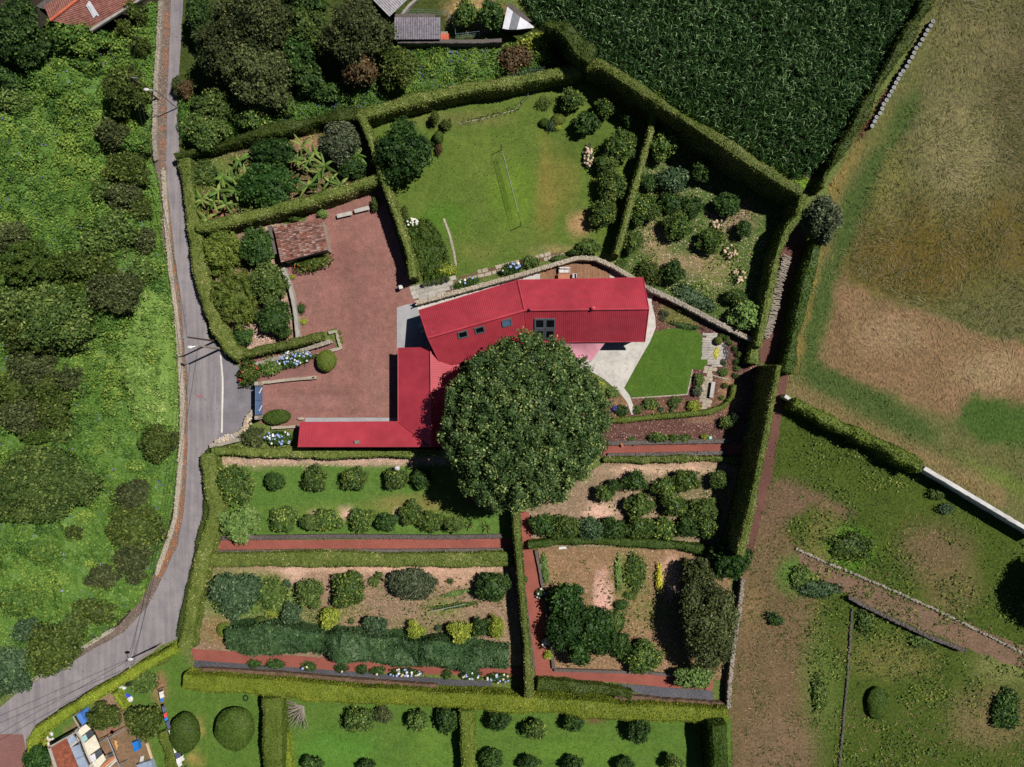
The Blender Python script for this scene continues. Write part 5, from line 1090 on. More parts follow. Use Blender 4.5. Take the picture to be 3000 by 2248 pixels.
zy = lambda x, y, z: W3(360 + x * .16162, 1980 + y * .16162, z)
# clothes line
ln = [(650, 290), (700, 560), (760, 800), (850, 1080), (920, 1360), (980, 1600), (1060, 1760)]
P = [zy(*p, 1.9) for p in ln]; r = empty('clothes_line', (P[0].x, P[0].y, 0), 'long washing line across the neighbouring lawn', 'clothes line')
g = G(); g.tube(P, .015, 4); g.make('line', 'wire', r)
for p in (P[0], P[3], P[-1]): g = G(); g.tube([(p.x, p.y, -.05), (p.x, p.y, 2.0)], .05, 6); g.make('post', 'wood_grey', r)
def along(t):
    t = t * (len(P) - 1); i = min(int(t), len(P) - 2); return P[i].lerp(P[i + 1], t - i)
for t0, t1, w_, mat, nm, lab in ((.01, .08, .5, 'white', 'towel', 'white towel at the upper end of the washing line'), (.085, .12, .35, 'cloth_azure', 'shirt', 'small teal cloth below the white towel on the line'), (.17, .25, .4, 'cloth_navy', 'trousers', 'dark garment hanging between teal and red cloths'), (.26, .31, .35, 'cloth_red', 'shirt', 'bright red shirt on the washing line'), (.315, .35, .35, 'cloth_azure', 'shirt', 'bright blue shirt next to the red one'), (.36, .44, .4, 'cloth_navy', 'trousers', 'dark blue trousers above the pale sheets'), (.45, .53, .95, 'cloth_grey', 'bed_sheet', 'pale grey bed sheet on the washing line'), (.535, .63, 1.0, 'cloth_cream', 'bed_sheet', 'cream bed sheet, the widest on the line'), (.635, .70, .8, 'cloth_cream', 'pillow_case', 'greenish cream sheet below the widest one'), (.705, .77, .7, 'cloth_navy', 'towel', 'slate blue towel between pale sheets'), (.775, .84, .9, 'white', 'bed_sheet', 'white sheet with folded corner near the lower end'), (.845, .90, .5, 'white', 'towel', 'narrow white towel at the lower end of the line')):
    a_, b_ = along(t0), along(t1); dd = (b_ - a_).normalized(); side = Vector((-dd.y, dd.x, 0)); side = side if side.x > 0 else -side; mm = 8; PP = []
    for i in range(mm + 1):
        for j in range(6):
            u, v = i / mm, j / 5; p = a_.lerp(b_, u) + side * (w_ * .75 * v + .06 * math.sin(u * 9 + t0 * 50) * v) + Vector((0, 0, .01 - w_ * .75 * v ** 1.1 - .04 * math.sin(u * 14) * v)); PP.append(tuple(p))
    g = G(); Q = [(i * 6 + j, (i + 1) * 6 + j, (i + 1) * 6 + j + 1, i * 6 + j + 1) for i in range(mm) for j in range(5)]; g.add(PP, Q); g.add([(x - .01, y, z - .02) for x, y, z in PP], [q_[::-1] for q_ in Q])
    g.make(nm, mat, org=tuple(a_), smooth=True, label=lab, cat='laundry', group='laundry on the washing line')
for nm, lab, pts, z, mat, cat in (('crate_stack', 'blue box frame in the yard beside the olive bush', [(165, 1215), (265, 1180), (295, 1345), (205, 1385)], .8, 'cloth_azure', 'box'), ('work_table', 'pale blue sheeted table at the bottom edge of the yard', [(245, 1620), (500, 1540), (560, 1720), (290, 1760)], .9, 'sheet_metal', 'table'), ('plastic_sheet', 'white plastic sheet folded on the yard floor', [(320, 1470), (385, 1450), (370, 1540), (300, 1570)], .12, 'white', 'plastic'), ('timber_beam', 'long cream timber beam bordering the yard', [(410, 1230), (445, 1225), (580, 1640), (545, 1650)], .3, 'wood_pale', 'beam')):
    g = G(); g.prism([tuple(zy(*p, z).xy) for p in pts], 0, z); g.make(nm, mat, org=(*zy(*pts[0], z).xy, 0), label=lab, cat=cat)
x, y = W(365, 2042, .3); g = G(); g.blob((x, y, .2), (.75, .42, .2), 2, .3, 8); g.make('tarpaulin', 'cloth_blue', org=(x, y, 0), label='bright blue tarpaulin bundle on the neighbouring plot', cat='tarpaulin')
x, y = W(380, 2050, .3); g = G(); g.blob((x, y, .2), (.45, .4, .22), 2, .3, 9); g.make('white_sack', 'white', org=(x, y, 0), label='white sack beside the blue tarpaulin', cat='sack')
x, y = W(357, 2018, .3); g = G(); g.blob((x, y, .15), (.5, .3, .16), 2, .3, 10); g.make('white_sack', 'white', org=(x, y, 0), label='white rag heap above the blue tarpaulin', cat='sack')
x, y = W(374, 2006, .3); g = G(); g.blob((x, y, .15), (.4, .28, .2), 2, .3, 10); g.make('dark_sack', 'rubber', org=(x, y, 0), label='dark sack above the white rag heap', cat='sack')
x, y = W(719, 2046, .15); g = G(); ring = []
for k in range(15): a_ = k / 14 * 6.283; ring.append((x + .3 * math.cos(a_), y + .34 * math.sin(a_), .12))
g.tube(ring, .1, 6); g.make('tyre', 'rubber', org=(x, y, 0), label='black tyre lying on the neighbouring lawn', cat='tyre')
# tan dog in the yard: one continuous body
me = bpy.data.meshes.new('dog'); hx, hy = W(341, 2178, .4)
J = [((0, 0, .48), .15), ((0, .28, .5), .17), ((0, .5, .6), .1), ((0, .64, .68), .085), ((0, .78, .64), .05), ((0, -.26, .5), .13), ((0, -.45, .52), .04), ((.02, -.7, .66), .02)]
ED = [(0, 1), (1, 2), (2, 3), (3, 4), (0, 5), (5, 6), (6, 7)]
for s in (-1, 1):
    k = len(J); J += [((s * .11, .28, .38), .065), ((s * .11, .26, .2), .04), ((s * .11, .29, .03), .04)]; ED += [(1, k), (k, k + 1), (k + 1, k + 2)]
    k = len(J); J += [((s * .11, -.26, .38), .08), ((s * .11, -.2, .27), .05), ((s * .11, -.34, .17), .035), ((s * .11, -.3, .03), .04)]; ED += [(5, k), (k, k + 1), (k + 1, k + 2), (k + 2, k + 3)]
    k = len(J); J += [((s * .09, .6, .77), .025)]; ED += [(3, k)]
me.from_pydata([j[0] for j in J], ED, []); dog = bpy.data.objects.new('dog', me); COL.objects.link(dog); dog.location = (hx, hy, .02); dog.rotation_euler = (0, 0, .35 + math.pi)
sk = dog.modifiers.new('Skin', 'SKIN'); sb = dog.modifiers.new('Sub', 'SUBSURF'); sb.levels = 1; sb.render_levels = 1
for i, v in enumerate(me.skin_vertices[0].data): v.radius = (J[i][1],) * 2; v.use_root = (i == 0)
me.materials.append(M['fur']); tag(dog, 'tan dog standing in the yard of the corner house', 'dog')
# small things in the plots
r = empty('washing_post', (*W(1829, 1271), 0.05), 'washing line post with T bar on the dark gravel', 'post'); x, y = W(1829, 1271)  # T bar post of a washing line
g = G(); g.tube([(x, y, 0), (x, y, 1.7)], .04, 8); g.make('shaft', 'steel', r); g = G(); g.tube([(x - .1, y, 1.65), (x + .9, y - .05, 1.65)], .03, 6); g.tube([(x - .9, y - .2, 1.5), (x, y, 1.65)], .03, 6); g.make('cross_bar', 'steel', r)
x, y = W(2081, 1283, .4); g = G(); g.tube([(x, y, .04), (x, y, .45), (x, y, .5)], [.2, .24, .2], 12); g.make('bucket', 'plastic_aqua', org=(x, y, 0), label='aqua plastic bin beside the vegetable shrubs', cat='bin')
x, y = W(1821, 1303, .5); g = G(); g.tube([(x - .15, y + .22, .55), (x + .02, y - .03, .56), (x + .18, y - .28, .55)], [.09, .13, .1], 8); g.make('clay_pipe', 'terracotta', org=(x, y, 0), label='terracotta pipe lying on the dark stone edging', cat='pipe')
x, y = W(1163, 1372, 2.3); g = G(); g.blob((x, y, 2.25), (.4, .35, .3), 2, .3, 2); g.make('white_bag', 'white', org=(x, y, 0), label='white bag wrapped round the top of an orchard tree', cat='bag')
x0, x1 = W3(856, 1332, 1.9), W3(884, 1349, .3); sd = Vector((.12, .16, 0)); r = empty('garden_bench', (x1.x, x1.y, .05), 'grey slatted ladder leaning over the garage hedge', 'ladder')
for s in (-1, 1): g = G(); g.tube([x0 + sd * s, x1 + sd * s - Vector((0, 0, .25))], .04, 6); g.make('rail', 'wood_grey', r)
for i in range(5): p_ = x0.lerp(x1, (i + .5) / 5); g = G(); g.tube([p_ - sd, p_ + sd], .03, 6); g.make('rung', 'wood_grey', r)
x, y = W(1649, 1606, .1); g = G(); g.slab((x - .55, y - .2, .12), (x + .5, y - .05, .2), (x + .4, y + .22, .16), (x - .5, y + .15, .12), .08); g.make('board', 'white', org=(x, y, 0), label='white board lying on the kitchen plot soil', cat='board')
x0, x1 = W3(1362, 225, .3), W3(1440, 208, .35); g = G(); g.tube([x0, x0.lerp(x1, .5) + Vector((0, .1, .05)), x1], [.22, .18, .14], 10); g.make('fallen_log', 'bark', org=(x0.x, x0.y, 0), label='fallen brown tree trunk beside the withered bush', cat='log')
# trellis in the vegetable plot
r = empty('bean_trellis', (*W(1320, 1790), 0), 'pale pole trellis beside the vegetable rows', 'trellis')
a_, b_ = W3(1268, 1782, 0), W3(1365, 1762, 0)
for i in range(4): p_ = a_.lerp(b_, i / 3); g = G(); g.tube([p_ - Vector((0, 0, .05)), p_ + Vector((0, 0, 1.3))], .03, 6); g.make('pole', 'net', r)
g = G(); g.tube([a_ + Vector((0, 0, 1.28)), b_ + Vector((0, 0, 1.28))], .03, 6); g.make('rail', 'net', r)
# ------------------------------------------------------------------ hedges (pixels run along the middle of the clipped top)
hedge('broad clipped hedge between the lane and the shrub bed', [(536, 465), (545, 540), (562, 640), (574, 720), (590, 820), (612, 900), (638, 965), (680, 1022), (705, 1046)], 1.55, 2.0)
hedge('clipped hedge running in from the lane to the stone planter', [(700, 1043), (780, 1024), (860, 1004), (940, 985)], .85, 2.0)
hedge('thick clipped hedge between banana plot and courtyard', [(572, 668), (640, 655), (700, 640), (800, 615), (900, 588), (1000, 556), (1112, 520)], 1.3, 2.9)
hedge('narrow tall hedge between courtyard and lawn', [(1050, 335), (1068, 365), (1086, 410), (1116, 505), (1135, 560), (1155, 615), (1185, 700), (1202, 755), (1210, 812)], .85, 3.6, bump=.1)
hedge('long clipped hedge along the top of the lawn', [(1050, 338), (1150, 308), (1300, 272), (1400, 252), (1500, 238), (1640, 212), (1720, 190)], 1.3, 2.8)
hedge('tall dark hedge between the corn and the fruit trees', [(1720, 188), (1765, 190), (1850, 243), (1935, 300), (2060, 378), (2200, 472), (2300, 535), (2350, 565)], 1.2, [3.2, 4.2, 5.2, 5.8, 6.0, 6.0, 5.5, 5.0], ls=.2, bump=.2)
hedge('overgrown boundary hedge above the banana plot', [(510, 455), (600, 432), (700, 405), (800, 380), (900, 358), (1045, 328)], 1.0, 2.2, 'leaf_heath', .2, bump=.25, rough=.4)
hedge('slim hedge dividing the lawn from the fruit trees', [(1922, 314), (1908, 380), (1888, 450), (1870, 512), (1848, 590), (1828, 670), (1806, 745)], .7, 3.0, bump=.1)
hedge('hedge along the lane beside the fruit trees', [(2352, 570), (2340, 635), (2305, 680), (2284, 735), (2268, 800), (2250, 880), (2236, 950), (2222, 1015)], .9, [4.5, 4.2, 4, 3.8, 3.5, 3.3, 3.0, 2.8])
hedge('short ivy hedge closing the small garden by the lane', [(2212, 1005), (2210, 1035), (2205, 1065)], 1.1, 1.8, 'leaf_clip')
hedge('very tall dark hedge east of the kitchen plots', [(2284, 1072), (2274, 1120), (2262, 1185), (2241, 1293), (2209, 1455), (2190, 1540), (2168, 1626)], 1.0, 6.0, ls=.2, bump=.12)
hedge('ragged hedge bank between lane and hay field, upper part', [(2755, -80), (2708, 30), (2634, 150), (2566, 264), (2502, 378), (2458, 450), (2410, 545)], 1.0, 3.2, 'leaf_heath', .22, bump=.3, rough=.5)
hedge('ragged hedge bank between lane and hay field, lower part', [(2400, 700), (2378, 790), (2350, 886), (2328, 1000), (2308, 1092)], 1.2, 3.0, 'leaf_clipd', .2, bump=.2, rough=.3)
hedge('overgrown wall of creeper between hay field and pasture', [(2330, 1180), (2420, 1228), (2520, 1275), (2620, 1325), (2700, 1366)], 1.4, 3.2, 'leaf_clip', .22, bump=.25, rough=.6)
hedge('low hedge along the back of the garage', [(620, 1322), (800, 1327), (1000, 1328), (1150, 1326), (1275, 1326), (1380, 1326)], 1.0, 1.5)
hedge('broad hedge between lane and orchard', [(608, 1330), (622, 1420), (632, 1500), (606, 1590), (580, 1690), (560, 1770), (545, 1860), (542, 1900)], 1.7, 1.9, rough=.2)
hedge('mossy low wall hedge hugging the lane', [(606, 1320), (608, 1420), (604, 1500), (578, 1590), (560, 1690), (540, 1780), (522, 1868)], .55, 1.1, 'leaf_heath', .16, rough=.1)
hedge('wide low hedge between orchard path and vegetable plot', [(605, 1642), (800, 1640), (1000, 1640), (1200, 1641), (1400, 1640), (1500, 1638)], 1.65, 1.3)
hedge('narrow tall hedge down the middle of the garden', [(1510, 1500), (1517, 1604), (1524, 1690), (1531, 1771), (1544, 1906), (1551, 2045)], .85, 3.2, bump=.1)
hedge('low hedge above the kitchen plot', [(1548, 1598), (1620, 1590), (1750, 1585), (1900, 1592), (2000, 1602), (2090, 1618)], .95, 1.2, 'leaf_clipd')
hedge('long bright yellow green hedge at the foot of the garden', [(535, 2000), (660, 2008), (800, 2018), (1000, 2036), (1300, 2054), (1550, 2068), (1800, 2086), (2000, 2096), (2132, 2102)], 1.95, 2.2, 'leaf_hedgey', .2, rough=.15)
hedge('bright clipped hedge along the lower lane', [(512, 1905), (450, 1938), (390, 1972), (320, 2014), (250, 2054), (170, 2106), (110, 2145), (92, 2185), (96, 2260)], 1.0, 1.9, 'leaf_hedgey', .17)
hedge('broad hedge dividing the neighbouring lawns near the dead bush', [(796, 2048), (796, 2120), (797, 2190), (798, 2290)], 2.3, 2.8, 'leaf_clip', .2)
hedge('thin yellow green hedge beside the broad one', [(838, 2150), (842, 2200), (850, 2290)], .6, 1.0, 'leaf_hedgey')
hedge('hedge between the two lower orchard lawns', [(1366, 2085), (1366, 2150), (1367, 2200), (1368, 2290)], 1.75, 2.7, 'leaf_clip', .2)
hedge('tall hedge closing the lower orchard beside the pasture', [(2104, 2125), (2108, 2180), (2112, 2290)], 2.0, 4.2, 'leaf_clipd', .2)
hedge('knee high curved hedge below the flower beds', [(1760, 1236), (1840, 1230), (1900, 1224), (1990, 1217), (2078, 1208), (2122, 1192), (2146, 1164), (2153, 1128)], .55, .8, 'leaf_clip', .16, bump=.1)
hedge('low hedge below the red path by the great tree', [(1770, 1348), (1880, 1347), (2000, 1345), (2110, 1345), (2175, 1352)], .8, .9, 'leaf_hedge')
hedge('dark glossy camellia row above the slate strip', [(660, 1880), (760, 1872), (850, 1885), (960, 1896), (1080, 1905), (1200, 1915), (1330, 1925), (1488, 1938)], 3.1, 2.6, 'leaf_camellia', .28, bump=.4, rough=.6, name='camellia_row')
hedge('overgrown russet hedge at the foot of the kitchen plot', [(1575, 2006), (1680, 2014), (1760, 2022), (1850, 2040)], 1.3, 1.1, 'leaf_heath', .2, rough=.4)
hedge('conifer hedge curving round behind the metal shed', [(1600, 66), (1640, 78), (1675, 110), (1700, 150), (1735, 172)], 1.3, 5.0, 'leaf_heath', .24, bump=.3, rough=.5)
hedge('shaggy yellow shrub row in the corner yard', [(330, 2035), (345, 2060), (360, 2085)], .7, 1.8, 'leaf_hedgey', .18, rough=.3)
hedge('low scruffy hedge beside the washing line', [(470, 2150), (490, 2200), (505, 2260)], 1.6, 1.4, 'leaf_clip', .2, rough=.4)

# ------------------------------------------------------------------ the great tree
tree('huge round dark leaved tree overhanging the red house and terrace', 1529, 1244, 234, 238, 14.5, 'plane', name='great_tree', zb=3.2, dens=1.05)

T_, S_ = tree, shrub
# lawn and upper garden
T_('large dense round tree on the lawn beside the narrow tall hedge', 1180, 447, 88, 104, 6.5, 'deep')
S_('small upright conifer near the stone rimmed flower strip', 1274, 346, 13, 22, 2.2, 'heath', 'conifer'); S_('olive brown shrub between conifer and flower strip', 1308, 366, 18, 16, 1.4, 'heath'); S_('dark shrub below the small upright conifer', 1285, 404, 14, 20, 1.5, 'clipd'); S_('rust coloured shrub at the edge of the great lawn tree', 1287, 438, 11, 20, 1.2, 'dead')
S_('big dark bush beside the slab path on the lawn', 1256, 733, 58, 90, 1.2, 'bushyd', 'bush', 'bush', rot=-.3); S_('bright leafed fringe of the dark lawn bush', 1310, 790, 26, 22, 1.1, 'lime'); S_('brownish shrub hugging the narrow hedge above the white hydrangea', 1183, 630, 14, 26, 1.1, 'heath')
T_('leafy citrus tree at the top of the lawn', 1678, 293, 38, 34, 3.0, 'citrus', 'citrus_tree'); T_('citrus tree with pale blossoms near the tall hedge corner', 1777, 315, 34, 32, 2.8, 'citrus', 'citrus_tree'); T_('broad dark citrus tree between blue shrub and hedge corner', 1717, 360, 42, 36, 2.8, 'dark', 'citrus_tree')
T_('sparse small tree left of the leafy citrus tree', 1597, 297, 27, 20, 1.7, 'loose', 'young_tree')
S_('clipped olive ball in the lawn shrub group', 1594, 360, 14, 13, .9, 'clipd'); S_('blue grey dwarf conifer in the lawn shrub group', 1613, 367, 15, 18, 1.0, 'blue', 'dwarf_conifer'); S_('golden green dome in the lawn shrub group', 1636, 350, 20, 17, 1.0, 'clip'); S_('low yellow edged shrub in the lawn shrub group', 1634, 373, 13, 10, .6, 'lime')
T_('small citrus tree at the shaded hedge foot', 1841, 346, 26, 24, 2.4, 'dark', 'citrus_tree'); T_('big leafy citrus tree beside the slim hedge, uppermost of the row', 1818, 427, 48, 50, 3.6, 'citrus', 'citrus_tree'); T_('pale leafed citrus tree second in the row along the slim hedge', 1780, 478, 38, 32, 2.6, 'mid', 'citrus_tree'); T_('tall citrus tree third in the row along the slim hedge', 1793, 548, 48, 52, 3.2, 'citrus', 'citrus_tree'); T_('rounded citrus tree fourth in the row along the slim hedge', 1768, 625, 44, 40, 3.0, 'citrus', 'citrus_tree'); T_('last leafy tree of the row, below the bare patch', 1722, 724, 40, 26, 2.2, 'mid', 'citrus_tree')
flowering('faded pink flower clump standing alone on the lawn', 1722, 460, 16, 34, .8, 'grey', [('petal_dry', 26)], name='flower_clump', fr=.15)
flowering('white hydrangea clump where the narrow hedge meets the lawn', 1208, 652, 20, 12, .9, 'hyd', [('petal_white', 16)], fr=.15)
flowering('hydrangea with a few blue heads nearest the slab path, against the house wall', 1370, 830, 38, 15, 1.1, 'hyd', [('petal_blue', 3), ('petal_white', 2)], rot=-.28)
flowering('hydrangea with blue heads midway along the house wall', 1498, 788, 34, 18, 1.2, 'hyd', [('petal_blue', 6), ('petal_white', 2)], rot=-.28)
S_('loose green shrub beside the wall hydrangea', 1556, 768, 28, 18, 1.1, 'mid'); S_('small shrub at the wall above the deck', 1640, 758, 26, 12, .9, 'mid'); S_('dark shrub behind the deck wall', 1690, 740, 30, 12, 1.2, 'dark')
# fruit trees between slim hedge and lane
T_('citrus tree at the upper end of the fruit garden', 1940, 425, 44, 46, 3.4, 'citrus', 'citrus_tree'); T_('grey green tree among pale litter in the fruit garden', 1968, 522, 52, 40, 3.0, 'blue', 'fruit_tree'); T_('dark tree in the tall hedge shadow', 2053, 497, 34, 36, 3.2, 'dark', 'fruit_tree'); T_('sparse twiggy tree near the slim hedge', 1905, 532, 32, 32, 2.0, 'loosed', 'fruit_tree'); T_('yellow green mandarin tree beside the slim hedge', 1888, 612, 47, 50, 3.0, 'citrus', 'citrus_tree', dens=1.1); T_('sparse tree with fallen petals under it', 1965, 592, 38, 34, 2.2, 'loosed', 'fruit_tree'); T_('half bare tree beside the sparse petal tree', 2025, 608, 36, 42, 2.2, 'loosed', 'fruit_tree'); T_('round orange tree in the middle of the fruit garden', 1986, 665, 46, 44, 3.0, 'citrus', 'citrus_tree'); T_('round orange tree below it toward the lane', 2085, 705, 44, 38, 2.8, 'citrus', 'citrus_tree'); T_('dark spreading tree in the hedge shadow near the lane', 2130, 598, 44, 36, 2.8, 'dark', 'fruit_tree'); T_('shaded tree by the lane hedge', 2180, 670, 26, 30, 2.4, 'loosed', 'fruit_tree'); T_('small leafy tree at the foot of the slim hedge', 1850, 707, 36, 36, 2.4, 'mid', 'fruit_tree')
flowering('dry pink flowered bush beside the shaded lane trees', 2142, 738, 24, 22, .9, 'loose', [('petal_dry', 16)], name='flower_clump', fr=.15); flowering('pale dry bush between the two orange trees', 2103, 660, 18, 16, .8, 'loose', [('petal_dry', 14)], name='flower_clump', fr=.15); flowering('pale flowering bush in the lane corner shade', 2163, 808, 24, 24, .9, 'loose', [('petal_dry', 18)], name='flower_clump', fr=.15)
S_('olive green bush touching the stone wall bend', 1897, 805, 46, 42, 2.0, 'heath', 'bush', 'bush'); T_('glossy dark tree above the wall bend', 1970, 796, 38, 38, 2.8, 'dark', 'fruit_tree'); S_('ivy like ground shrub spreading along the outside of the wall', 2030, 872, 70, 26, .7, 'blue', rot=.5); T_('leafy citrus beside the fig, at the lane hedge', 2155, 868, 34, 24, 2.4, 'citrus', 'citrus_tree'); T_('broad pale leafed fig tree at the lane hedge', 2188, 925, 56, 50, 3.2, 'fig', 'fig_tree'); S_('small bush on the wall top above the gable', 1822, 775, 18, 16, .8, 'mid')
for i, (px, py, r) in enumerate(((1962, 880, 12), (1995, 901, 15), (2052, 925, 13), (2095, 950, 12), (2154, 978, 12), (2184, 1005, 14))):
    S_('small dark conifer along the inside of the garden wall, %s from the gable' % ordn[i], px, py, r, r * .8, .8, 'heath', 'dwarf_conifer', 'shrub')
# small garden east of the house
for i, (px, py) in enumerate(((1938, 917), (1952, 920), (1942, 933))): S_('pale grey rosette plant, %s of the trio by the gable' % ['upper', 'nearest the wall path', 'lowest'][i], px, py, 7, 7, .45, 'grey', 'rosette_plant', 'plant')
S_('spiky low plant strip edging the small lawn', 2005, 955, 56, 9, .45, 'loosed', 'border_plant', 'plant', rot=.18); S_('round clipped bush on the slab patio', 2104, 999, 12, 12, .9, 'clip', 'round_bush', 'bush'); S_('bright yellow creeping plant on the slab patio', 2098, 1036, 8, 19, .25, 'yellow', 'creeping_plant', 'plant', rot=.1); S_('leafy sprig above the round patio bush', 2113, 984, 8, 7, .5, 'mid', 'sprig', 'plant'); S_('dark small clump at the foot of the pebble bed', 2120, 1064, 7, 6, .4, 'dark', 'sprig', 'plant')
g = G(); rr = np.random.default_rng(9)
for p in scatter_pts([(2115, 1000), (2128, 1005), (2140, 1030), (2134, 1050), (2122, 1076), (2106, 1062), (2118, 1045), (2118, 1020)], 45, rr): g.blob((p[0], p[1], .12), rr.uniform(.06, .13), 1, .3, int(p[0] * 100) % 99)
g.make('pebble_bed', 'slate', label='bed of blue grey pebbles beside the slab patio', cat='pebbles', kind='stuff')
for i, (px, py, r, k) in enumerate(((2128, 991, 8, 'mid'), (2138, 1005, 9, 'mid'), (2152, 1022, 10, 'loosed'), (2163, 1038, 10, 'mid'), (2158, 1060, 11, 'loosed'), (2160, 1080, 9, 'mid'), (2155, 1100, 9, 'mid'))):
    S_('young fruit bush on the dark gravel, %s in the curved line by the pebbles' % ordn[i], px, py, r, r * .9, .7, k, 'young_bush', 'bush')
S_('fine leaved shrub below the pebble bed', 2120, 1090, 16, 13, .7, 'mid'); S_('young bush beside the weathered bench', 2123, 1130, 9, 8, .6, 'mid', 'young_bush', 'bush'); S_('tiny bush below the weathered bench', 2114, 1165, 6, 5, .4, 'mid', 'young_bush', 'bush')
for lab, px, py, rx, ry, h, k in (('leafy clump beside the end of the curved footpath', 1822, 1202, 24, 16, .8, 'dark'), ('dark purple shrub under the edge of the great tree', 1800, 1197, 10, 9, .7, 'purple'), ('pale yellow plant under the edge of the great tree', 1756, 1124, 12, 9, .5, 'yellow'), ('feathery grass clump by the footpath', 1868, 1200, 12, 16, .6, 'mid'), ('mixed herb clump at the middle of the long bed', 1905, 1182, 28, 18, .7, 'citrus'), ('silver blue plant in the long bed', 1936, 1200, 10, 7, .4, 'blue'), ('bright green herb clump near the planters', 1972, 1182, 16, 22, .7, 'mid'), ('low green clump against the lawn edging', 1985, 1172, 18, 9, .5, 'mid'), ('small herb clump below the footpath bend', 1795, 1150, 20, 18, .6, 'mid')):
    S_(lab, px, py, rx, ry, h, k, 'garden_plant', 'plant')
for lab, px, py, rx, ry, h, k in (('leafy vegetable shrub on the dark stone edging, largest', 1928, 1281, 32, 15, 1.2, 'citrus'), ('pale vegetable shrub next to the largest one', 1972, 1283, 14, 13, 1.0, 'mid'), ('straggly vegetable plants above the red path', 2005, 1283, 24, 12, .8, 'mid'), ('bright leafed plant beside the aqua bin', 2064, 1281, 12, 10, .8, 'lime'), ('low weeds by the T bar post', 1850, 1288, 14, 7, .4, 'mid'), ('shrub in the hedge shadow near the washing post', 2130, 1238, 24, 20, 1.5, 'mid'), ('grey green tree standing in the very tall hedge shade', 2155, 1228, 15, 22, 2.0, 'blue')):
    S_(lab, px, py, rx, ry, h, k, 'garden_shrub', 'shrub')
# courtyard side
S_('tall rounded yellow green bush at the lane hedge, upper one', 652, 735, 60, 64, 3.4, 'bushy', 'bush', 'bush'); S_('tall rounded yellow green bush at the lane hedge, lower one', 690, 872, 66, 84, 3.8, 'bushy', 'bush', 'bush', rot=-.3)
T_('dark broad tree beside the tiled shed', 752, 722, 52, 58, 4.0, 'dark'); T_('bright leaved tree against the slate capped wall', 787, 828, 56, 64, 4.0, 'mid', dens=1.1); T_('dark tree with a few orange fruits above the lane hedge', 806, 934, 60, 58, 3.4, 'dark', 'fruit_tree'); T_('small leafy tree standing in pale litter', 712, 985, 32, 30, 2.2, 'dark', 'young_tree')
flowering('trailing dark bush with red flowers against the shed', 918, 768, 64, 26, 1.8, 'heath', [('petal_red', 5)], name='bougainvillea', rot=-.22, fr=.07, part='flower')
S_('leafy plant behind the shed roof', 862, 640, 20, 10, 1.2, 'mid'); S_('pale leafed plant at the shed corner', 945, 628, 16, 14, 1.3, 'fig', 'plant', 'plant'); S_('reddish sprig by the slate capped wall', 883, 905, 13, 18, .9, 'loosed', 'sprig', 'plant'); S_('lime green fern below the reddish sprig', 889, 942, 12, 10, .5, 'lime', 'fern', 'plant'); S_('small plant under the shed eave', 856, 812, 9, 7, .5, 'lime', 'fern', 'plant'); S_('dark shrub in the shaded corner of the courtyard', 1100, 598, 12, 24, 1.4, 'heath')
for i, (px, py, r) in enumerate(((993, 975, 6.5), (997, 990, 5.5), (999, 1002, 5.5))): S_('tiny clipped ball beside the stone planter, %s' % ['uppermost and largest', 'middle one', 'lowest'][i], px, py, r, r, .5, 'clip', 'box_ball', 'bush')
S_('round clipped ball bush on the courtyard gravel', 957, 1057, 31, 32, 2.0, 'clip', 'topiary_ball', 'bush'); S_('oval clipped bush inside the gate', 812, 1222, 42, 22, 1.5, 'clipd', 'topiary_bush', 'bush', rot=-.1)
flowering('large hydrangea full of blue and white heads beside the driveway', 862, 1051, 56, 26, 1.4, 'hyd', [('petal_blue', 34), ('petal_white', 14)], rot=-.25, fr=.13); S_('green leafy hydrangea without flowers by the gate', 792, 1075, 36, 26, 1.4, 'mid', 'hydrangea')
flowering('loose bush with scarlet flowers at the gate post', 730, 1092, 36, 40, 2.2, 'heath', [('petal_red', 6)], name='flowering_bush', fr=.1, part='flower')
flowering('blue and white hydrangea between garage and lane', 818, 1284, 46, 24, 1.3, 'hyd', [('petal_blue', 16), ('petal_white', 10)], fr=.15); S_('dark feathery bush beside the curved rubble wall', 745, 1282, 36, 30, 1.6, 'olive'); flowering('faded cream hydrangeas on the curved rubble wall, upper end', 728, 1243, 13, 30, 1.0, 'grey', [('petal_dry', 46)], rot=.35, fr=.14); flowering('faded cream and blue hydrangeas on the lower curved wall', 668, 1282, 38, 9, 1.0, 'grey', [('petal_dry', 32), ('petal_blue', 14)], rot=-.3, fr=.13)
# banana plot
T_('large dark tree in the banana plot touching the thick hedge', 788, 545, 88, 78, 4.0, 'deep'); T_('dark tree above it in the banana plot', 800, 445, 70, 46, 3.4, 'deep'); T_('grey olive tree beside the narrow hedge in the banana plot', 1003, 420, 62, 66, 4.2, 'grey'); T_('dark shrub tree below the grey olive tree', 1030, 490, 46, 34, 2.6, 'dark'); S_('sprawling light green shrub at the lane end of the banana plot', 600, 505, 46, 36, 1.3, 'mid')
LM = []
for s in range(3):
    g = G(); P = []; m = 9
    for i in range(m + 1):
        t = i / m; wv = .26 * math.sin(math.pi * min(1, t * .92 + .08)) ** .6 * (1 if t < .98 else .1); z = .55 * t - (.75 + .2 * s) * t * t; xx = t * 2.0
        P += [(xx, -wv, z - .1 * wv), (xx, 0, z + .03), (xx, wv, z - .1 * wv)]
    g.add(P, [q_ for i in range(m) for q_ in ((3 * i, 3 * i + 3, 3 * i + 4, 3 * i + 1), (3 * i + 1, 3 * i + 4, 3 * i + 5, 3 * i + 2))], lv=.35 + .2 * s); o = g.make('leaf', 'leaf_banana'); LM.append(o.data); bpy.data.objects.remove(o)
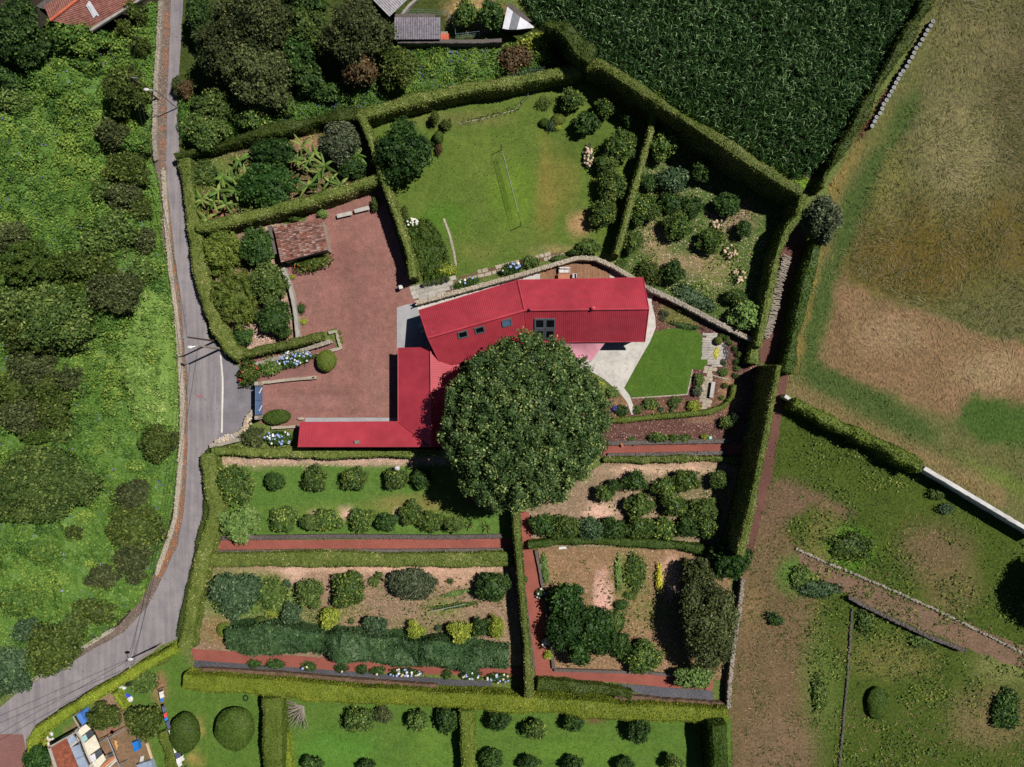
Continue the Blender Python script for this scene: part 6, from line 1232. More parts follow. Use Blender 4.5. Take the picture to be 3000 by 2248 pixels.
BAN = [(905, 470, 'beside the dark trees'), (935, 505, 'between dark trees and grey olive'), (885, 425, 'below the boundary hedge'), (965, 532, 'against the thick hedge'), (1045, 452, 'tucked under the grey olive'), (690, 560, 'at the dark tree edge'), (650, 520, 'in the middle of the lane end'), (625, 590, 'above the bare soil'), (605, 640, 'beside the bare soil and lane hedge'), (700, 470, 'near the boundary hedge'), (662, 600, 'lowest of the lane end cluster'), (900, 545, 'at the foot of the large dark tree'), (920, 445, 'crowded behind the dark trees'), (870, 470, 'leaning on the upper dark tree'), (950, 485, 'in the thick of the tall cluster'), (1000, 540, 'beside the narrow hedge corner'), (640, 560, 'in the thick of the lane end cluster'), (680, 520, 'leaning on the large dark tree'), (590, 585, 'nearest the lane hedge'), (720, 520, 'shaded by the large dark tree')]
for i, (px, py, wh) in enumerate(BAN):
    rr = random.Random(40 + i); h = rr.uniform(1.6, 2.3); x, y = W(px, py, h); r = empty('banana_plant', (x, y, 0), 'banana plant with long arching leaves ' + wh, 'banana plant', 'banana plants')
    g = G(); g.tube([(x, y, -.05), (x, y, h)], [.13, .08], 8); g.make('stem', 'leaf_banana', r); n = rr.randint(6, 9)
    for k in range(n): share(rr.choice(LM), 'leaf', r, (0, 0, h - .1), (rr.uniform(-.5, .5), rr.uniform(-.6, .2), 6.283 * k / n + rr.uniform(-.6, .6)), (rr.uniform(.4, 1.0), rr.uniform(.5, .8), rr.uniform(.5, 1.2)))
# orchard below the garage
T_('large pale green fig like tree in the orchard corner, upper half', 690, 1420, 56, 62, 3.4, 'citrus', 'fig_tree'); T_('large pale green fig tree in the orchard corner, lower half', 700, 1535, 62, 62, 3.4, 'fig', 'fig_tree', dens=1.1)
for i, (px, py, r, k) in enumerate(((805, 1411, 31, 'dark'), (925, 1402, 43, 'citrus'), (1038, 1403, 40, 'citrus'), (1160, 1402, 38, 'citrus'), (1233, 1404, 32, 'dark'))): T_('orchard tree below the garage hedge, %s of the upper row from the lane' % ordn[i], px, py, r, r * .95, 2.6, k, 'orchard_tree', group='upper orchard row')
for i, (px, py, r, k) in enumerate(((828, 1522, 44, 'citrus'), (905, 1530, 28, 'mid'), (962, 1523, 46, 'citrus'), (1062, 1524, 44, 'citrus'), (1135, 1528, 34, 'dark'), (1208, 1503, 42, 'citrus'), (1265, 1530, 40, 'citrus'), (1330, 1535, 30, 'mid'))): T_('orchard tree above the red path, %s of the lower row from the lane' % ordn[i], px, py, r, r * .88, 2.4, k, 'orchard_tree', group='lower orchard row')
for lab, px, py in (('spiky flax like clump in the orchard end, larger', 1375, 1540), ('spiky flax clump nearest the narrow hedge', 1425, 1545)):
    x, y = W(px, py, .4); g = G(); rr = np.random.default_rng(px)
    for k in range(46):
        a = rr.random() * 6.283; e = rr.uniform(.3, 1.2); L = rr.uniform(.7, 1.2); t_ = np.array([math.cos(a) * math.cos(e), math.sin(a) * math.cos(e), math.sin(e)]); b_ = np.array([-math.sin(a), math.cos(a), 0]) * .05; p0 = np.array([x, y, .04])
        p1 = p0 + t_ * L * .6; p2 = p0 + t_ * L + np.array([0, 0, -.25 * L]); g.add([p0 - b_, p0 + b_, p1 + b_, p1 - b_, p2], [(0, 1, 2, 3)], [(3, 2, 4)], lv=rr.random())
    g.make('flax_plant', 'leaf_mid', org=(x, y, 0), label=lab, cat='plant')
# vegetable and fruit plot
T_('big square clipped dark tree beside the lane hedge', 690, 1738, 82, 76, 3.6, 'blue', dens=1.1); S_('low green thicket beside the square dark tree', 800, 1748, 50, 58, 1.0, 'mid', 'thicket'); T_('light airy tree among the litter', 908, 1740, 46, 46, 3.0, 'mid', 'fruit_tree'); T_('dense bright mandarin tree in the vegetable plot', 1022, 1725, 58, 58, 3.2, 'citrus', 'citrus_tree', dens=1.1); T_('grey olive dome tree in the vegetable plot', 1208, 1713, 74, 54, 2.8, 'grey', 'dome_tree'); T_('dark glossy tree near the narrow tall hedge', 1442, 1717, 50, 52, 3.2, 'dark', 'fruit_tree')
T_('blue green shrub tree beside the camellia row', 852, 1800, 36, 36, 2.4, 'blue', 'fruit_tree'); T_('golden green lemon tree above the camellia row', 968, 1810, 36, 34, 2.4, 'lime', 'lemon_tree'); T_('blue grey young tree midway above the camellia row', 1100, 1830, 38, 34, 2.4, 'blue', 'fruit_tree'); T_('small lime green tree with dark shadow', 1217, 1845, 30, 27, 2.4, 'lime', 'lemon_tree'); T_('large lime green tree near the trellis end', 1347, 1852, 38, 36, 2.8, 'lime', 'lemon_tree'); T_('lime green tree nearest the narrow tall hedge', 1452, 1838, 26, 34, 2.8, 'lime', 'lemon_tree'); T_('dark tree between the two lime green trees', 1410, 1838, 30, 34, 2.4, 'dark', 'fruit_tree')
for i, (px, py, r) in enumerate(((658, 1846, 22), (716, 1836, 17), (764, 1822, 17), (800, 1797, 15))): S_('round little bush in front of the square dark tree, %s' % ['largest by the lane', 'second one', 'third one', 'brightest by the blue shrub'][i], px, py, r, r, 1.1, ('clip', 'clipd', 'clipd', 'lime')[i], 'round_bush', 'bush')
for lab, px, py, r, k in (('small pale sapling beside the mandarin tree', 1095, 1705, 17, 'mid'), ('tiny sapling next to the grey dome tree', 1110, 1685, 13, 'citrus'), ('grey weed clump on the bare soil', 1030, 1820, 9, 'mid'), ('tiny blue green plant by the lemon trees', 1284, 1840, 10, 'blue'), ('small dark seedling in the pale litter', 1320, 1703, 9, 'loosed'), ('weed clump near the light airy tree', 840, 1710, 14, 'blue')): S_(lab, px, py, r, r, .8, k, 'sapling', 'plant')
for lab, a_, b_, k in (('upper leafy row of vegetables', (1290, 1750), (1385, 1725), 'fig'), ('lower feathery row of vegetables along the trellis', (1250, 1785), (1410, 1765), 'mid')):
    S_(lab, (a_[0] + b_[0]) / 2, (a_[1] + b_[1]) / 2, 55 if k == 'fig' else 75, 8, .45, k, 'vegetable_row', 'vegetables', rot=-.22 if k == 'fig' else -.12)
for i, (px, py, rx, fl) in enumerate(((747, 1945, 20, 0), (808, 1946, 30, 0), (905, 1953, 24, 2), (1000, 1957, 22, 1), (1060, 1962, 18, 0), (1106, 1966, 26, 1), (1186, 1970, 52, 30), (1310, 1975, 16, 0), (1375, 1978, 34, 12), (1460, 1986, 38, 14))):
    flowering('hydrangea on the slate strip, %s from the lane%s' % (ordn[i], ', covered in pale heads' if fl > 20 else ''), px, py, rx, 14, .9, 'hyd', [('petal_blue', fl // 2), ('petal_white', fl // 3), ('petal_dry', fl - fl // 2 - fl // 3)], fr=.14)
# kitchen plot
T_('large dense green tree filling the lower corner of the kitchen plot', 1688, 1850, 84, 102, 5.0, 'deep', rot=.0); T_('upper crown of dense green trees by the pink litter', 1660, 1760, 60, 52, 4.2, 'deep'); T_('green bushy tree spreading toward the kitchen plot middle', 1755, 1850, 50, 72, 3.6, 'deep'); T_('citrus tree at the foot of the kitchen plot', 1880, 1925, 62, 50, 2.8, 'citrus', 'citrus_tree'); T_('small dark tree beside the dense green trees', 1815, 1890, 34, 36, 2.4, 'dark', 'fruit_tree')
T_('tall grey green tree at the wall, main crown', 2072, 1830, 92, 128, 7.5, 'olive', 'tall_tree', rot=.12); T_('grey green tree crown above the tall wall tree', 2050, 1685, 52, 50, 5.0, 'olive', 'tall_tree'); T_('bright leafed tree at the end of the cinder path', 2035, 1985, 66, 38, 3.0, 'fig', 'fruit_tree'); T_('dark shaggy tree at the foot of the very tall hedge', 2135, 1645, 66, 58, 5.0, 'deep', 'shaggy_tree')
S_('row of leafy vegetables bordering the bare soil', 1812, 1680, 11, 56, .6, 'fig', 'vegetable_row', 'vegetables'); S_('broad vegetable patch in the kitchen plot', 1860, 1675, 34, 56, .7, 'citrus', 'vegetable_patch', 'vegetables'); S_('yellowing row of maize beside the pink litter', 1932, 1695, 12, 44, .9, 'yellow', 'vegetable_row', 'vegetables'); S_('low leafy clump below the vegetable patch', 1845, 1745, 20, 12, .5, 'citrus', 'vegetable_patch', 'vegetables'); S_('dark young shrub casting a shadow on the pink litter edge', 1822, 1772, 22, 16, 1.0, 'dark'); S_('pale weeds along the middle of the kitchen plot', 1810, 1820, 22, 46, .5, 'mid', 'weeds', 'weeds'); S_('broad leaf plants lining the top of the cinder path', 1597, 1668, 12, 50, .6, 'fig', 'leafy_row', 'plant', rot=-.08)
flowering('hydrangea on the cinder path, upper one with a blue head', 1583, 1740, 15, 17, .9, 'hyd', [('petal_white', 4), ('petal_blue', 2)], fr=.13); flowering('hydrangea on the cinder path covered in cream heads', 1598, 1881, 15, 17, .9, 'hyd', [('petal_dry', 12), ('petal_white', 8)], fr=.14); S_('leafy hydrangea without flowers at the path corner', 1607, 1918, 15, 15, .9, 'lime', 'hydrangea'); S_('small fern on the cinder path by the tall hedge', 1541, 1697, 7, 10, .5, 'mid', 'fern', 'plant')
# grove east of the great tree
for lab, px, py, r, k in (('sparse fruit tree nearest the great tree in the grove', 1795, 1425, 28, 'loosed'), ('fruit tree with layered branches in the upper grove', 1862, 1412, 42, 'loosed'), ('bushy fruit tree in the middle of the grove', 1945, 1428, 40, 'citrus'), ('bushy fruit tree right of the grove middle', 2010, 1410, 42, 'citrus'), ('fruit tree in the hedge shade of the grove', 2110, 1408, 32, 'mid'), ('fruit tree in the lower middle of the grove', 1872, 1480, 44, 'mid'), ('round fruit tree below the grove middle', 1975, 1482, 42, 'citrus'), ('leafy fruit tree at the shaded grove edge', 2062, 1495, 46, 'mid'), ('small fruit tree beside the great tree trunk side', 1770, 1445, 30, 'mid')): T_(lab, px, py, r, r * .85, 2.6, k, 'fruit_tree')
for i, (px, py, rx, ry, k) in enumerate(((1590, 1540, 46, 34, 'dark'), (1655, 1545, 46, 40, 'citrus'), (1730, 1548, 44, 36, 'blue'), (1800, 1550, 46, 38, 'dark'), (1870, 1545, 46, 40, 'citrus'), (1945, 1550, 44, 36, 'citrus'), (2010, 1545, 36, 34, 'dark'), (2070, 1540, 44, 44, 'citrus'))): T_('bushy tree in the row above the low kitchen hedge, %s from the narrow hedge' % ordn[i], px, py, rx, ry, 2.6, k, 'row_tree')
# lower lawns
for lab, px, py, rx, ry, h, k in (('largest citrus tree on the lower lawn with trailing shadow', 1052, 2110, 46, 38, 3.0, 'citrus'), ('grey shrub tree beside the largest lower citrus', 1120, 2095, 30, 26, 1.8, 'olive'), ('pointed citrus tree in the middle of the lower lawn', 1225, 2112, 30, 36, 3.0, 'citrus'), ('leafy tree leaning on the lower dividing hedge', 1312, 2108, 34, 44, 3.0, 'dark'), ('round tree first of the hedge garden row', 1462, 2110, 38, 34, 3.0, 'dark'), ('round bright tipped tree second of the hedge garden row', 1568, 2138, 40, 32, 3.0, 'citrus'), ('small round tree third of the hedge garden row', 1680, 2118, 32, 30, 2.8, 'dark'), ('round tree fourth of the hedge garden row', 1872, 2140, 36, 42, 3.2, 'dark'), ('tree at the bottom edge near the dead bush', 915, 2238, 34, 24, 2.6, 'dark'), ('tree at the bottom edge below the pointed citrus', 1075, 2246, 28, 20, 2.4, 'dark'), ('bottom edge tree left of the hedge garden', 1440, 2228, 36, 34, 2.8, 'dark'), ('bottom edge tree second in the hedge garden', 1555, 2238, 34, 24, 2.8, 'dark'), ('bottom edge tree third in the hedge garden', 1682, 2240, 32, 24, 2.8, 'dark'), ('bottom edge tree fourth in the hedge garden', 1832, 2242, 28, 22, 2.6, 'dark'), ('bottom edge tree nearest the closing hedge', 1972, 2236, 32, 26, 2.6, 'citrus')): T_(lab, px, py, rx, ry, h, k, 'lawn_tree')
S_('big clipped egg shaped bush on the neighbouring lawn', 688, 2135, 58, 64, 3.0, 'clipd', 'clipped_bush', 'bush'); S_('big clipped dark bush beside the washing line', 542, 2148, 44, 60, 2.8, 'clipd', 'clipped_bush', 'bush'); T_('grey olive bush overhanging the yard', 425, 2115, 60, 58, 3.0, 'heath', 'yard_tree'); T_('dark twiggy bush beside the lean-to', 300, 2102, 54, 42, 2.4, 'heath', 'yard_tree'); S_('grass mound behind the lower lane hedge', 420, 1998, 44, 34, .9, 'mid', 'thicket'); S_('low clipped hedge clump near the lane corner', 478, 1938, 24, 8, 1.0, 'clip', rot=-.5); T_('dark conifer tree at the bottom corner by the house', 112, 2225, 44, 44, 3.4, 'deep', 'conifer')
# dead bush with bare branches
x, y = W(862, 2072, .4); r = empty('dead_bush', (x, y, 0), 'bare grey dead bush lying on the lawn beside the dividing hedge', 'bush'); rr = random.Random(8); bx0, by0 = W(892, 2068)
g = G()
for k in range(70):
    a = rr.uniform(2.6, 4.9); L = rr.uniform(1.4, 3.6); p = [Vector((bx0, by0, .2))]; h_ = rr.uniform(.3, 1.0)
    for s in range(4): q_ = p[-1] + Vector((math.cos(a) * L / 4, math.sin(a) * L / 4, (h_ if s < 2 else -h_ * .3) * .35)); a += rr.uniform(-.3, .3); p.append(q_)
    g.tube(p, [.045, .035, .028, .02, .01], 5)
g.make('branches', 'bark_pale', r)
# trees and thickets across the lane
for i, (lab, px, py, rx, ry, h, k) in enumerate((
    ('dark broad tree beside the tiled barn', 55, 100, 82, 92, 6.5, 'dark'), ('creeper smothered mound in front of the barn', 222, 105, 78, 52, 4.6, 'vine'), ('dark shrub mass at the upper left edge', 30, 235, 46, 44, 3.5, 'dark'),
    ('yellowish tree heath beside the barn wall', 400, 40, 26, 34, 4.0, 'heath'), ('tree heath below the barn wall', 372, 90, 28, 28, 3.2, 'heath'), ('tree heath near the pale dead branch', 412, 135, 26, 26, 3.0, 'heath'), ('large tree heath behind the upper utility pole', 375, 268, 62, 66, 6.0, 'heath'), ('olive tree below the large tree heath', 330, 395, 46, 40, 4.0, 'olive'), ('creeper draped shrub at the lane bank', 400, 420, 40, 34, 3.0, 'vine'), ('dark olive tree beside the bank gap', 372, 500, 58, 48, 4.2, 'heath'), ('brownish dark tree below the bank gap', 362, 580, 48, 42, 4.2, 'olive'), ('grey green tree above the pale dead branches', 345, 678, 64, 56, 4.6, 'mid'), ('dark tree leaning on the bank below the dead branches', 420, 700, 38, 34, 3.4, 'olive'),
    ('wide crowned tree of the wood, uppermost', 250, 790, 84, 56, 6.5, 'heath'), ('wide crowned tree of the wood at the left edge', 95, 780, 86, 70, 6.5, 'clipd'), ('broad tree crown jutting toward the pale ginger plants', 340, 858, 70, 62, 6.5, 'olive'), ('great dark crown in the heart of the wood', 165, 920, 104, 92, 7.5, 'mid'), ('small crown behind the broad jutting tree', 235, 868, 56, 48, 6.0, 'clipd'), ('crown at the left edge below the wood', 50, 905, 60, 70, 6.0, 'mid'), ('dark bush below the wood', 95, 1075, 62, 52, 4.5, 'olive'), ('low tree at the left edge with bare twigs', 45, 1140, 52, 54, 4.5, 'heath'), ('yellow tipped bush in the creeper clearing', 140, 1125, 52, 42, 3.5, 'heath'), ('dark bushy tree with grey dead twigs', 70, 1215, 66, 52, 4.5, 'olive'), ('tree with grey bare branches facing the clearing', 165, 1200, 52, 52, 4.2, 'heath'), ('yellow green bush below the grey twigs', 105, 1275, 42, 24, 3.0, 'clipd'),
    ('smooth domed dark tree at the left edge, the longest crown', 115, 1420, 165, 92, 5.5, 'mid'), ('olive round bush on the lane bank among ginger plants', 465, 1300, 48, 50, 3.6, 'heath'), ('olive bush on the bank below the round one', 385, 1450, 46, 44, 3.2, 'olive'), ('dark olive thicket at the bank of the bend', 400, 1545, 78, 62, 4.0, 'heath'), ('violet flecked thicket below it', 395, 1640, 54, 60, 3.4, 'olive'), ('grey twigged bush on the slope', 300, 1690, 46, 30, 2.6, 'olive'), ('dark shrub above the lane bend', 275, 1790, 60, 38, 3.2, 'heath'), ('round dark olive tree at the lane bend', 165, 1895, 78, 74, 4.6, 'heath'), ('blue green thicket at the lower left edge', 30, 1960, 56, 72, 3.6, 'blue'), ('small crown between bend trees', 215, 1830, 38, 40, 3.0, 'mid'),
    ('leafy bush at the left edge above the clearing', 40, 300, 50, 34, 3.4, 'mid'), ('creeper hump in the shade of the barn mound', 250, 190, 44, 30, 2.6, 'vine'), ('creeper hump nearest the barn gable', 120, 230, 46, 34, 3.0, 'vine'), ('olive crown filling the bank below the bank gap', 410, 620, 34, 40, 3.6, 'heath'), ('olive crown behind the bank gap trees', 310, 560, 36, 40, 3.8, 'mid'), ('low crown on the bank above the broad jutting tree', 420, 790, 36, 36, 3.4, 'mid'), ('crown between the wood and the bank trees', 290, 720, 54, 40, 5.0, 'mid'), ('crown filling the upper left of the wood', 25, 700, 56, 44, 5.0, 'olive'), ('shaded crown in the lower heart of the wood', 90, 985, 70, 50, 6.0, 'heath'), ('crown on the lower right of the wood', 215, 990, 46, 44, 5.0, 'mid'), ('dark crown at the edge of the twiggy trees', 205, 1110, 36, 40, 3.5, 'olive'), ('bush at the foot of the twiggy trees', 190, 1270, 40, 26, 3.0, 'mid'), ('left end of the domed thicket', 20, 1480, 60, 46, 4.0, 'clipd'), ('right end of the domed thicket', 235, 1395, 52, 46, 4.0, 'mid'), ('creeper hump above the domed thicket', 290, 1320, 44, 28, 2.4, 'vine'), ('creeper hump in the lower clearing', 130, 1620, 56, 34, 2.4, 'vine'), ('creeper hump at the lower left edge', 60, 1760, 60, 44, 2.6, 'vine'), ('small olive bush in the lower clearing', 215, 1560, 30, 24, 2.0, 'heath'), ('blue green bush left of the bend trees', 90, 1850, 44, 36, 3.0, 'blue'))):
    T_(lab, px, py, rx * 1.15, ry * 1.15, h * 1.3, 'bushyd' if k == 'clipd' else k, 'slope_tree')
# wood above the garden
for lab, px, py, rx, ry, h, k in (('huge grey olive acacia at the top of the wood', 745, 65, 108, 82, 9.5, 'olive'), ('grey olive acacia over the lane', 660, 150, 78, 72, 8.0, 'olive'), ('broad grey olive acacia in the lower wood', 755, 215, 92, 86, 8.0, 'olive'), ('bright green tree between the acacias', 890, 75, 56, 54, 7.0, 'mid'), ('dark green tree at the top edge between acacias', 880, 5, 70, 40, 7.0, 'dark'), ('green tree below the bright one', 865, 150, 62, 50, 5.5, 'dark'), ('great brownish acacia beside the corrugated barn', 1045, 90, 88, 88, 9.0, 'olive'), ('rust tipped crown below the great acacia', 1052, 200, 46, 58, 6.0, 'dead'), ('dark conifer with brown tint beside the purple flowers', 1168, 195, 52, 58, 5.0, 'heath'), ('dark shrub tree in the middle of the wood', 900, 230, 50, 44, 4.5, 'dark'), ('leafy tree above the lane hedge end', 630, 312, 60, 46, 4.2, 'mid'), ('large leafy bush overhanging the lane', 602, 380, 60, 52, 4.0, 'mid'), ('yellow green bush above the boundary hedge', 735, 340, 60, 40, 3.4, 'citrus'), ('yellow green bush beside it with long leaves', 690, 300, 38, 34, 3.2, 'citrus'), ('dark green tree over the lane at the top edge', 585, 55, 34, 66, 4.5, 'dark'), ('brown leafed shrub beside the lane', 545, 262, 20, 30, 2.6, 'dead'), ('pale shrub at the lane in front of the wood', 520, 250, 14, 24, 2.2, 'olive'), ('thicket below the rust tipped crown', 960, 265, 52, 30, 2.6, 'dark'), ('bush near the boundary hedge corner', 830, 310, 34, 30, 2.4, 'mid')): T_(lab, px, py, rx * 1.14, ry * 1.14, h * 1.1, k, 'wood_tree')
T_('citrus tree in the shed yard, beside the fence', 1362, 42, 44, 44, 3.6, 'citrus', 'citrus_tree'); T_('darker citrus tree touching the metal shed', 1443, 45, 46, 48, 3.8, 'dark', 'citrus_tree'); S_('withered brown bush beside the fallen trunk', 1495, 172, 42, 42, 2.4, 'dead', 'withered_bush', 'bush'); S_('second withered brown bush nearer the maize clump', 1535, 165, 30, 36, 2.2, 'dead', 'withered_bush', 'bush'); S_('yellow green leafy clump below the metal shed', 1565, 128, 44, 26, 2.0, 'lime', 'leafy_clump'); S_('creeper bank between withered bushes and lawn hedge', 1560, 215, 100, 16, 1.2, 'blue', 'creeper_bank', 'creeper', rot=-.22)
T_('round grey green tree at the corner of lane and hay field', 2412, 640, 60, 70, 6.5, 'grey', 'lane_tree'); T_('dark tree outside the frame shading the pasture', 3125, 1740, 90, 110, 7.5, 'dark', 'pasture_tree')
x, y = W(2262, 1806, .5); g = G(); rr = np.random.default_rng(3)
for k in range(40):
    a = rr.random() * 6.283; e = rr.uniform(.2, 1.2); L = rr.uniform(.9, 1.5); t_ = np.array([math.cos(a) * math.cos(e), math.sin(a) * math.cos(e), math.sin(e)]); b_ = np.array([-math.sin(a), math.cos(a), 0]) * .08; p0 = np.array([x, y, .05]); p1 = p0 + t_ * L * .5; p2 = p0 + t_ * L
    g.add([p0 - b_, p0 + b_, p1 + b_, p1 - b_, p2], [(0, 1, 2, 3)], [(3, 2, 4)], lv=rr.random())
g.make('agave', 'leaf_blue', org=(x, y, 0), label='blue green agave like plant alone on the dry pasture', cat='plant'); S_('leafy weed beside the agave like plant', 2275, 1818, 24, 18, 1.0, 'dark')
for lab, px, py, rx, ry, h, k in (('bramble clump on the pasture above the track end', 2345, 1690, 30, 34, .7, 'mid'), ('long bramble bank beside the dirt track', 2400, 1725, 66, 26, .8, 'blue'), ('bright green scrub mound in the pasture', 2492, 1600, 68, 48, 1.0, 'citrus'), ('bramble clump below the dirt track', 2535, 1820, 30, 40, .8, 'mid'), ('dark bush in the lower pasture', 2570, 2060, 30, 50, 1.2, 'clipd'), ('weedy bush by the thin drystone wall', 2400, 2030, 24, 50, .6, 'mid'), ('shrub beside the white wall foot', 2745, 1448, 30, 16, 1.0, 'mid'), ('shrub below the white wall', 2770, 1490, 26, 18, .9, 'blue'), ('bramble by the lower track wall', 2700, 1880, 40, 22, .8, 'mid'), ('dark rocky bush at the lower right edge', 2950, 2080, 44, 60, 1.2, 'dark')): S_(lab, px, py, rx, ry, h, k, 'bramble', 'shrub')

# ------------------------------------------------------------------ uncountable vegetation
mound('creeper', [(-140, 120), (140, 130), (300, 110), (440, 20), (470, 0), (455, 140), (445, 300), (440, 460), (470, 520), (478, 700), (500, 830), (515, 960), (522, 1150), (522, 1300), (508, 1470), (480, 1590), (445, 1690), (400, 1770), (320, 1840), (215, 1905), (95, 1990), (-140, 2110)], 4.2, 'leaf_vine', .3, 'sea of bright green creeper covering the slope across the lane', 'creeper', 3, .9, 2.0, 1.2, ('leaf_purple', 900, .22), humps=620, hr=(.5, 1.9))
mound('ginger_plants', [(420, 850), (470, 820), (505, 900), (512, 1000), (522, 1120), (525, 1250), (470, 1260), (400, 1240), (395, 1150), (350, 1080), (370, 1000)], 2.4, 'leaf_ginger', .34, 'band of pale large leaved ginger plants along the bank', 'plants', 5, .8, 2.0, .8, None, .25, .9, .6, .5, 150, (.4, 1.0))
mound('undergrowth', [(520, 250), (620, 340), (800, 300), (900, 270), (1000, 240), (1150, 130), (1460, 130), (1600, 120), (1640, 190), (1500, 225), (1300, 258), (1100, 310), (1000, 325), (800, 372), (560, 430), (525, 400)], 1.6, 'leaf_vine', .26, 'undergrowth and creeper filling the wood floor above the boundary hedge', 'undergrowth', 8, .8, 1.9, 1.0, ('leaf_purple', 260, .22), humps=170, hr=(.4, 1.2))
# corn: thousands of plants in rows
rng = np.random.default_rng(21); CP = scatter_pts([(1480, -110), (2742, -110), (2681, 0), (2580, 180), (2480, 354), (2410, 475), (2370, 515), (2310, 495), (2240, 450), (2160, 400), (2050, 325), (1900, 245), (1790, 180), (1690, 130), (1580, 50)], 8, rng, 2.2)
dirr = np.array([.48, .877]); off = CP @ np.array([-dirr[1], dirr[0]]); CP = CP + np.outer(np.round(off / .78) * .78 - off, np.array([-dirr[1], dirr[0]])) * .8
n = len(CP); ed = np.clip(sdist(CP, wpoly([(1480, -400), (3000, -400), (2700, 560), (2370, 515), (2310, 495), (2240, 450), (2160, 400), (2050, 325), (1900, 245), (1790, 180), (1690, 130), (1580, 50)], 2.2)) / 3.5, 0, 1)
hgt = (2.0 + .5 * fbm(CP, .2, 5) + rng.normal(size=n) * .12) * (.38 + .62 * ed); g = G()
for k in range(7):
    a = rng.random(n) * 6.283; L = rng.uniform(.45, .8, n); z0 = hgt * (.4 + .095 * k); wv = rng.uniform(.035, .06, n)
    d = np.c_[np.cos(a), np.sin(a)]; s = np.c_[-np.sin(a), np.cos(a)]
    p0 = np.c_[CP, z0]; p1 = np.c_[CP + d * (L * .45)[:, None], z0 + L * .42]; p2 = np.c_[CP + d * L[:, None], z0 + L * rng.uniform(-.1, .3, n)]
    S3 = np.c_[s * wv[:, None], rng.normal(size=n) * .02]
    V = np.stack([p0 - S3 * .6, p0 + S3 * .6, p1 - S3, p1 + S3, p2 - S3 * .25, p2 + S3 * .25], 1).reshape(-1, 3); b = np.arange(n) * 6
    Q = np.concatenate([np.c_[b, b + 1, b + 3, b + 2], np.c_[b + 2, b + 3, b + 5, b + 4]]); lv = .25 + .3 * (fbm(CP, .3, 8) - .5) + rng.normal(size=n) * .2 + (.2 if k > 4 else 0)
    g.add(V, Q, lv=np.repeat(np.clip(lv, 0, 1), 6))
st = np.c_[CP, np.zeros(n)]
for sx, sy in ((.025, 0), (0, .025)):
    o_ = np.array([sx, sy, 0]); tp_ = np.c_[CP, hgt]; V = np.stack([st - o_, st + o_, tp_ + o_ * .5, tp_ - o_ * .5], 1).reshape(-1, 3); g.add(V, np.arange(4 * n).reshape(n, 4), lv=.5)
g.make('corn_crop', 'leaf_corn', label='dense dark green maize crop filling the upper field', cat='corn', kind='stuff')
HAY = [(2760, -60), (3120, -60), (3120, 1010), (2930, 990), (2790, 935), (2650, 885), (2490, 810), (2480, 700), (2540, 560), (2640, 380), (2700, 250)]
tufts('hay_straw', HAY, 10, .75, 'leaf_straw', 'long pale hay grass lying in swirls over the field', 'hay', 31, .3, .85, .05, .3, True)
tufts('hay_grass', HAY, 10, .5, 'leaf_heath', 'olive grass between the hay swirls', 'grass', 32, .3, .6, .12, .1, True)
tufts('stubble', [(2471, 827), (2652, 900), (2924, 999), (3120, 1020), (3120, 1210), (2847, 1152), (2801, 1225), (2607, 1148), (2494, 1107), (2403, 1057), (2444, 886), (2430, 760), (2470, 720)], 5, .7, 'leaf_dry', 'dry cut stubble on the mown part of the hay field', 'stubble', 33, .1, .9, .07, .0, True)
tufts('field_grass', [(2400, 800), (2470, 600), (2690, 250), (2590, 480), (2440, 860), (2395, 1060), (2600, 1160), (2740, 1310), (2900, 1290), (3120, 1320), (3120, 1500), (2560, 1240), (2335, 1100)], 5, .45, 'leaf_grass', 'green grass along the hay field margin', 'grass', 34, .2, .5, .16, .2)
tufts('golden_grass', [(2425, 545), (2530, 400), (2470, 540), (2375, 900), (2335, 1090), (2480, 1200), (2760, 1350), (2950, 1470), (2950, 1500), (2480, 1245), (2310, 1130), (2345, 880), (2400, 700)], 7, .5, 'leaf_gold', 'golden dry grass fringe of the hay field', 'grass', 35, .2, .6, .12, .1)
tufts('red_weeds', [(2590, 262), (2600, 280), (2530, 400), (2505, 420), (2520, 380), (2570, 300)], 25, .3, 'leaf_red', 'rust red weeds behind the row of drums', 'weeds', 36, .5, .3, .4)
tufts('pasture_weeds', [(2290, 1190), (2700, 1390), (3100, 1600), (3100, 2300), (2380, 2300), (2360, 1700), (2250, 1400)], 9, .34, 'leaf_wild', 'leafy weeds and brambles over the pasture', 'weeds', 41, .5, .35, .5, .5)
for i_, (lab_, poly_, dn_) in enumerate((('weeds under the fruit trees beside the slim hedge', [(1930, 380), (2150, 560), (2260, 700), (2210, 940), (1950, 850), (1830, 740), (1880, 560)], 9), ('weeds among the grove trees', [(1790, 1375), (2140, 1370), (2120, 1590), (1570, 1590), (1720, 1480)], 6), ('weeds of the banana plot', [(560, 480), (1040, 370), (1090, 500), (590, 650)], 14), ('weeds of the vegetable plot', [(600, 1690), (1500, 1680), (1500, 1880), (600, 1880)], 5), ('weeds of the kitchen plot', [(1600, 1640), (2100, 1640), (2120, 1960), (1640, 1950)], 5), ('weeds in the long flower bed', [(1790, 1175), (2030, 1168), (2060, 1200), (1800, 1220)], 16))):
    tufts('weed_patch', poly_, dn_, .32, 'leaf_wild', lab_, 'weeds', 140 + i_, .35, .35, .5, .5)
tufts('pasture_grass', [(2290, 1190), (2700, 1390), (3100, 1600), (3100, 2300), (2140, 2300), (2160, 1700), (2250, 1400)], 6, .42, 'leaf_grass', 'patchy rough grass of the pasture', 'grass', 37, .25, .45, .2, .45)
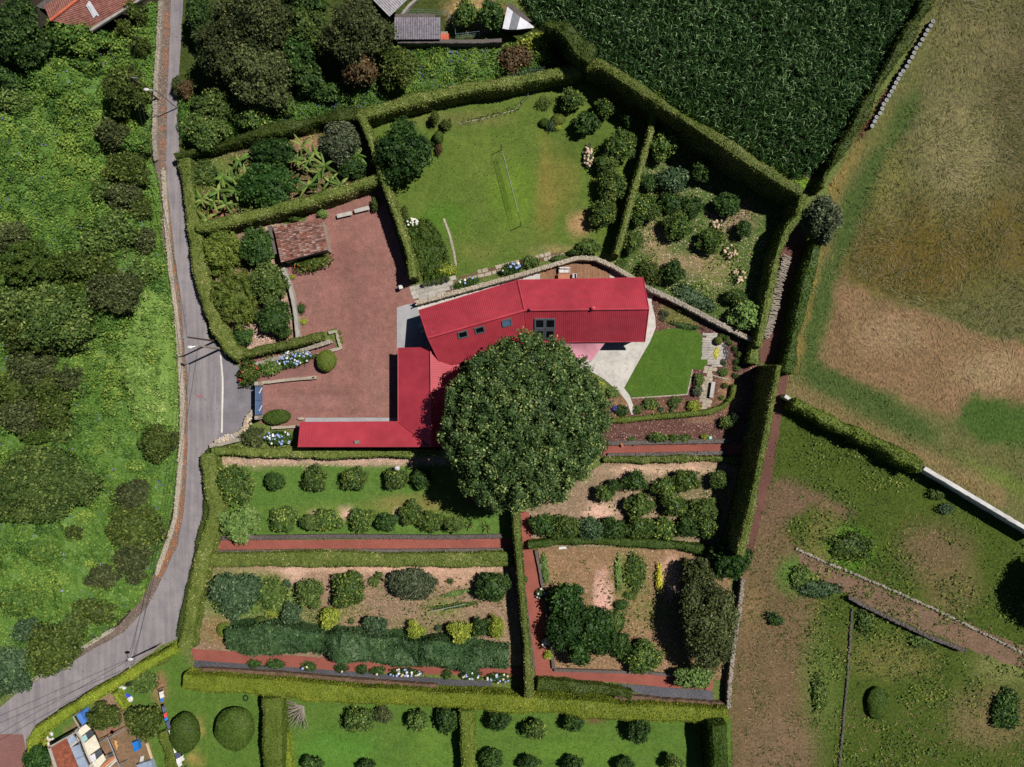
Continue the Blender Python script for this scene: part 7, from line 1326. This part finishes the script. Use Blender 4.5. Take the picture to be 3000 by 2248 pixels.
tufts('pasture_straw', [(2250, 1430), (2700, 1500), (3100, 1900), (3100, 2300), (2140, 2300), (2160, 1700)], 3.5, .5, 'leaf_dry', 'dry straw patches on the pasture', 'straw', 38, .1, .85, .1, .5)
tufts('margin_grass', [(1700, 150), (1800, 172), (1950, 258), (2080, 330), (2230, 432), (2380, 530), (2350, 555), (2200, 475), (1930, 296), (1740, 178)], 18, .5, 'leaf_clip', 'bright tall grass along the corn edge', 'grass', 39, .3, .35, .16)
for i, (nm, lab, poly, dn) in enumerate((('leaf_litter', 'pale fallen leaves under the garage hedge', [(650, 1345), (1270, 1345), (1330, 1362), (650, 1368)], 30), ('leaf_litter', 'pale fallen leaves below the wide low hedge', [(780, 1660), (1480, 1658), (1480, 1700), (820, 1690)], 9), ('leaf_litter', 'drift of pink fallen leaves beside the dense green trees', [(1745, 1670), (1765, 1670), (1790, 1790), (1780, 1812), (1735, 1760)], 45), ('leaf_litter', 'drift of pink fallen leaves beside the tall wall tree', [(1950, 1640), (1972, 1645), (1990, 1740), (1950, 1760), (1945, 1700)], 40), ('leaf_litter', 'pale leaves scattered through the fruit garden', [(1925, 420), (2000, 460), (2180, 620), (2250, 700), (2200, 900), (1950, 850), (1860, 700)], 5), ('leaf_litter', 'pale leaves scattered over the grove', [(1780, 1365), (2150, 1360), (2130, 1500), (1750, 1510)], 12), ('leaf_litter', 'pale leaves in the shrub bed by the lane hedge', [(660, 940), (760, 940), (800, 1000), (720, 1035)], 30), ('leaf_litter', 'orange leaf litter along the lane verge', [(480, 0), (496, 0), (488, 300), (486, 480), (512, 750), (532, 950), (548, 1200), (536, 1480), (505, 1600), (490, 1600), (520, 1480), (532, 1250), (512, 950), (490, 700), (465, 480), (470, 250)], 14))):
    tufts(nm, poly, dn, .2, 'leaf_litter' if 'orange' not in lab else 'leaf_dry', lab, 'leaf litter', 60 + i, .03, .9, .6)
for i, (lab, poly, dn) in enumerate((('short grass of the large lawn', [(1090, 430), (1300, 300), (1740, 240), (1900, 340), (1850, 560), (1790, 745), (1480, 780), (1250, 820), (1150, 620)], 4), ('grass of the orchard lawn', [(630, 1365), (1490, 1365), (1490, 1570), (640, 1570)], 7), ('grass of the lower lawns', [(560, 1990), (2120, 2110), (2120, 2300), (470, 2300), (440, 2020)], 5))):
    tufts('lawn_grass', poly, dn, .22, 'leaf_grass', lab, 'grass', 90 + i, .03, .5, .3, .35)
for i_, (lab_, poly_) in enumerate((('slate chips on the strip above the long hedge', [(572, 1934), (900, 1957), (1300, 1988), (1440, 1996), (1440, 2014), (1100, 1996), (900, 1982), (568, 1960)]), ('slate chips on the patch at the path end', [(1810, 2003), (2085, 2022), (2090, 2052), (1950, 2042), (1870, 2030)]))): tufts('slate_chips', poly_, 22, .22, 'slate', lab_, 'chippings', 170 + i_, .06, .85, .6)
tufts('track_grass', [(2330, 1600), (2560, 1708), (2850, 1830), (3050, 1905), (3050, 1925), (2850, 1850), (2560, 1728), (2345, 1640)], 9, .35, 'leaf_grass', 'grass creeping over the upper edge of the track', 'grass', 180, .2, .4, .25, .4)
tufts('track_grass', [(2345, 1645), (2450, 1712), (2560, 1775), (2700, 1842), (2850, 1895), (3050, 1975), (3050, 1990), (2850, 1912), (2560, 1795), (2440, 1735)], 9, .35, 'leaf_grass', 'grass creeping over the lower edge of the track', 'grass', 181, .2, .4, .25, .4)
tufts('flower_strip', [(1350, 352), (1440, 332), (1515, 312), (1526, 296), (1532, 300), (1518, 324), (1440, 346), (1352, 366)], 40, .4, 'leaf_mid', 'spiky plants in the stone rimmed flower strip', 'plants', 95, .2, .3, .2)
labs = {}
for o in SC.objects:
    if o.parent is None and o.get('label') and not o.get('group'): labs.setdefault(o['label'], []).append(o.name)
for k_, v_ in labs.items():
    if len(v_) > 1: print('DUPLABEL', k_, v_)
